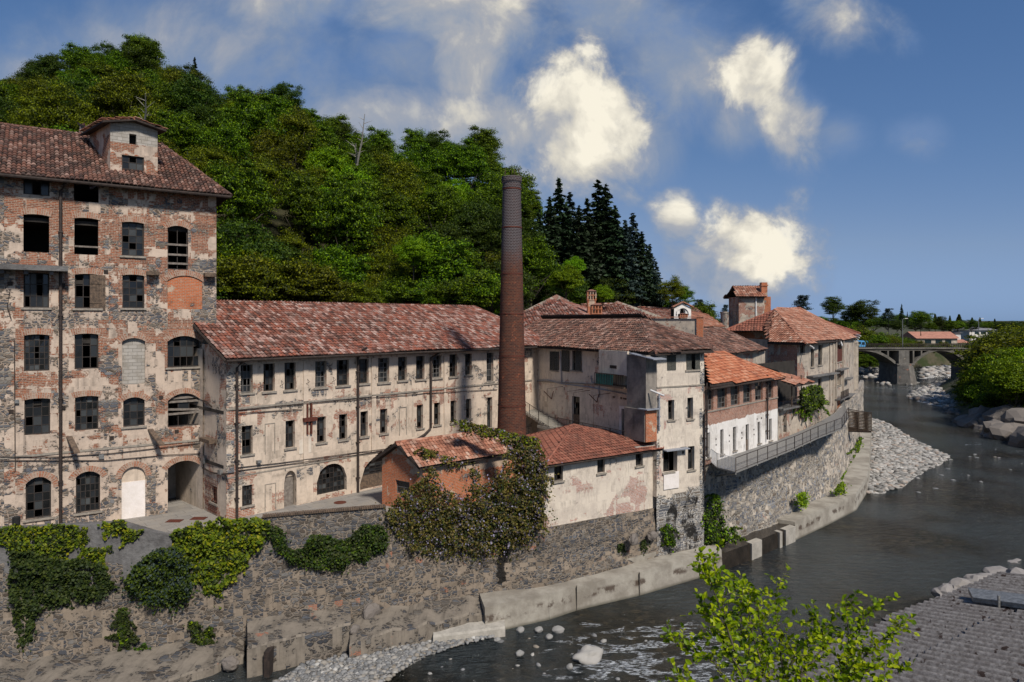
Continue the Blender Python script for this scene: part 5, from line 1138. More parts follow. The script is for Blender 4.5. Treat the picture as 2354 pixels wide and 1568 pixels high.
prof = [(xl, zb+.4), (xr-.1, zb+.4), (xr, zb+1.0), (xr-.2, zt-.5), (xr-.6, zt), (xl+.3, zt), (xl, zt-.3)]
n = len(prof); m_.add([(x, y0, z) for x, z in prof]+[(x, y1, z) for x, z in prof], [tuple(range(n)), tuple(range(n, 2*n))[::-1]]+[(i, n+i, n+(i+1) % n, (i+1) % n) for i in range(n)]); m_.build('body', M['busblue'], bus)
m_ = MB(); zc = zb+(zt-zb)*.55
for i in range(7): m_.box((xl+.4+i*1.38, y0-.03, zc), (xl+1.72+i*1.38, y0, zt-.35))
m_.build('side_window', M['carglass'], bus); m_ = MB(); m_.obox((xr-.02, y0+.1, zc-.2), (-.16, 0, (zt-zc)-.1), (0, y1-y0-.2, 0), (.05, 0, .0)); m_.box((xr-1.25, y0-.025, zc-.25), (xr-.35, y0-.002, zt-.45)); m_.build('windscreen', M['carglass'], bus)
m_ = MB(); m_.box((xl, y0-.02, zb+.95), (xr-2.0, y0-.001, zb+1.1)); m_.obox((xr-4, y0-.02, zb+.95), (2, 0, -.3), (0, .019, 0), (0, 0, .15)); m_.build('stripe', M['bus_y'], bus)
for x in (xr-2.6, xl+3):
    m_ = MB(); m_.add([(x+math.cos(a)*.5, y, zb+.5+math.sin(a)*.5) for y in (y0-.05, y0+.3) for a in [k*math.pi/8 for k in range(16)]], [tuple(range(16)), tuple(range(16, 32))[::-1]]+[(k, 16+k, 16+(k+1) % 16, (k+1) % 16) for k in range(16)]); wh = m_.build('wheel', M['rubber'], bus)
    m_ = MB(); m_.add([(x+math.cos(a)*.26, y0-.07, zb+.5+math.sin(a)*.26) for a in [k*math.pi/6 for k in range(12)]], [tuple(range(12))]); m_.build('hub', M['silver'], wh)
m_ = MB(); m_.tube([(xr-.1, y0-.1, zt-.15), (xr+.4, y0-.25, zt-.2), (xr+.4, y0-.25, zt-.7)], .06, 5); m_.build('mirror', M['busblue'], bus)
# far houses
def farhouse(name, label, x0, x1, yb, ye, yr, d, wmat, rmat, dep=12, hip=0, wins=()):
    t_ = thing(name, label, 'house', at_d((x0+x1)/2, yb, d)); a, b = at_d(x0, yb, d), at_d(x1, ye, d); zr_ = CAMZ-(yr-HY)*d/F; m_ = MB(); m_.box((a.x, d, a.z-6), (b.x, d+dep, b.z)); m_.build('wall', wmat, t_)
    o_ = .8; e = [Vector((a.x-o_, d-o_, b.z)), Vector((b.x+o_, d-o_, b.z)), Vector((b.x+o_-hip, d+dep/2, zr_)), Vector((a.x-o_+hip, d+dep/2, zr_)), Vector((b.x+o_, d+dep+o_, b.z)), Vector((a.x-o_, d+dep+o_, b.z))]
    m_ = MB(); m_.add(e, [(0, 1, 2, 3), (4, 5, 3, 2), (1, 4, 2), (5, 0, 3), (5, 4, 1, 0)]); m_.build('roof', rmat, t_)
    m_ = MB()
    for (wx0, wx1, wy0, wy1) in wins: p, q = at_d(wx0, wy1, d), at_d(wx1, wy0, d); m_.box((p.x, d-.08, p.z), (q.x, d, q.z))
    if wins: m_.build('window', M['carglass'], t_)
    return t_
M['fartile'] = simple('distant_tiles', (.42, .2, .14), (.3, .14, .1), .8); M['farslate'] = simple('distant_slate', (.22, .22, .24), (.15, .15, .165), .8)
farhouse('villa', 'white villa with grey hipped roof beyond the bridge', 2228, 2292, 776, 759, 750, 330, M['white'], M['farslate'], hip=6, wins=[(2240, 2250, 762, 768), (2254, 2266, 762, 768), (2270, 2282, 762, 768)])
farhouse('farmhouse', 'low farm building with wide red tile roof beyond the bridge', 2108, 2200, 792, 778, 763, 300, M['rough'], M['fartile'], hip=0, wins=[(2125, 2140, 781, 792), (2150, 2165, 781, 792), (2172, 2186, 781, 792)])
farhouse('small_house', 'small white cube house between farm and villa', 2194, 2208, 785, 765, 762, 320, M['white'], M['farslate'], dep=6)
farhouse('small_house', 'low red roofed shed below the villa', 2192, 2222, 792, 788, 781, 310, M['rough'], M['fartile'], dep=8)
# ================================================================= GROUND, WALLS, WATER
river = [(-160, 12), (-60, 33), (-32, 37.6), (-14, 40.6), (0, 45.2), (11, 51.6), (15.2, 54), (24, 61), (33, 70), (38.5, 81), (46, 95), (53, 112), (60, 130), (80, 170), (98, 215), (104, 250), (150, 268), (230, 290), (420, 300), (420, 255), (230, 245), (150, 222), (124, 200), (92, 143), (82, 120), (79, 105), (64, 80), (47, 60), (38, 52), (28, 46), (17, 38), (9, 27), (-4, 12), (-60, 4), (-160, -20)]
RP = np.array(river)
def river_dist(px, py):
    n = len(RP); best = np.full(px.shape, 1e9); ins = np.zeros(px.shape, bool)
    for i in range(n):
        a = RP[i]; b = RP[(i+1) % n]; dx, dy_ = b-a; t_ = np.clip(((px-a[0])*dx+(py-a[1])*dy_)/(dx*dx+dy_*dy_), 0, 1)
        best = np.minimum(best, np.hypot(px-a[0]-t_*dx, py-a[1]-t_*dy_)); c = ((a[1] > py) != (b[1] > py)) & (px < (b[0]-a[0])*(py-a[1])/((b[1]-a[1]) if b[1] != a[1] else 1e-9)+a[0]); ins ^= c
    return np.where(ins, -best, best)
def axis(lo, hi, a, b, st, g):
    c = list(np.arange(a, b, st)); s_ = st; v = a
    while v > lo: s_ *= g; v -= s_; c.insert(0, v)
    s_ = st; v = c[-1]
    while v < hi: s_ *= g; v += s_; c.append(v)
    return np.array(c)
gx = axis(-2500, 3500, -60, 150, 1.6, 1.22); gy = axis(-400, 5000, 0, 270, 1.6, 1.22)
XX, YY = np.meshgrid(gx, gy); dd = river_dist(XX, YY)
plat = 6.45+np.clip((YY-150)/60, 0, 1)*2.2
right = XX > np.interp(YY, [-400, 20, 38, 46, 54, 61, 81, 112, 130, 215, 250, 270, 5000], [-20, -20, -3, 14, 27, 36, 51, 66, 76, 111, 128, 270, 5000])
HH = np.where(dd < 0, -1.2, np.minimum(plat, np.where(right & (YY < 92), np.minimum(dd*.3-.3, .8), np.where(right, dd*.75, dd*3)-.6)))
nz = np.array([mnoise.fractal(Vector((x*.05, y*.05, 0)), 1, 2, 4) for x, y in zip(XX.ravel(), YY.ravel())]).reshape(XX.shape)
HH += np.where(right & (dd > 0) & (YY > 92), nz*.8, 0); HH = np.where(YY > 380, HH+np.clip((YY-380)/500, 0, 1)*2, HH)
vs = np.stack([XX.ravel(), YY.ravel(), HH.ravel()], 1); W_n = len(gx); fs = [(j*W_n+i, j*W_n+i+1, (j+1)*W_n+i+1, (j+1)*W_n+i) for j in range(len(gy)-1) for i in range(W_n-1)]
def ground_mat():
    m_, t = newmat('bank_soil_and_grass'); tc_ = t.n('ShaderNodeTexCoord').outputs['Object']; a = t.noise(tc_, .25, 8, .65); b = t.noise(tc_, 2.5, 6, .6)
    c = t.mix(t.rng(a.outputs[0], .4, .6), (.03, .045, .012), (.10, .085, .055)); c = t.mix(t.m('MULTIPLY', b.outputs[0], .6), c, (.03, .032, .015)); finish(t, c, .95, b.outputs[0], .8, .2); return m_
m_ = MB(); m_.v = [tuple(p) for p in vs]; m_.f = fs; g_ = m_.build('ground', ground_mat()); tag(g_, kind='structure')
for nm in ('ground',): pass
def water_mat():
    m_, t = newmat('river_water'); geo = t.n('ShaderNodeNewGeometry').outputs['Position']
    rot = t.n('ShaderNodeMapping', {'Vector': geo, 'Rotation': (0, 0, R(-58)), 'Scale': (.55, 1.5, 1)}).outputs[0]
    w1 = t.noise(rot, .6, 5, .6); w2 = t.noise(rot, 3.6, 4, .6); w5 = t.noise(rot, 1.9, 5, .62, .6); w3 = t.noise(geo, .12, 3, .5)
    sp = t.n('ShaderNodeSeparateXYZ', {0: geo}); 
    # rapid water near the boulders, a shallow riffle farther up
    def blob(x, y, rx, ry):
        v = t.vm('DIVIDE', t.vm('SUBTRACT', geo, (x, y, 0)), (rx, ry, 9)); return t.rng(t.n('ShaderNodeVectorMath', {0: v}, operation='LENGTH').outputs['Value'], 1.0, .2)
    rap = t.m('MAXIMUM', blob(9, 38.5, 14, 10), t.m('MULTIPLY', blob(118, 192, 40, 16), .8)); rap = t.m('MAXIMUM', rap, t.m('MULTIPLY', blob(74, 100, 16, 22), .55))
    fn = t.noise(t.n('ShaderNodeMapping', {'Vector': geo, 'Rotation': (0, 0, R(-35)), 'Scale': (.5, 1.25, 1)}).outputs[0], .62, 9, .62, 1.4)
    foam = t.rng(t.m('MULTIPLY', fn.outputs[0], t.m('ADD', t.m('MULTIPLY', rap, .45), .6)), .515, .59)
    foam = t.m('MULTIPLY', foam, t.m('ADD', t.m('MULTIPLY', t.rng(t.noise(rot, 4.5, 6, .7).outputs[0], .46, .55), .95), .05))
    bed = t.n('ShaderNodeTexVoronoi', {'Vector': t.vm('MULTIPLY', geo, (1, 1, 0)), 'Scale': 2.2}); bs = t.n('ShaderNodeSeparateColor', {0: bed.outputs['Color']}).outputs[0]
    bc = t.ramp(bs, [(0, (.010, .011, .009)), (.55, (.022, .02, .014)), (.85, (.04, .032, .02)), (1, (.07, .055, .032))])
    deep = t.rng(t.noise(geo, .09, 4, .5).outputs[0], .38, .6)
    c = t.mix(deep, bc, (.05, .06, .063)); c = t.mix(foam, c, (.62, .66, .7))
    h = t.m('ADD', t.m('ADD', t.m('MULTIPLY', w1.outputs[0], .95), t.m('ADD', t.m('MULTIPLY', w2.outputs[0], .26), t.m('MULTIPLY', w5.outputs[0], .95))), t.m('MULTIPLY', t.m('MULTIPLY', fn.outputs[0], rap), 1.6))
    finish(t, c, t.rng(foam, 0, 1, .10, .7), h, 1.0, 1.3, .5, extra={'IOR': 1.42}); return m_
m_ = MB(); wv = []; gx2 = np.arange(-160, 430, 10.0); gy2 = np.arange(-30, 330, 10.0)
m_.v = [(x, y, 0.0) for y in gy2 for x in gx2]; n_ = len(gx2); m_.f = [(j*n_+i, j*n_+i+1, (j+1)*n_+i+1, (j+1)*n_+i) for j in range(len(gy2)-1) for i in range(n_-1)]
wt = m_.build('water', water_mat()); tag(wt, kind='structure')
# court paving
st = [(-80, 37.6), (280, 38.9), (384, 39.6), (600, 40.4), (885, 42.6), (971, 44.0)]
m_ = MB(); poly = [Vector((*col(x, d), GZ)) for x, d in st]+[Vector((1.8, 46.6, GZ)), Vector((10, 51.6, GZ)), Vector((14, 54, GZ)), Vector((20, 90, GZ)), Vector((-70, 90, GZ)), Vector((-70, 36, GZ))]
m_.slab(poly, .3)
def pave():
    m_, t = newmat('court_paving'); tc_ = t.n('ShaderNodeTexCoord').outputs['Object']; mp = t.n('ShaderNodeMapping', {'Vector': tc_, 'Rotation': (0, 0, R(-42))}).outputs[0]
    bt = t.n('ShaderNodeTexBrick', {'Vector': mp, 'Color1': (.31, .29, .26, 1), 'Color2': (.22, .205, .19, 1), 'Mortar': (.13, .12, .105, 1), 'Scale': 1.0, 'Mortar Size': .02, 'Brick Width': 1.3, 'Row Height': .7}); n = t.noise(tc_, 1.0, 8, .65); n2 = t.noise(tc_, 8, 5)
    c = t.mix(t.m('MULTIPLY', t.rng(n.outputs[0], .42, .62), .75), bt.outputs[0], (.30, .27, .23)); finish(t, t.mix(t.m('MULTIPLY', n2.outputs[0], .5), c, (.14, .125, .11)), .9, n2.outputs[0], .4, .03); return m_
pv = m_.build('court_paving', pave()); tag(pv, kind='structure')
# river walls
def rwall(name, label, stn, mat, paint, step=.5, amp=.16):
    P = []
    for s_ in stn: P.append((col(s_[0], s_[1]), s_[2], col(s_[0], s_[3]), s_[4]))
    m_ = MB(); cols_ = []; acc = 0; xs = []
    for i in range(len(P)-1):
        L = (P[i+1][0]-P[i][0]).length; n = max(1, int(L/step))
        for k in range(n): t_ = k/n; cols_.append((P[i][0].lerp(P[i+1][0], t_), P[i][1]*(1-t_)+P[i+1][1]*t_, P[i][2].lerp(P[i+1][2], t_), P[i][3]*(1-t_)+P[i+1][3]*t_)); xs.append(stn[i][0]*(1-t_)+stn[i+1][0]*t_)
    cols_.append(P[-1]); xs.append(stn[-1][0]); nr = 18
    for ci, (tp, zt, bt, zb) in enumerate(cols_):
        a = cols_[max(0, ci-1)][0]; b = cols_[min(len(cols_)-1, ci+1)][0]; d = (b-a).normalized(); n = Vector((d.y, -d.x))
        for r_ in range(nr+1):
            t_ = r_/nr; p = bt.lerp(tp, t_); z = zb+(zt-zb)*t_; j = amp*mnoise.fractal(Vector((p.x*.6, p.y*.6, z*.8)), 1, 2, 3) if r_ < nr else 0; j = max(-amp, min(amp*1.3, j))
            m_.v.append((p.x+n.x*j, p.y+n.y*j, z)); m_.c.append(paint(xs[ci], z))
        # cap going back
    N = nr+1
    for i in range(len(cols_)-1):
        for r_ in range(nr): m_.f.append((i*N+r_, (i+1)*N+r_, (i+1)*N+r_+1, i*N+r_+1))
    base = len(m_.v)
    for ci, (tp, zt, bt, zb) in enumerate(cols_):
        a = cols_[max(0, ci-1)][0]; b = cols_[min(len(cols_)-1, ci+1)][0]; d = (b-a).normalized(); n = Vector((d.y, -d.x))
        for (w_, z) in ((.5, zt), (.5, zb)): m_.v.append((tp.x-n.x*w_, tp.y-n.y*w_, z)); m_.c.append(paint(xs[ci], z))
    for i in range(len(cols_)-1): m_.f.append((i*N+nr, (i+1)*N+nr, base+2*(i+1), base+2*i)); m_.f.append((base+2*i, base+2*(i+1), base+2*(i+1)+1, base+2*i+1))
    o_ = m_.build(name, mat, None); tag(o_, label, 'wall'); return o_
def pl_(x, z):
    g = .62; r = .03; s_ = 0
    if x > 905 and x < 1260: g = .56
    if x > 600 and x < 890 and z > 5.2: g = .95
    if 1150 < x < 1176 and 2.0 < z < 5.8: s_ = .95
    if 640 < x < 1260 and z < 1.9: g = .45
    if 1420 < x: g = .5
    if 1280 < x < 1420 and z > 3.4: g = .9
    return (r, g, s_)
stL = [(-160, 37.0, 7.6, 36.2, -.8), (280, 38.6, 7.7, 38.0, -.8), (384, 39.3, 6.75, 38.7, -.8), (400, 39.4, 6.95, 38.8, -.8), (580, 40.0, 7.1, 39.5, -.5), (605, 40.1, 7.6, 39.6, -.5), (885, 42.3, 7.6, 41.7, -.3), (900, 42.5, 6.3, 41.9, -.3), (971, 43.5, 6.25, 42.9, 0), (1110, 44.4, 5.7, 43.9, .5), (1176, 44.8, 5.5, 44.4, .5), (1250, 45.2, 5.35, 44.9, .5), (1380, 48.0, 5.25, 47.4, .5), (1512, 51.2, 5.1, 50.6, .5)]
rwall('river_wall', 'long rubble stone river wall below the mill and outbuilding, streaked and overgrown', stL, M['rubble'], pl_)
def pr_(x, z):
    s_ = .62 if 1636 < x < 1652 and z < 4 else 0
    return (.06 + (.35 if z > 7.2 and x < 1680 else 0), .66 if x < 1900 else .5, s_)
stR = [(1612, 53.4, 8.0, 53.2, 0), (1640, 54.3, 8.0, 53.6, 0), (1700, 57.0, 7.95, 56.0, 0), (1783, 62.0, 7.95, 59.4, 0), (1850, 67.5, 8.1, 64.0, 0), (1923, 75.5, 8.5, 69.4, 0), (1941, 82, 8.8, 78.0, 0), (1963, 92, 8.8, 88, 0), (1977, 103, 8.8, 101, 0), (1984, 120, 8.6, 118, 0)]
rwall('bend_wall', 'high rough stone river wall under the workshop and bend house', stR, wall_mat('bend_rubble', plaster=(.40, .35, .29), plaster2=(.28, .24, .2), seed=9, rag=1.3, pale=(.48, .43, .36), stone_dark=1.1, sx_=.7), pr_, amp=.25)
# concrete face upper left, parapet coping
m_ = MB(); xs_ = [-120, 0, 100, 200, 280, 330, 384, 395]; tp = [7.74, 7.74, 7.74, 7.76, 7.78, 7.3, 6.85, 6.8]; bt = [.6, 1.0, 3.6, 4.0, 4.2, 4.6, 5.4, 5.7]
f_ = []
for x, a, b in zip(xs_, tp, bt):
    d = np.interp(x, [s_[0] for s_ in stL], [s_[1] for s_ in stL]); c_ = col(x, d-.22); c2_ = col(x, d+.3); f_.append(((c_.x, c_.y, b), (c_.x, c_.y, a), (c2_.x, c2_.y, a)))
for a, b in zip(f_, f_[1:]): m_.quad(a[0], b[0], b[1], a[1]); m_.quad(a[1], b[1], b[2], a[2])
m_.quad(f_[-1][0], (f_[-1][2][0], f_[-1][2][1], f_[-1][0][2]), f_[-1][2], f_[-1][1])
tag(m_.build('concrete_parapet', M['conc_grey']), 'dark stained concrete parapet wall in front of the mill, draped with ivy', 'parapet')
m_ = MB()
pc_ = [Vector((*col(x, d-.05), 7.6)) for x, d in ((603, 40.1), (700, 40.85), (800, 41.6), (887, 42.3))]
for a, b in zip(pc_, pc_[1:]):
    L = (b-a).length; n = int(L/.13); d = (b-a)/n; nn_ = Vector((d.y, -d.x, 0)).normalized()
    for i in range(n): p = a+d*i; m_.obox(p+nn_*.08, d*.86, -nn_*.5, (0, 0, .09+random.uniform(0, .02)))
tag(m_.build('brick_coping', M['timber']), 'dark brick coping along the low stone parapet', 'coping')
# embankment
em = thing('embankment', 'pale concrete river embankment ledge curving along the wall foot', 'embankment', (14, 50, 0))
fr_ = [(1114, 1397), (1200, 1378), (1260, 1366), (1325, 1346), (1469, 1315), (1658, 1264)]; fr2 = [(1658, 1264), (1740, 1234), (1826, 1199)]; fr3 = [(1826, 1199), (1900, 1167), (1966, 1136), (1990, 1100), (1996, 1077), (1999, 1030), (2001, 991), (2003, 950)]
def ledge(fr, bkp, z, mat, name, zb=-1.2, out=.18):
    m_ = MB(); Fp = [at_z(x, y, 1.6) for x, y in fr]; Bp = bkp
    for p in Fp+Bp: p.z = z
    n = len(Fp)
    for i in range(n-1):
        a, b, c, d = Fp[i], Fp[i+1], Bp[i+1], Bp[i]; k = max(1, int((b-a).length/1.0))
        dd_ = (b-a).normalized(); nn_ = Vector((dd_.y, -dd_.x, 0))*out
        for j in range(k):
            p, q, r_, s_ = a.lerp(b, j/k), a.lerp(b, (j+1)/k), d.lerp(c, (j+1)/k), d.lerp(c, j/k); m_.quad(p, q, r_, s_)
            m_.quad((p.x+nn_.x, p.y+nn_.y, zb), (q.x+nn_.x, q.y+nn_.y, zb), q, p)
    a, d = Fp[0], Bp[0]; m_.quad((d.x, d.y, zb), (a.x, a.y, zb), a, d); a, d = Fp[-1], Bp[-1]; m_.quad((a.x, a.y, zb), (d.x, d.y, zb), d, a)
    return m_.build(name, M[mat], em)
wd_ = lambda x: np.interp(x, [s_[0] for s_ in stL], [s_[3] for s_ in stL])
bp = [Vector((*col(x, wd_(x)+.4), 1.6)) for x in (1100, 1190, 1250, 1300, 1420)]+[Vector((*col(1640, 54.6), 1.6))]
def conc_emb():
    m_, t = newmat('embankment_stained_concrete'); tc_ = t.n('ShaderNodeNewGeometry').outputs['Position']; a = t.noise(tc_, .5, 8, .65); b = t.noise(tc_, 5, 6, .65)
    c = t.mix(t.rng(a.outputs[0], .35, .65), (.21, .185, .15), (.38, .35, .295)); c = t.mix(t.m('MULTIPLY', b.outputs[0], .35), c, (.2, .185, .16))
    z = t.n('ShaderNodeSeparateXYZ', {0: tc_}).outputs[2]; band = t.m('MULTIPLY', t.rng(z, .55, .8), t.rng(z, 1.25, 1.0))
    st_ = t.m('MULTIPLY', t.rng(t.noise(tc_, .7, 7, .7).outputs[0], .5, .6), band); c = t.mix(t.m('MULTIPLY', st_, .85), c, (.05, .03, .02))
    c = t.mix(t.m('MULTIPLY', t.rng(z, .25, 0.0), .75), c, (.07, .065, .045)); finish(t, c, .93, b.outputs[0], .6, .04); return m_
M['emb'] = conc_emb()
ledge(fr_, bp, 1.6, 'emb', 'ledge_block')
bp2 = [Vector((*col(1640, 54.6), 1.2)), Vector((*col(1715, 57.5), 1.2)), Vector((*col(1790, 60.4), 1.2))]; ledge(fr2, bp2, 1.28, 'wet', 'wet_overflow_block')
bp3 = [Vector((*col(x, d), 1.6)) for x, d in ((1785, 60.2), (1850, 65), (1924, 70.2), (1931, 75.5), (1938, 79), (1958, 86.5), (1972, 101), (1978, 118))]; ledge(fr3, bp3, 1.6, 'emb', 'ledge_block')
m_ = MB()
for xa, xb in ((1722, 1745), (1786, 1792), (1800, 1822)):
    a, b = at_z(xa, 1264-(xa-1658)*.39, 1.6), at_z(xb, 1264-(xb-1658)*.39, 1.6); a.z = b.z = 0; m_.obox(a+Vector((.1, -.32, -.1)), b-a, (-.3, .5, 0), (0, 0, 1.42))
build_split(m_, 'dry_concrete_pilaster', M['conc'], em)
m_ = MB(); cu = [at_z(1296, 1318, 2.0), at_z(1400, 1296, 2.0), at_z(1508, 1268, 2.0)]
for a, b in zip(cu, cu[1:]): m_.obox(a-Vector((0, 0, .45)), b-a, (-.35, .6, 0), (0, 0, .45))
m_.build('upper_kerb', M['emb'], em)
m_ = MB()
for x, y in ((1325, 1346), (1469, 1315)): p = at_z(x, y, 1.6); m_.box((p.x-.015, p.y-.2, -.5), (p.x+.015, p.y+.1, 1.603))
m_.build('expansion_joint', M['conc_dark'], em)
M['foot'] = wall_mat('eroded_footing', plaster=(.21, .18, .145), plaster2=(.11, .095, .078), seed=15, rag=1.3, pale=(.26, .22, .18), stone_dark=.5, sx_=.7)
ft = thing('old_footing', 'weathered broken concrete footing at the foot of the river wall', 'footing', (-14, 38, 0))
def ledge2(fr, z, zb, mat, name, wob=.15, par=ft):
    m_ = MB(); Fp = [at_z(x, y, z) for x, y in fr]; P = []
    for i in range(len(Fp)-1):
        k = max(1, int((Fp[i+1]-Fp[i]).length/.5)); P += [Fp[i].lerp(Fp[i+1], j/k) for j in range(k)]
    P.append(Fp[-1]); rows = []
    for i, p in enumerate(P):
        x = CX+p.x/p.y*F; wz = wd_(x)+.6; bkv = col(x, wz); nn_ = mnoise.fractal(Vector((p.x, p.y, 1)), 1, 2, 3)*wob
        rows.append([(p.x+.1, p.y-.25+nn_, zb), (p.x, p.y+nn_, z-.1+nn_*.4), (p.x, p.y+.12+nn_, z+nn_*.6), (bkv.x, bkv.y, z+.35+nn_)])
    for a, b in zip(rows, rows[1:]):
        for k in range(3): m_.quad(a[k], b[k], b[k+1], a[k+1])
    m_.quad(rows[0][0], rows[0][1], rows[0][2], rows[0][3]); m_.quad(*rows[-1][::-1]); return m_.build(name, M[mat], par, paint=lambda p: (0, .38, .1))
ledge2([(-150, 1660), (120, 1632), (250, 1600), (359, 1572), (465, 1540), (560, 1505)], .45, -1, 'foot', 'concrete_block', .4)
ledge2([(567, 1488), (700, 1458), (805, 1434)], 1.6, -1, 'foot', 'concrete_block', .12)
ledge2([(805, 1470), (900, 1452), (1000, 1432), (1114, 1408)], 1.1, -1, 'foot', 'concrete_block', .35)
ledge2([(995, 1462), (1080, 1452), (1160, 1441)], .55, -1, 'conc', 'lower_step', .04)
m_ = MB(); a = at_z(630, 1490, 1.0); m_.box((a.x-.15, a.y-1.2, -.6), (a.x+.15, a.y-.4, 1.35)); m_.build('drain_slot', M['under'], ft)
m_ = MB(); m_.tube([at_d(1392/1.0*.0+616, 1490, 38.0), at_d(612, 1494, 37)], .1, 6)
# stones
ico = bmesh.new(); bmesh.ops.create_icosphere(ico, subdivisions=1, radius=1); IV = np.array([v.co[:] for v in ico.verts]); IF = [[v.index for v in f.verts] for f in ico.faces]; ico.free()
def stonem(name, stops):
    m_, t = newmat(name); g = t.n('ShaderNodeNewGeometry'); tc_ = g.outputs['Position']; n = t.noise(tc_, 3.0, 7, .65)
    c = t.ramp(g.outputs['Random Per Island'], stops); c = t.mix(t.m('MULTIPLY', n.outputs[0], .45), c, (.16, .15, .135)); finish(t, c, .85, n.outputs[0], .5, .05); return m_
M['peb'] = stonem('grey_pebbles', [(0, (.09, .093, .095)), (.4, (.2, .205, .21)), (.7, (.3, .29, .27)), (.9, (.21, .175, .13)), (1, (.48, .47, .44))])
M['peb_l'] = stonem('pale_river_stones', [(0, (.13, .127, .12)), (.4, (.28, .27, .25)), (.75, (.42, .40, .37)), (.9, (.3, .22, .165)), (1, (.62, .6, .56))])
M['rock'] = stonem('bank_rock', [(0, (.09, .08, .072)), (.5, (.14, .12, .105)), (1, (.21, .175, .15))])
def stones(name, poly, n, s0, s1, zf, mat, label=None, kind='stuff', parent=None, flat=.6):
    xs = [p[0] for p in poly]; ys = [p[1] for p in poly]; V_ = []; Fc = []; k = 0; tries = 0
    while k < n and tries < n*40:
        tries += 1; x = random.uniform(min(xs), max(xs)); y = random.uniform(min(ys), max(ys))
        if not inpoly((x, y), poly): continue
        s_ = s0+(s1-s0)*random.random()**2.6; a = random.uniform(0, 6.28); sc = np.array([s_*random.uniform(.8, 1.3), s_*random.uniform(.6, 1.0), s_*flat*random.uniform(.7, 1.1)])
        v = IV*(1+rng.uniform(-.16, .16, (len(IV), 1)))*sc; c, s2 = math.cos(a), math.sin(a); v = np.stack([v[:, 0]*c-v[:, 1]*s2+x, v[:, 0]*s2+v[:, 1]*c+y, v[:, 2]+zf(x, y)+s_*.15], 1)
        Fc += [tuple(i+k*len(IV) for i in f) for f in IF]; V_.append(v); k += 1
    m_ = MB(); m_.v = [tuple(p) for p in np.concatenate(V_)]; m_.f = Fc; o_ = m_.build(name, mat, parent, smooth=True)
    if parent is None: tag(o_, label, None, None, kind)
    return o_
def gmesh(name, poly, hf, mat, step=.7):
    xs = [p[0] for p in poly]; ys = [p[1] for p in poly]; gx_ = np.arange(min(xs)-step, max(xs)+step, step); gy_ = np.arange(min(ys)-step, max(ys)+step, step); PP = np.array(poly); m_ = MB(); n_ = len(gx_)
    for y in gy_:
        for x in gx_:
            best = 1e9
            for i in range(len(PP)):
                a, b = PP[i], PP[(i+1) % len(PP)]; d = b-a; t_ = min(1, max(0, ((x-a[0])*d[0]+(y-a[1])*d[1])/(d@d))); best = min(best, math.hypot(x-a[0]-t_*d[0], y-a[1]-t_*d[1]))
            s_ = best if inpoly((x, y), poly) else -best; m_.v.append((x, y, max(-.8, min(.18, s_*hf*.6))+.12*mnoise.noise(Vector((x*.5, y*.5, 0))))) 
    m_.f = [(j*n_+i, j*n_+i+1, (j+1)*n_+i+1, (j+1)*n_+i) for j in range(len(gy_)-1) for i in range(n_-1)]
    o_ = m_.build(name, mat, None, smooth=True); tag(o_, kind='structure'); hh = {}
    return o_
def gravm(name, sc, a, b):
    m_, t = newmat(name); g = t.n('ShaderNodeNewGeometry').outputs['Position']; v = t.n('ShaderNodeTexVoronoi', {'Vector': g, 'Scale': sc}); v2 = t.n('ShaderNodeTexVoronoi', {'Vector': g, 'Scale': sc}, feature='DISTANCE_TO_EDGE'); r = t.n('ShaderNodeSeparateColor', {0: v.outputs['Color']}).outputs[0]
    c = t.mix(t.rng(v2.outputs[0], 0, .12), tuple(x*.35 for x in a), t.mix(r, a, b)); finish(t, c, .9, v2.outputs[0], .9, .1); return m_
def PZ(l, z=0.0): return [tuple(at_z(x, y, z)[:2]) for x, y in l]
bar = PZ([(1990, 1120), (1998, 1075), (2001, 990), (2002, 962), (2035, 972), (2080, 1000), (2135, 1030), (2180, 1048), (2165, 1066), (2110, 1090), (2075, 1120), (2020, 1133), (1972, 1136)])
gmesh('gravel_bar_ground', bar, .18, gravm('bar_gravel', 2.2, (.36, .34, .31), (.52, .5, .46)), .8); 
zb_ = lambda x, y: .08
stones('river_stones', bar, 4600, .12, .5, zb_, M['peb_l'], 'pale rounded river stones on the gravel bar below the bend house', flat=.42)
far1 = PZ([(2082, 912), (2110, 893), (2150, 880), (2205, 868), (2215, 905), (2214, 940), (2165, 935), (2120, 925)])
far2 = PZ([(2108, 872), (2120, 845), (2122, 826), (2250, 824), (2245, 858), (2190, 864), (2140, 868)])
gmesh('far_gravel_ground', far1, .15, gravm('far_gravel_a', 1.2, (.40, .38, .35), (.55, .53, .49)), 1.4); gmesh('upstream_gravel_ground', far2, .12, gravm('far_gravel_b', .9, (.42, .4, .37), (.58, .56, .52)), 2.2)
stones('river_stones', far1, 900, .3, 1.0, zb_, M['peb_l'], 'pale stones on the shoal before the bridge'); stones('river_stones', far2, 900, .5, 1.7, lambda x, y: .3, M['peb_l'], 'pale boulders upstream under the bridge arch')
far3 = PZ([(1960, 872), (2050, 868), (2055, 838), (1960, 842)]); stones('river_stones', far3, 160, .5, 1.6, lambda x, y: .1, M['peb_l'], 'white boulders left of the bridge pier')
stones('river_stones', PZ([(2020, 888), (2110, 884), (2112, 876), (2010, 874)]), 40, .5, 1.3, lambda x, y: 0, M['peb_l'], 'stones around the foot of the bridge pier')
beach = PZ([(560, 1620), (700, 1530), (800, 1508), (900, 1492), (1000, 1474), (1090, 1462), (1135, 1468), (1040, 1492), (960, 1520), (900, 1560), (850, 1620)])
gmesh('beach_ground', beach, .3, gravm('beach_gravel', 7, (.17, .165, .155), (.33, .32, .3)), .35)
def bz_(x, y): return .12
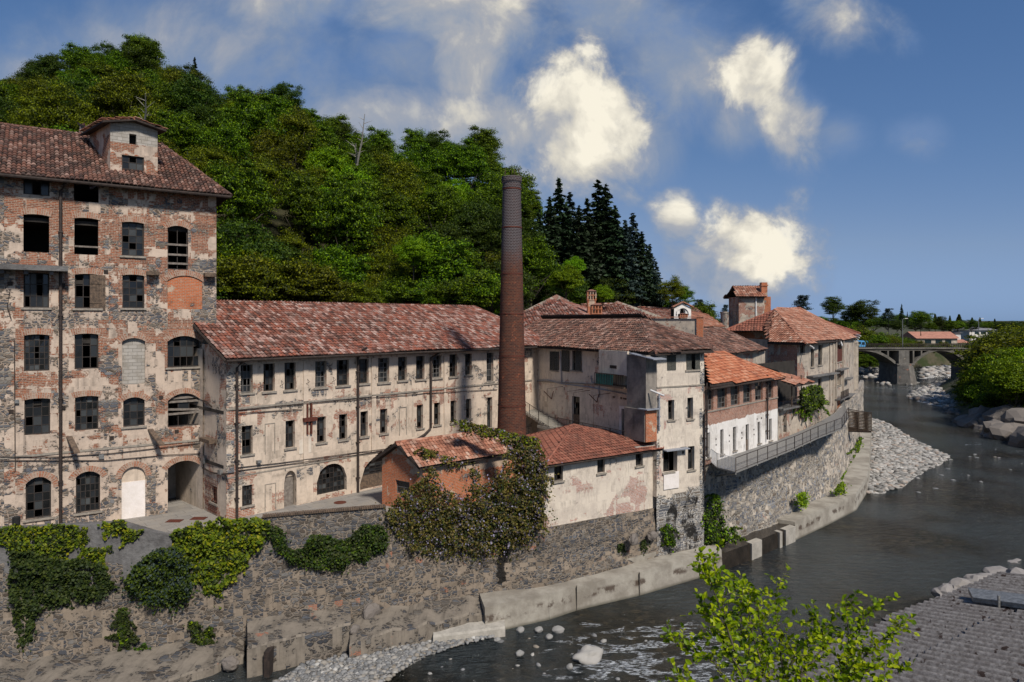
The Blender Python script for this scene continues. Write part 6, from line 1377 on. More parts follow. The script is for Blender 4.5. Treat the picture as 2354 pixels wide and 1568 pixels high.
stones('beach_pebbles', beach, 3000, .05, .23, bz_, M['peb'], 'grey pebbles on the small beach at the wall foot')
sc_ = PZ([(880, 1600), (1000, 1500), (1150, 1465), (1330, 1430), (1480, 1440), (1560, 1640)]); stones('shallow_pebbles', sc_, 90, .06, .3, lambda x, y: -.05, M['peb'], 'wet stones breaking the surface of the shallows')
stones('riffle_stones', PZ([(2060, 1130), (2140, 1060), (2353, 1010), (2353, 1090), (2150, 1140)]), 100, .12, .42, lambda x, y: -.12, M['peb'], 'scattered stones in the shallow water beside the gravel bar', flat=.35)
def rock(x, y, z, s, label, name='boulder', mat='peb_l', sc=(1, .8, .6), sub=3, rug=.25, group=None, depth=None):
    bm = bmesh.new(); bmesh.ops.create_icosphere(bm, subdivisions=sub, radius=1); sd = random.uniform(0, 99); p = at_z(x, y, z) if depth is None else at_d(x, y, depth); a = random.uniform(0, 6)
    for v in bm.verts:
        n = mnoise.fractal(v.co*1.1+Vector((sd, 0, 0)), 1, 2, 4); c = v.co*(1+n*rug); c = Vector((round(c.x*3)/3*.35+c.x*.65, round(c.y*3)/3*.35+c.y*.65, round(c.z*3)/3*.35+c.z*.65)) if mat == 'rock' else c
        v.co = Vector((c.x*sc[0]*s, c.y*sc[1]*s, c.z*sc[2]*s))
    me = bpy.data.meshes.new(name); bm.to_mesh(me); bm.free(); o_ = link_mesh(name, me, M[mat], None, p, smooth=(mat != 'rock')); o_.rotation_euler = (0, 0, a*.2); tag(o_, label, 'boulder', group); return o_
rock(1350, 1508, .12, .8, 'large pale rounded boulder standing in the rapids', sc=(1.05, .8, .6), rug=.5)
for (x, y, s_, lb) in ((1238, 1448, .3, 'grey boulder near the embankment at the top of the boulder row'), (1196, 1448, .3, 'small grey boulder between beach and rapids'), (1262, 1464, .26, 'small rounded stone just right of the beach tip'), (1282, 1448, .38, 'flat pale stone under the embankment'), (1195, 1502, .27, 'lone white stone left of the large boulder'), (1309, 1532, .24, 'small round stone below the large boulder'), (1100, 1462, .5, 'flat white slab stone at the beach tip'), (1143, 1470, .22, 'pinkish stone at the water edge')):
    rock(x, y, .08, s_, lb, mat='peb')
rock(1282, 1302, 1.9, .85, 'brown wedge shaped rock jammed on the ledge against the wall', sc=(.8, .6, 1.0), mat='rock')
for (x, y, d, s_, lb) in ((1035, 1425, 42.0, .6, 'dark brown rock at the broken footing'), (852, 1408, 41.5, .7, 'large embedded rock in the wall above the footing'), (815, 1448, 39.6, .35, 'round pale stone stuck at the footing end'), (530, 1525, 37.2, .5, 'rounded stone hanging over the concrete block'), (1455, 1240, 48.4, .55, 'grey boulder built into the wall above the ledge'), (1500, 1232, 50.0, .45, 'second grey boulder built into the wall'), (880, 1442, 41.2, .55, 'brown angular stone under the dark bushes')):
    rock(x, y, 0, s_, lb, depth=d, mat='rock', sc=(1, .6, .8))
rk = [(2195, 955, 140, 2.2), (2222, 975, 128, 2.6), (2250, 985, 122, 2.8), (2282, 982, 120, 3.0), (2310, 1000, 113, 3.4), (2340, 1005, 110, 3.6), (2365, 985, 112, 4.2), (2290, 1010, 112, 2.0), (2235, 990, 122, 1.6), (2180, 945, 146, 1.6), (2380, 1025, 104, 4.0), (2265, 965, 125, 3.2), (2330, 965, 118, 3.8)]
for i, (x, y, d, s_) in enumerate(rk): rock(x, y+5, 0, s_, 'brown grey bank rock in the rough pile under the right bank trees', name='bank_rock', depth=d, mat='rock', sc=(1.1, .9, .8), group='rocks along the right bank', rug=.45)
nr_ = [(2175, 1365, 45, 1.2), (2215, 1352, 48, 1.3), (2250, 1340, 50, 1.5), (2290, 1325, 52, 1.5), (2330, 1312, 54, 1.6), (2362, 1300, 56, 1.7), (2200, 1385, 42, 1.0), (2240, 1370, 44, 1.3), (2290, 1355, 45, 1.5), (2350, 1340, 46, 1.8), (2170, 1400, 40, .9), (2340, 1283, 57, 1.3)]
M['rock_p'] = stonem('pale_bank_rock', [(0, (.17, .155, .145)), (.5, (.24, .22, .205)), (1, (.32, .295, .28))])
for i, (x, y, d, s_) in enumerate(nr_): o_ = rock(x, y, 0, s_*.72, 'pale fractured bank rock beside the corrugated roof', name='bank_rock', depth=d, mat='rock', sc=(1.2, .9, .6), group='pale rocks beside the corrugated roof', rug=.4); o_.data.materials[0] = M['rock_p']
m_ = MB(); m_.slab([(36, 38, 2.6), (44, 52, 2.4), (50, 66, 1.2), (44, 62, -.5)], .5)
# small court things
p = at_z(40, 1207, 7.74); m_ = MB(); m_.prism([(p.x+math.cos(a)*.19, p.y-.1+math.sin(a)*.19) for a in [k*math.pi/8 for k in range(16)]], 7.74, 8.22); tag(m_.build('waste_bin', M['rubber']), 'small black cylindrical bin on the parapet before the mill', 'bin')
for (x, y, lb) in ((698, 2085, 'rusty square drain cover nearer the ivy'), (795, 2075, 'rusty square drain cover nearer the wing corner')):
    p = at_z(x/K, y/K, GZ); m_ = MB(); m_.box((p.x-.45, p.y-.3, GZ+.004), (p.x+.45, p.y+.3, GZ+.02)); tag(m_.build('drain_cover', M['rust']), lb, 'drain cover', 'drain covers in the court')
p = at_z((800+878*.638)/K, (1150+1350*.638)/K, GZ); m_ = MB(); m_.prism([(p.x+math.cos(a)*.42, p.y+math.sin(a)*.42) for a in [k*math.pi/10 for k in range(20)]], GZ+.004, GZ+.02); tag(m_.build('manhole_cover', M['rust']), 'round rusty manhole cover in front of the half round window', 'manhole')

# ================================================================= FOREGROUND ROOF
fg = thing('corrugated_roof_building', 'low building with old grey corrugated roof in the right foreground', 'shed', (20, 20, 6))
def corr():
    m_, t = newmat('lichen_corrugated_cement'); tc_ = t.n('ShaderNodeNewGeometry').outputs['Position']; a = t.noise(tc_, 1.2, 8, .7); b = t.noise(tc_, 9, 6, .7); c3 = t.noise(tc_, 3.5, 5, .6)
    c = t.mix(t.rng(b.outputs[0], .3, .68), (.09, .078, .07), (.24, .225, .215)); c = t.mix(t.m('MULTIPLY', t.rng(a.outputs[0], .45, .7), .6), c, (.13, .115, .11)); c = t.mix(t.rng(c3.outputs[0], .60, .66), c, (.035, .022, .018)); finish(t, c, .93, b.outputs[0], .5, .012); return m_
Eo = at_z(2129, 1387, 9.6); E2_ = at_z(1800, 1522, 9.6); ed = (E2_-Eo).normalized(); up2 = Vector((-ed.y, ed.x, 0)); up2 = up2 if up2.x > 0 else -up2; slope = .20
Es = Eo-ed*5.0; m_ = MB(); L = 26; Wd = 13; pitch = .36; nu = int(L/pitch*6); 
for (sa, sb, dz) in ((0, 2.45, 0), (2.4, 4.95, .04), (4.9, 7.45, .08), (7.4, Wd, .12)):
    b0 = len(m_.v)
    for i in range(nu+1):
        u = i*pitch/6; blk = math.floor(u/1.08); off_ = Vector((0, 0, mnoise.noise(Vector((u*.4, sa, 3)))*.05))
        for s_ in (sa, sb):
            sj = s_+mnoise.noise(Vector((blk*3.1, sa, 0)))*(.25 if s_ == sa else 0)
            q = Es+ed*u+up2*sj+off_; m_.v.append((q.x, q.y, q.z+sj*slope+dz+.105*math.cos(2*math.pi*i/6)))
    for i in range(nu): m_.f.append((b0+i*2, b0+i*2+1, b0+(i+1)*2+1, b0+(i+1)*2))
m_.build('corrugated_sheet', corr(), fg, smooth=True)
m_ = MB(); a = Es+up2*.4; b = Es+ed*L+up2*.4; c = b+up2*(Wd-.5); d = a+up2*(Wd-.5); 
for p, q in ((a, b), (b, c), (c, d), (d, a)):
    zp = 9.45+(p-Es).dot(up2)*slope; zq = 9.45+(q-Es).dot(up2)*slope; m_.quad((p.x, p.y, 0), (q.x, q.y, 0), (q.x, q.y, zq), (p.x, p.y, zp))
m_.build('wall', M['grey'], fg)
def on_roof(x, y):
    k = Vector(((x-CX)/F, 1, -(y-HY)/F)); c_ = Vector((0, 0, CAMZ)); nn = Vector((-up2.x*slope, -up2.y*slope, 1)); t_ = (Es-c_).dot(nn)/k.dot(nn); return c_+k*t_+Vector((0, 0, .12))
sk0 = on_roof(2236, 1392); sk1 = on_roof(2375, 1412); m_ = MB(); w_ = sk1-sk0; bk_ = Vector((.35, .75, .0)); m_.obox(sk0, w_, bk_, (0, 0, .14)); m_.obox(sk0+Vector((-.03, -.04, .14)), w_, bk_*1.1, (0, 0, .03)); m_.obox(sk0+w_*.42+Vector((-.05, -.12, -.25)), (.06, 0, 0), (0, .06, 0), (0, 0, .6))
sko = m_.build('sheet_metal_duct', M['steel'], None); tag(sko, 'grey white sheet metal duct lying on the corrugated roof', 'metal duct')
# ================================================================= VEGETATION
def leafmesh(name, C, N, size, mat, parent, long=1.5, loc=None, jit=.6, smooth=False):
    """one small folded leaf face per point: C centres, N outward directions"""
    n = len(C); C = np.asarray(C, float); N = np.asarray(N, float)+rng.normal(0, jit, (n, 3)); N /= np.linalg.norm(N, axis=1)[:, None]+1e-9
    T = rng.normal(0, 1, (n, 3)); T -= (T*N).sum(1)[:, None]*N; T /= np.linalg.norm(T, axis=1)[:, None]+1e-9; B = np.cross(N, T)
    s = (np.asarray(size) if np.ndim(size) else np.full(n, size))*rng.uniform(.6, 1.35, n); a = s[:, None]*.5
    v = np.stack([C-T*a*long, C-B*a*.8+N*a*.2, C+T*a*long, C+B*a*.8+N*a*.2], 1).reshape(-1, 3)
    me = bpy.data.meshes.new(name); me.vertices.add(4*n); me.vertices.foreach_set('co', v.ravel()); me.loops.add(4*n); me.loops.foreach_set('vertex_index', np.arange(4*n, dtype=np.int32)); me.polygons.add(n); me.polygons.foreach_set('loop_start', np.arange(0, 4*n, 4, dtype=np.int32)); me.update(calc_edges=True)
    return link_mesh(name, me, mat, parent, loc)
def crown_pts(kind, n, r, h, seed):
    g = np.random.default_rng(seed)
    C, N, Sz = [], [], []
    if kind in ('broad', 'loose', 'bush'):
        nc = {'broad': 95, 'loose': 95, 'bush': 45}[kind]; per = n//nc
        for i in range(nc):
            d = g.normal(0, 1, 3); d[2] = d[2]*.9+.15; d /= np.linalg.norm(d); rad = g.uniform(.55, 1.0) if i > nc*.2 else g.uniform(.1, .5)
            c = d*rad*np.array([r, r, h/2])*g.uniform(.82, 1.12); cr = r*g.uniform(.12, .34)*(1.15 if kind != 'loose' else .95)
            q = g.normal(0, 1, (per, 3)); q /= np.linalg.norm(q, axis=1)[:, None]; q[:, 2] = np.where(q[:, 2] < -.2, q[:, 2]*.3, q[:, 2]); k = g.uniform(.4, 1.15, per)[:, None] if kind != 'loose' else g.uniform(.2, 1.35, per)[:, None]
            C.append(c+q*k*cr*np.array([1.15, 1.15, .75])); N.append(q+np.array([0, 0, .45]))
        C = np.concatenate(C); N = np.concatenate(N)
    elif kind == 'fir':
        nl = 44
        for i in range(nl):
            t = i/nl; z = -h/2+h*(.04+t*.94); rr = r*(1-t)**.85*g.uniform(.8, 1.12)+.15; nb_ = max(3, int(9*(1-t)+3))
            for b in range(nb_):
                a = g.uniform(0, 6.28); L = rr*g.uniform(.7, 1.1); m_ = max(3, int(n/(nl*10)*(.4+1.1*(1-t)))); u = g.uniform(.12, 1, m_)
                w_ = (1-u)*.35+.12; off = g.normal(0, 1, (m_, 3))*w_[:, None]*L*.28
                C.append(np.stack([np.cos(a)*u*L, np.sin(a)*u*L, z-u*L*.30+g.uniform(-.5, .5)], 1)+off*np.array([1, 1, .35])); N.append(np.tile([np.cos(a)*.3, np.sin(a)*.3, 1.0], (m_, 1)))
        C = np.concatenate(C); N = np.concatenate(N)
    elif kind == 'cedar':
        for i in range(9):
            t = i/9; z = -h/2+h*(.1+.85*t); rr = r*(1-.55*t)*g.uniform(.7, 1.1)
            for b in range(6):
                a = g.uniform(0, 6.28); L = rr*g.uniform(.45, .9); m_ = n//54; q = g.normal(0, 1, (m_, 3))*np.array([rr*.2, rr*.2, .22]); C.append(q+np.array([np.cos(a)*L, np.sin(a)*L, z])); N.append(np.tile([0, 0, 1.0], (m_, 1)))
        C = np.concatenate(C); N = np.concatenate(N)
    elif kind == 'cypress':
        t = g.uniform(0, 1, n); a = g.uniform(0, 6.28, n); rr = r*np.sin(np.clip(t*.93+.07, 0, 1)*np.pi)**.55*(1.15-.75*t)*g.uniform(.7, 1.05, n); C = np.stack([np.cos(a)*rr, np.sin(a)*rr, -h/2+t*h], 1); N = np.stack([np.cos(a), np.sin(a), np.full(n, .5)], 1)
    return C, N
def proto_tree(name, kind, mat, n, r, h, lsz, trunk_h, seed, label, cat='tree', tr=.2, bark='bark', group=None):
    t_ = thing(name, label, cat, (0, 0, 0), group); C, N = crown_pts(kind, n, r, h, seed); C = C+np.array([0, 0, trunk_h+h/2])
    leafmesh('crown', C, N, lsz, M[mat], t_, jit=.8)
    m_ = MB(); g = random.Random(seed); top = trunk_h+h*(.75 if kind in ('fir', 'cedar', 'cypress') else .45); m_.tube([(0, 0, -1.5), (g.uniform(-.2, .2), g.uniform(-.2, .2), trunk_h), (g.uniform(-.5, .5)*(kind == 'broad'), 0, top)], tr, 6, tr*.35)
    if kind in ('broad', 'loose', 'bush'):
        for i in range(7 if kind != 'loose' else 12):
            a = g.uniform(0, 6.28); z = trunk_h*g.uniform(.6, 1.1); e = r*g.uniform(.5, .85); m_.tube([(0, 0, z), (math.cos(a)*e*.45, math.sin(a)*e*.45, z+h*.2), (math.cos(a)*e, math.sin(a)*e, z+h*g.uniform(.3, .6))], tr*.4, 4, tr*.12)
    m_.build('trunk', M[bark], t_, smooth=True); return t_
def place(pr, loc, s=1.0, sz=None, rot=None, label=None, group=None, used=set()):
    if pr.name not in used: used.add(pr.name); r_ = pr
    else:
        r_ = pr.copy(); COL.objects.link(r_)
        for c in pr.children: k = c.copy(); COL.objects.link(k); k.parent = r_
    r_.location = loc; r_.scale = (s, s, sz if sz else s); r_.rotation_euler = (0, 0, random.uniform(0, 6.28) if rot is None else rot)
    if label: r_['label'] = label
    if group: r_['group'] = group
    return r_
HG = 'broadleaf trees covering the wooded hill'
PT = {
 'g1': proto_tree('broadleaf_tree', 'broad', 'lf_green', 24000, 4.4, 8.5, 0.196, 3.0, 11, 'mid green leafy tree on the steep wooded hill', group='mid green trees on the wooded hill'),
 'g2': proto_tree('broadleaf_tree', 'broad', 'lf_green', 24000, 4.0, 9.5, 0.185, 3.0, 12, 'mid green leafy tree on the steep wooded hill', group='mid green trees on the wooded hill'),
 'o1': proto_tree('olive_green_tree', 'loose', 'lf_olive', 24000, 4.2, 8.0, 0.163, 3.0, 13, 'yellowish olive spring tree on the steep wooded hill', group='olive trees on the wooded hill'),
 'o2': proto_tree('olive_green_tree', 'loose', 'lf_olive', 24000, 4.6, 7.5, 0.174, 3.0, 14, 'yellowish olive spring tree on the steep wooded hill', group='olive trees on the wooded hill'),
 'd1': proto_tree('dark_leafy_tree', 'broad', 'lf_dark', 24000, 4.3, 9.0, 0.196, 3.0, 15, 'dark green dense tree on the steep wooded hill', group='dark trees on the wooded hill'),
 'l1': proto_tree('lime_green_tree', 'broad', 'lf_lime', 24000, 4.0, 7.0, 0.196, 2.5, 16, 'fresh bright green tree on the wooded hill', group='bright trees on the wooded hill'),
 'f1': proto_tree('fir_tree', 'fir', 'lf_fir', 9000, 4.0, 20, .55, 1.5, 17, 'tall dark fir at the right end of the hill', group='dark firs on the hill', tr=.3),
 'f2': proto_tree('fir_tree', 'fir', 'lf_fir', 8000, 3.4, 17, .5, 1.5, 18, 'tall dark fir at the right end of the hill', group='dark firs on the hill', tr=.28),
 'f3': proto_tree('fir_tree', 'fir', 'lf_blue', 8000, 3.6, 17, .5, 1.5, 19, 'blue green fir at the right end of the hill', group='blue green firs on the hill', tr=.28),
 'c1': proto_tree('cedar_tree', 'cedar', 'lf_blue', 5000, 6.5, 11, .5, 2, 20, 'flat topped cedar', tr=.4),
 'y1': proto_tree('cypress_tree', 'cypress', 'lf_dark', 3000, 1.6, 12, .5, .3, 21, 'narrow dark cypress', tr=.2),
 'b1': proto_tree('bush', 'bush', 'lf_olive', 12000, 3.0, 4.2, .15, .4, 22, 'yellow green bushy tree on the river bank', 'bush', tr=.12),
 'B1': proto_tree('bank_tree', 'loose', 'lf_olive', 20000, 4.6, 9.0, .21, .5, 31, 'yellow green bushy tree on the river bank', 'tree', tr=.16),
 'B2': proto_tree('bank_tree', 'broad', 'lf_green', 20000, 4.4, 9.0, .21, .5, 32, 'mid green bushy tree on the river bank', 'tree', tr=.16),
 'b2': proto_tree('bush', 'bush', 'lf_green', 12000, 3.0, 4.2, .15, .4, 23, 'mid green bushy tree on the river bank', 'bush', tr=.12)}
crest = [(-330, 190), (-150, 165), (0, 158), (130, 108), (300, 88), (385, 135), (500, 165), (600, 198), (700, 232), (850, 295), (930, 330), (1000, 312), (1100, 308), (1150, 350), (1215, 430), (1290, 455), (1380, 480), (1460, 540), (1510, 620), (1560, 690), (1660, 722)]
cxs = [c[0] for c in crest]; cys = [c[1] for c in crest]
def hill(x, s_):
    x = float(x); s_ = max(0.0, s_); foot = float(np.interp(x, [-330, 480, 620, 1150, 1300, 1660], [62, 64, 76, 84, 112, 130])); top = float(np.interp(x, [-330, 600, 1150, 1660], [128, 132, 140, 165])); d = foot+(top-foot)*s_
    zt = CAMZ+(HY-float(np.interp(x, cxs, cys)))*top/F-9.5; zt = max(zt, 8.5); z = 7.5+(zt-7.5)*(s_**.92); return Vector(((x-CX)/F*d, d, z))
m_ = MB(); xs_ = np.linspace(-330, 1690, 90); ss = np.linspace(0, 1, 22)
for s_ in ss:
    for x in xs_: p = hill(x, s_); p.z += 1.2*mnoise.noise(p*.12)-.3; m_.v.append(tuple(p))
for s2 in (1.25, 2.2):
    for x in xs_: p = hill(x, 1.0); m_.v.append((p.x*s2, p.y*s2, p.z*(.97 if s2 < 2 else .5)))
n_ = len(xs_); m_.f = [(j*n_+i, j*n_+i+1, (j+1)*n_+i+1, (j+1)*n_+i) for j in range(len(ss)+1) for i in range(n_-1)]
hl = m_.build('hill', simple('leaf_litter', (.05, .045, .02), (.02, .022, .008), .5), None, smooth=True); tag(hl, kind='structure')
random.seed(5)
nrow = 11
for j in range(nrow):
    s_ = (j+.3)/(nrow-.4)
    d_mid = 64+(130-64)*s_; stepx = 6.3*F/ d_mid*1.0
    x = -300+random.uniform(0, stepx)
    while x < 1640:
        sj = min(1.0, s_+random.uniform(-.04, .04)); p = hill(x, sj); nv = mnoise.noise(Vector((x*.006, sj*2.2, 4)))+random.uniform(-.25, .25)
        if x > 1225 and sj > .35 and x < 1545: key = None
        elif x < 520: key = random.choice(['d1', 'o1', 'g1', 'o2', 'd1', 'g2']) if nv < .1 else random.choice(['g1', 'o1', 'o2'])
        elif x < 1000: key = random.choice(['o1', 'o2', 'd1', 'g2']) if nv < .12 else random.choice(['g1', 'g2', 'o2', 'l1'])
        else: key = random.choice(['g1', 'g2', 'd1', 'g1']) if nv < .05 else random.choice(['l1', 'g2', 'o2', 'g1'])
        if key:
            sc = random.uniform(.78, 1.15)*(.85 if p.z < 12 else 1)*(.78 if sj > .84 else 1); place(PT[key], p, sc, sc*random.uniform(.85, 1.2))
        x += stepx*random.uniform(.75, 1.25)
def at_tree(key, x, ytop, ybase, d, H0, label=None, group=None, wide=1.0):
    p = at_d(x, ybase, d); hh = (ybase-ytop)*d/F; s_ = hh/H0; return place(PT[key], p, s_*wide, s_, label=label, group=group)
x = -280
while x < 1215:      # trees standing along the crest
    p = hill(x, random.uniform(.9, 1.0)); sc = random.uniform(.55, .82); place(PT[random.choice(['g1', 'd1', 'g2', 'o1', 'd1', 'g1'])], p, sc, sc*random.uniform(.9, 1.15)); x += random.uniform(26, 48)
for (k, x, yt, yb, d) in (('f1', 1285, 408, 640, 135), ('f2', 1262, 450, 650, 132), ('f3', 1310, 440, 650, 138), ('f1', 1375, 412, 670, 136), ('f2', 1392, 420, 680, 134), ('f1', 1350, 455, 670, 132), ('f2', 1415, 470, 690, 132), ('f3', 1455, 488, 700, 136), ('f3', 1437, 505, 700, 132), ('f2', 1475, 530, 705, 134), ('f3', 1492, 560, 710, 138), ('f3', 1508, 600, 715, 140), ('f2', 1330, 470, 660, 128), ('f3', 1207, 408, 560, 142), ('f2', 1240, 480, 640, 130)):
    at_tree(k, x, yt, yb, d, {'f1': 21.5, 'f2': 18.5, 'f3': 18.5}[k], wide=1.3)
for (x, yt, yb, d, lb) in ((615, 305, 385, 118, 'bright lime tree high among olive trees on the hill'), (950, 545, 640, 88, 'bright lime tree low on the hill left of the chimney stack'), (1318, 590, 650, 112, 'small bright lime tree below the firs'), (1300, 610, 700, 106, 'yellow green tree right under the small lime tree'), (1385, 655, 712, 104, 'round yellow green tree behind the brick pots')):
    at_tree('l1', x, yt, yb, d, 9.5, lb, 'single bright trees on the hill')
for (k, x, yt, yb, d, lb) in (('g2', 1108, 294, 420, 138, 'tall leafy tree standing above the skyline left of the chimney'), ('g1', 330, 86, 190, 128, 'big round tree crowning the hill skyline'), ('o1', 1545, 640, 722, 130, 'sparse tree at the low right end of the hill'), ('g2', 1570, 655, 725, 135, 'small green tree at the low right end of the hill'), ('d1', 1005, 300, 400, 138, 'dark ragged tree on the skyline'), ('d1', 655, 190, 300, 130, 'tall dark tree on the skyline above the lime tree'), ('f2', 447, 130, 215, 132, 'small dark fir poking above the hill skyline')):
    at_tree(k, x, yt, yb, d, {'g2': 12, 'g1': 11, 'o1': 11, 'd1': 12, 'f2': 18.5}[k], lb, 'single trees on the skyline')
# bright olive thicket behind the wing roof
for i in range(14): x = 510+i*26+random.uniform(-8, 8); at_tree('b1', x, 600+random.uniform(-25, 25)+(i*5 if i > 8 else 0), 720, 73+random.uniform(-2, 3), 4.6, 'yellow green thicket tree right behind the wing roof', 'thicket behind the wing roof', 1.0)
for i in range(7): x = 880+i*42; at_tree('b2', x, 640+random.uniform(-25, 25), 725, 84, 4.6, 'green thicket tree behind the far end of the wing roof', 'green thicket behind the wing roof', 1.1)
# dead tree
def dead(x, yt, yb, d, lean, label):
    t_ = thing('dead_tree', label, 'tree', at_d(x, yb, d), 'bare dead trees on the hill'); m_ = MB(); b = at_d(x, yb, d); t2 = at_d(x+lean, yt, d-3); m_.tube([b, b.lerp(t2, .5)+Vector((.2, 0, 0)), t2], .17, 5, .04)
    for k in range(9): u = .25+k*.08; p = b.lerp(t2, u); m_.tube([p, p+Vector((random.uniform(-1.6, 1.6), 0, random.uniform(.1, 1.2)))], .05, 4, .01)
    m_.build('trunk', M['palebark'], t_)
dead(820, 262, 380, 104, 18, 'bare pale dead tree leaning on the hill skyline'); dead(818, 330, 375, 102, -2, 'short bare stump beside the leaning dead tree')
dead(330, 215, 300, 92, 4, 'thin pale bare trunk above the lantern roof')
# distant trees
CG = 'distant trees on the horizon'
for (k, x, yt, yb, d, w_, lb) in (('c1', 1846, 675, 722, 190, 1.0, 'flat layered cedar right of the roof tower'), ('c1', 1605, 685, 728, 200, 1.0, 'flat layered cedar left of the roof tower'), ('d1', 1915, 680, 745, 210, 1.0, 'dark spreading tree behind the bend house roof'), ('c1', 1668, 698, 728, 230, .7, 'small dark conifer left of the roof tower'), ('d1', 1985, 688, 760, 240, 1.25, 'large dark domed tree beyond the bridge'), ('d1', 1955, 700, 760, 245, 1.1, 'dark tree left of the domed tree'), ('c1', 2042, 706, 745, 260, .8, 'small open cedar beyond the bridge'), ('f2', 2072, 698, 745, 270, .9, 'dark pointed fir beyond the bridge'), ('f2', 2085, 716, 748, 270, .7, 'small fir right of the pointed fir'), ('g1', 2116, 714, 765, 280, 1.25, 'large pale green round tree beyond the bridge'), ('d1', 2062, 735, 770, 265, 1.2, 'dark bush under the pointed fir'), ('d1', 2163, 726, 762, 320, 1.1, 'dark domed tree above the farm roof'), ('g2', 2185, 735, 768, 310, 1.2, 'green tree between farm and villa'),
    ('f1', 1768, 690, 720, 200, .8, 'fir peeking out right of the roof tower'), ('d1', 1700, 705, 730, 230, 1.2, 'dark tree left of the tower')):
    at_tree(k, x, yt, yb, d, {'c1': 13, 'd1': 12, 'f2': 18.5, 'f1': 21.5, 'g1': 11.5, 'g2': 12.5}[k], lb, CG, w_)
for (x, yt, yb, lb, w_) in ((2149, 722, 758, 'cypress left of the domed tree', 1.2), (2183, 726, 762, 'slim cypress above the farm roof', 1), (2204, 723, 764, 'widest cypress near the white cube house', 1.7), (2234, 730, 755, 'cypress rising left behind the villa', 1.6), (2252, 730, 752, 'cypress directly behind the villa roof', 1.3), (2286, 733, 760, 'cypress right of the villa', 1.2), (2273, 738, 760, 'stout dark cypress before the right one', 2.2)):
    at_tree('y1', x, yt, yb, 340, 12.3, lb, 'cypresses on the horizon', w_)
for i in range(13): x = 2296+i*17; at_tree('d1', x, 738+random.uniform(-3, 6), 775, 360, 12, 'distant dark tree on the right horizon', 'distant trees on the right horizon', 1.3)
for i in range(24):
    x = 1560+i*32; at_tree('d1' if i % 2 else 'g1', x, 725+random.uniform(-6, 8)+(10 if x > 2100 else 0), 770, 330+random.uniform(-20, 30), 12, 'distant leafy tree on the flat horizon', 'distant leafy trees on the flat horizon', 1.6)
BG = 'bushy trees along the bank behind the bridge'
for i in range(30):
    x = 1950+i*11+random.uniform(-5, 5); far = random.random(); d = 232+far*45; at_tree('B1' if random.random() < .62 else 'B2', x, np.interp(x, [1950, 2000, 2100, 2180, 2280], [742, 748, 770, 786, 780])+random.uniform(-5, 10)+(1-far)*14, 828 if x < 2070 else 812, d, 9.5, 'bushy yellow green tree on the bank behind the bridge', BG, 1.0)
for i in range(10):
    x = 1965+i*11; at_tree('B2', x, 812+random.uniform(-4, 6), 845, 236, 9.5, 'low green bush under the bridge arch on the left bank', 'bushes under the left bridge arch', .9)
RG = 'leafy trees on the right river bank'
for (k, x, yt, yb, d, w_) in (('B1', 2245, 835, 930, 150, .8), ('B1', 2278, 790, 900, 165, 1.0), ('B1', 2240, 865, 950, 142, .9), ('B2', 2275, 870, 965, 134, 1.0), ('B1', 2300, 790, 930, 150, 1.1), ('B1', 2330, 760, 920, 150, 1.4), ('B1', 2370, 755, 930, 145, 1.4), ('B1', 2310, 745, 860, 190, 1.4), ('B1', 2350, 742, 860, 200, 1.5), ('B2', 2270, 822, 930, 145, .9), ('B2', 2300, 880, 975, 128, 1.1), ('B1', 2345, 860, 975, 125, 1.2), ('B2', 2395, 820, 975, 122, 1.3), ('B1', 2272, 785, 870, 185, 1.0), ('B1', 2222, 865, 940, 152, .8), ('B2', 2420, 800, 980, 118, 1.4)):
    at_tree(k, x, yt, yb, d, 9.5, 'bushy tree on the right bank above the dark rocks', RG, w_)
at_tree('l1', 2335, 822, 965, 118, 9.5, 'brightest fresh green tree on the right bank', None, 1.0)
for x in (2310, 2360): at_tree('l1', x, 800, 930, 135, 9.5, 'bright green tree on the right bank behind the brightest one', 'two bright trees on the right bank', 1.0)

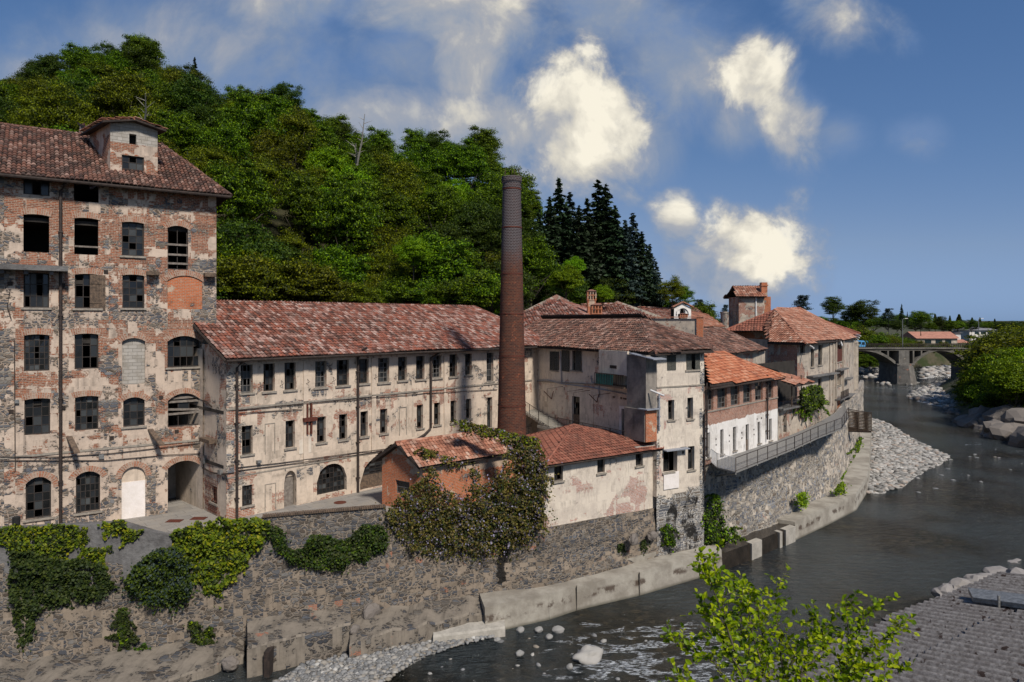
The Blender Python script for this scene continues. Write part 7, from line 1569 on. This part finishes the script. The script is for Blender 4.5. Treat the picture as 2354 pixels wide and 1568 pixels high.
# --- climbing plants on walls
def wdep(x): return np.interp(x, [s_[0] for s_ in stL], [s_[1] for s_ in stL])
def climber(name, label, cat, polys, n, size, mats, depthf, out=.5, stems=0, part='leaves', spill=6, hole=-.27, trail=34):
    """leaf cover growing on a wall over an area; depthf gives wall depth"""
    allp = [p for pl in polys for p in pl]; x0, x1 = min(p[0] for p in allp), max(p[0] for p in allp); y0, y1 = min(p[1] for p in allp), max(p[1] for p in allp)
    c0 = at_d((x0+x1)/2, y1, depthf((x0+x1)/2)); t_ = thing(name, label, cat, c0)
    for mi, (mat, frac, sz) in enumerate(mats):
        C = []; k = 0
        while len(C) < n*frac and k < n*60:
            k += 1; x = random.uniform(x0, x1); y = random.uniform(y0, y1); far_ = random.random() < .3; jx, jy = (random.gauss(0, spill), abs(random.gauss(0, spill))) if far_ else (0, 0)
            hit = any(inpoly((x+9*mnoise.noise(Vector((x*.05, y*.05, 2))), y+9*mnoise.noise(Vector((x*.05, y*.05, 7)))), pl) for pl in polys)
            if not hit: continue
            if mnoise.noise(Vector((x*.045, y*.06, 5+mi*3))) < hole: continue
            bul = .35+.65*max(0, mnoise.noise(Vector((x*.03, y*.03, 11)))+.45); d = depthf(x)-.05-out*bul*random.random()**.7; C.append(at_d(x+jx, y+jy, d)-c0)
        if not C: continue
        C = np.array([tuple(c) for c in C]); N = np.tile([.15, -.8, .55], (len(C), 1)); leafmesh(part if mi == 0 else ('blossom' if mat == 'fl_wis' else part), C, N, sz, M[mat], t_, jit=.45, long=1.2)
    if trail:
        C = []
        for i in range(trail):
            pl = random.choice(polys); x = random.uniform(min(p[0] for p in pl), max(p[0] for p in pl)); y = random.uniform(min(p[1] for p in pl), max(p[1] for p in pl))
            if not inpoly((x, y), pl): continue
            an = random.gauss(1.45, .9); L = random.randint(18, 60)
            for k in range(L):
                x += math.cos(an)*.9; y += abs(math.sin(an))*.9; an += random.gauss(0, .18)
                for q in range(2): C.append(at_d(x+random.gauss(0, 1.3), y+random.gauss(0, 1.3), depthf(x)-.08-.12*random.random())-c0)
        C = np.array([tuple(v) for v in C]); leafmesh('trailing_shoots', C, np.tile([.15, -.8, .55], (len(C), 1)), mats[0][2]*.9, M[mats[0][0]], t_, jit=.45, long=1.2)
    if stems:
        m_ = MB()
        for i in range(stems):
            x = random.uniform(x0+(x1-x0)*.2, x0+(x1-x0)*.8); y = y1-(y1-y0)*random.uniform(0, .3); pts = []
            for k in range(5): pts.append(at_d(x+random.uniform(-8, 8), y+k*9, depthf(x)-.1))
            m_.tube(pts, .025, 4, .008)
        m_.build('stem', M['timber'], t_)
    return t_
climber('ivy_plant', 'bright yellow green ivy curtain hanging over the court edge', 'ivy', [[(392, 1225), (430, 1205), (500, 1195), (580, 1190), (622, 1200), (618, 1225), (585, 1262), (560, 1310), (530, 1340), (505, 1355), (492, 1395), (478, 1385), (465, 1340), (430, 1335), (405, 1290), (396, 1255)]], 6500, .17, [('lf_ivy', .85, .17), ('lf_ivyd', .25, .17)], lambda x: wdep(x)+.1, .75, 3)
climber('ivy_plant', 'yellow green ivy creeping over the concrete parapet', 'ivy', [[(-80, 1208), (60, 1212), (150, 1205), (200, 1212), (195, 1245), (150, 1262), (160, 1290), (120, 1300), (60, 1285), (20, 1260), (-80, 1240)], [(225, 1200), (285, 1196), (292, 1212), (250, 1222)], [(270, 1222), (330, 1216), (322, 1235), (288, 1245)], [(190, 1260), (240, 1258), (262, 1250), (240, 1275), (195, 1292)]], 4200, .15, [('lf_ivy', .6, .15), ('lf_ivyd', .4, .15)], lambda x: wdep(x)-.15, .35, 0)
climber('ivy_plant', 'dark ivy mass below the parapet at far left', 'ivy', [[(25, 1262), (110, 1285), (180, 1285), (235, 1300), (262, 1340), (230, 1375), (120, 1390), (80, 1410), (72, 1480), (45, 1500), (35, 1440), (22, 1380)]], 6500, .15, [('lf_ivyd', 1.0, .15)], lambda x: wdep(x)-.2, .6, 8)
climber('shrub', 'dark green shrub bulging from the wall left of the bright ivy', 'shrub', [[(285, 1335), (320, 1290), (360, 1262), (405, 1258), (435, 1300), (440, 1360), (400, 1392), (350, 1390), (310, 1370)]], 6000, .13, [('lf_dark', .75, .13), ('lf_blue', .3, .12)], lambda x: wdep(x)-.1, 1.1, 4, spill=12, trail=20)
climber('shrub', 'dark bushes hanging on the wall below the low stone parapet', 'shrub', [[(615, 1205), (650, 1215), (650, 1255), (690, 1265), (720, 1230), (760, 1232), (790, 1245), (835, 1205), (880, 1210), (895, 1240), (870, 1270), (835, 1290), (800, 1285), (790, 1320), (770, 1300), (745, 1310), (700, 1300), (650, 1280), (625, 1245)]], 6500, .14, [('lf_ivyd', .6, .14), ('lf_dark', .4, .14)], lambda x: wdep(x)-.05, .7, 16)
climber('wisteria', 'large wisteria smothering the brick shed with lilac grey blossom', 'wisteria', [[(895, 1165), (930, 1128), (960, 1110), (985, 1080), (1000, 1075), (1010, 1110), (1040, 1130), (1060, 1135), (1080, 1128), (1084, 1078), (1100, 1072), (1104, 1110), (1140, 1095), (1158, 1062), (1165, 1020), (1200, 1018), (1235, 1030), (1262, 1065), (1258, 1110), (1245, 1150), (1255, 1190), (1225, 1240), (1180, 1262), (1120, 1275), (1060, 1280), (1000, 1275), (945, 1262), (905, 1220), (890, 1190)]], 19000, .16, [('lf_wis', .62, .125), ('fl_wis', .12, .115), ('lf_ivyd', .16, .13)], lambda x: wdep(x)+.1, 1.1, 40, spill=15, hole=-.12, trail=170)
climber('wisteria', 'wisteria shoots trailing over the shed ridge toward the chimney', 'wisteria', [[(1040, 965), (1075, 968), (1130, 985), (1190, 995), (1230, 1010), (1245, 1030), (1200, 1030), (1150, 1012), (1100, 1000), (1060, 985)], [(1000, 1040), (1045, 1050), (1075, 1058), (1060, 1072), (1015, 1062)], [(965, 1030), (985, 1034), (1000, 1046), (980, 1044)]], 3600, .14, [('lf_wis', .7, .14), ('fl_wis', .15, .12), ('lf_olive', .25, .14)], lambda x: np.interp(x, [965, 1080, 1245], [44.3, 46.5, 45.4]), 1.2, 0)
climber('creeper', 'green creeper beside the black stain under the river house', 'creeper', [[(1640, 1130), (1655, 1140), (1665, 1200), (1650, 1240), (1620, 1245), (1618, 1180)], [(1525, 1205), (1548, 1210), (1550, 1255), (1530, 1250)], [(1655, 1210), (1690, 1212), (1688, 1240), (1660, 1244)], [(1590, 1180), (1612, 1190), (1612, 1245), (1595, 1245)]], 2600, .16, [('lf_green', .55, .16), ('lf_ivyd', .5, .16)], lambda x: 53.4 if x > 1560 else 51, .7, 6)
climber('creeper', 'leafy climbing plant on the loggia railing of the riverside annex', 'creeper', [[(z5(890, 790)), z5(960, 765), z5(1020, 780), z5(1030, 870), z5(1010, 930), z5(930, 940), z5(880, 900)]], 2200, .2, [('lf_green', .5, .2), ('lf_ivyd', .5, .2)], lambda x: np.interp(x, [1830, 1900], [68.5, 72]), 1.6, 5)
for (pl, lb) in (([(1832, 1138), (1852, 1132), (1858, 1150), (1838, 1162)], 'small bright plant growing at the wall foot on the ledge'), ([(1920, 1115), (1940, 1108), (1938, 1128), (1922, 1134)], 'small green plant nearest the ledge corner')):
    climber('ledge_plant', lb, 'plant', [pl], 500, .17, [('lf_lime', 1, .2)], lambda x: np.interp(x, [1830, 1940], [61.5, 69]), .6, trail=0)
climber('creeper', 'thin green plants in the joint between bend wall and ledge', 'creeper', [[(1975, 1000), (1980, 1002), (1968, 1060), (1955, 1085), (1930, 1105), (1928, 1100), (1950, 1078), (1962, 1050)]], 700, .25, [('lf_green', 1, .25)], lambda x: np.interp(x, [1925, 1980], [71, 95]), .4)
for (pl, lb) in (([(272, 1400), (285, 1398), (290, 1470), (278, 1485)], 'narrow strip of ivy on the lower wall'), ([(432, 1425), (448, 1430), (465, 1470), (480, 1440), (490, 1438), (478, 1490), (462, 1495), (450, 1465)], 'fork shaped ivy on the lower wall'), ([(310, 1490), (335, 1480), (350, 1520), (345, 1550), (315, 1548)], 'small dark bush at the wall foot'), ([(95, 1530), (150, 1515), (160, 1540), (110, 1550)], 'low green tuft at the bottom left'), ([(15, 1550), (45, 1545), (40, 1600), (15, 1600)], 'green tuft in the bottom left corner')):
    climber('ivy_plant' if 'ivy' in lb else 'bush', lb, 'ivy' if 'ivy' in lb else 'bush', [pl], 900, .14, [('lf_ivyd', .7, .14), ('lf_green', .3, .14)], lambda x: wdep(x)-.5, .35, 0)
for (pl, lb) in (([(1420, 1255), (1432, 1250), (1435, 1270), (1422, 1274)], 'small weed on the wall above the kerb'), ([(1470, 1245), (1482, 1240), (1486, 1262), (1474, 1266)], 'second small weed on the wall above the kerb'), ([(1050, 1400), (1075, 1390), (1085, 1412), (1060, 1418)], 'dry weed tuft on the broken footing')):
    climber('weed', lb, 'weed', [pl], 260, .13, [('lf_ivyd', 1, .13)], lambda x: wdep(x)-.2, .4, trail=0)
# --- near sapling
sap = thing('sapling', 'fresh yellow green leafy sapling rising in the right foreground', 'sapling', at_d(1790, 1750, 7.2)); base = at_d(1790, 1760, 7.2); off = wloc(sap)
shoots = [([(1760, 1700), (1700, 1540), (1668, 1420), (1645, 1330), (1637, 1278)], 6.8), ([(1690, 1600), (1640, 1520), (1590, 1495), (1530, 1468)], 6.5), ([(1700, 1540), (1655, 1470), (1632, 1420), (1612, 1388)], 6.6), ([(1690, 1500), (1655, 1400), (1630, 1330), (1608, 1312)], 6.6),
          ([(1780, 1700), (1770, 1580), (1755, 1470), (1735, 1380), (1695, 1335)], 7.0), ([(1785, 1700), (1800, 1560), (1790, 1450), (1780, 1390), (1795, 1328)], 7.2), ([(1760, 1560), (1730, 1460), (1715, 1380), (1675, 1345)], 7.1), ([(1800, 1640), (1850, 1540), (1900, 1480), (1880, 1430), (1858, 1412)], 7.0),
          ([(1880, 1700), (1930, 1560), (1950, 1470), (1945, 1400), (1935, 1372)], 7.3), ([(1940, 1560), (1965, 1480), (1985, 1420), (2030, 1378)], 7.4), ([(1930, 1600), (1985, 1510), (2040, 1460), (2100, 1420)], 7.2), ([(1960, 1600), (1990, 1540), (2050, 1530), (2075, 1545)], 7.0), ([(1820, 1640), (1865, 1590), (1935, 1545), (1990, 1530)], 6.9), ([(1720, 1650), (1740, 1560), (1720, 1500), (1700, 1440), (1705, 1370)], 7.3), ([(1770, 1640), (1830, 1500), (1870, 1470), (1925, 1440)], 7.4), ([(1640, 1640), (1600, 1590), (1560, 1555)], 6.4), ([(1850, 1700), (1835, 1600), (1845, 1530), (1835, 1480)], 6.8), ([(1990, 1700), (2010, 1600), (2035, 1570)], 7.0)]
m_ = MB(); LV = []; LN = []; LD = []
for pts, d in shoots:
    P = [at_d(x, y, d+.12*i) for i, (x, y) in enumerate(pts)]; Q = [base]+P if pts[0][1] >= 1690 else P
    Qs = []
    for a, b in zip(P, P[1:]):
        for k in range(6): Qs.append(a.lerp(b, k/6))
    Qs.append(P[-1])
    if pts[0][1] >= 1690: m_.tube([base, P[0]], .02, 5, .012)
    m_.tube(Qs, .010, 5, .003)
    for a, b in zip(Qs, Qs[1:]):
        L = (b-a).length; n = max(1, int(L/.018))
        for k in range(n):
            c = a.lerp(b, k/n); dr = (b-a).normalized(); sd = Vector((random.gauss(0, 1), random.gauss(0, .7), random.gauss(.1, .6))).normalized(); LV.append((c, (dr*.55+sd).normalized()))
        for _k in range(random.choice((1, 1, 2))):
            dr = Vector((random.gauss(0, 1), random.gauss(0, .6), random.gauss(.5, .5))).normalized(); L2 = random.uniform(.1, .28); e = a+dr*L2; m_.tube([a, e], .004, 4, .002)
            for k in range(int(L2/.026)): c = a.lerp(e, (k+1)*.026/L2); sd = Vector((random.gauss(0, 1), random.gauss(0, .8), random.gauss(.1, .6))).normalized(); LV.append((c, (dr*.6+sd).normalized()))
m_.build('stem', M['bark'], sap)
m_ = MB()
for c, d in LV:
    s_ = random.uniform(.04, .072); u = Vector((random.gauss(0, .6), random.gauss(-.3, .5), 1)); u = (u-d*u.dot(d)).normalized(); r_ = d.cross(u); w_ = s_*.36
    p = [c, c+d*s_*.35+r_*w_+u*s_*.09, c+d*s_*.75+r_*w_*.8+u*s_*.08, c+d*s_*1.1-u*s_*.05, c+d*s_*.75-r_*w_*.8+u*s_*.08, c+d*s_*.35-r_*w_+u*s_*.09, c+d*s_*.55]
    m_.add(p, [(0, 1, 6), (1, 2, 6), (2, 3, 6), (3, 4, 6), (4, 5, 6), (5, 0, 6)])
m_.build('leaves', M['lf_sap'], sap)
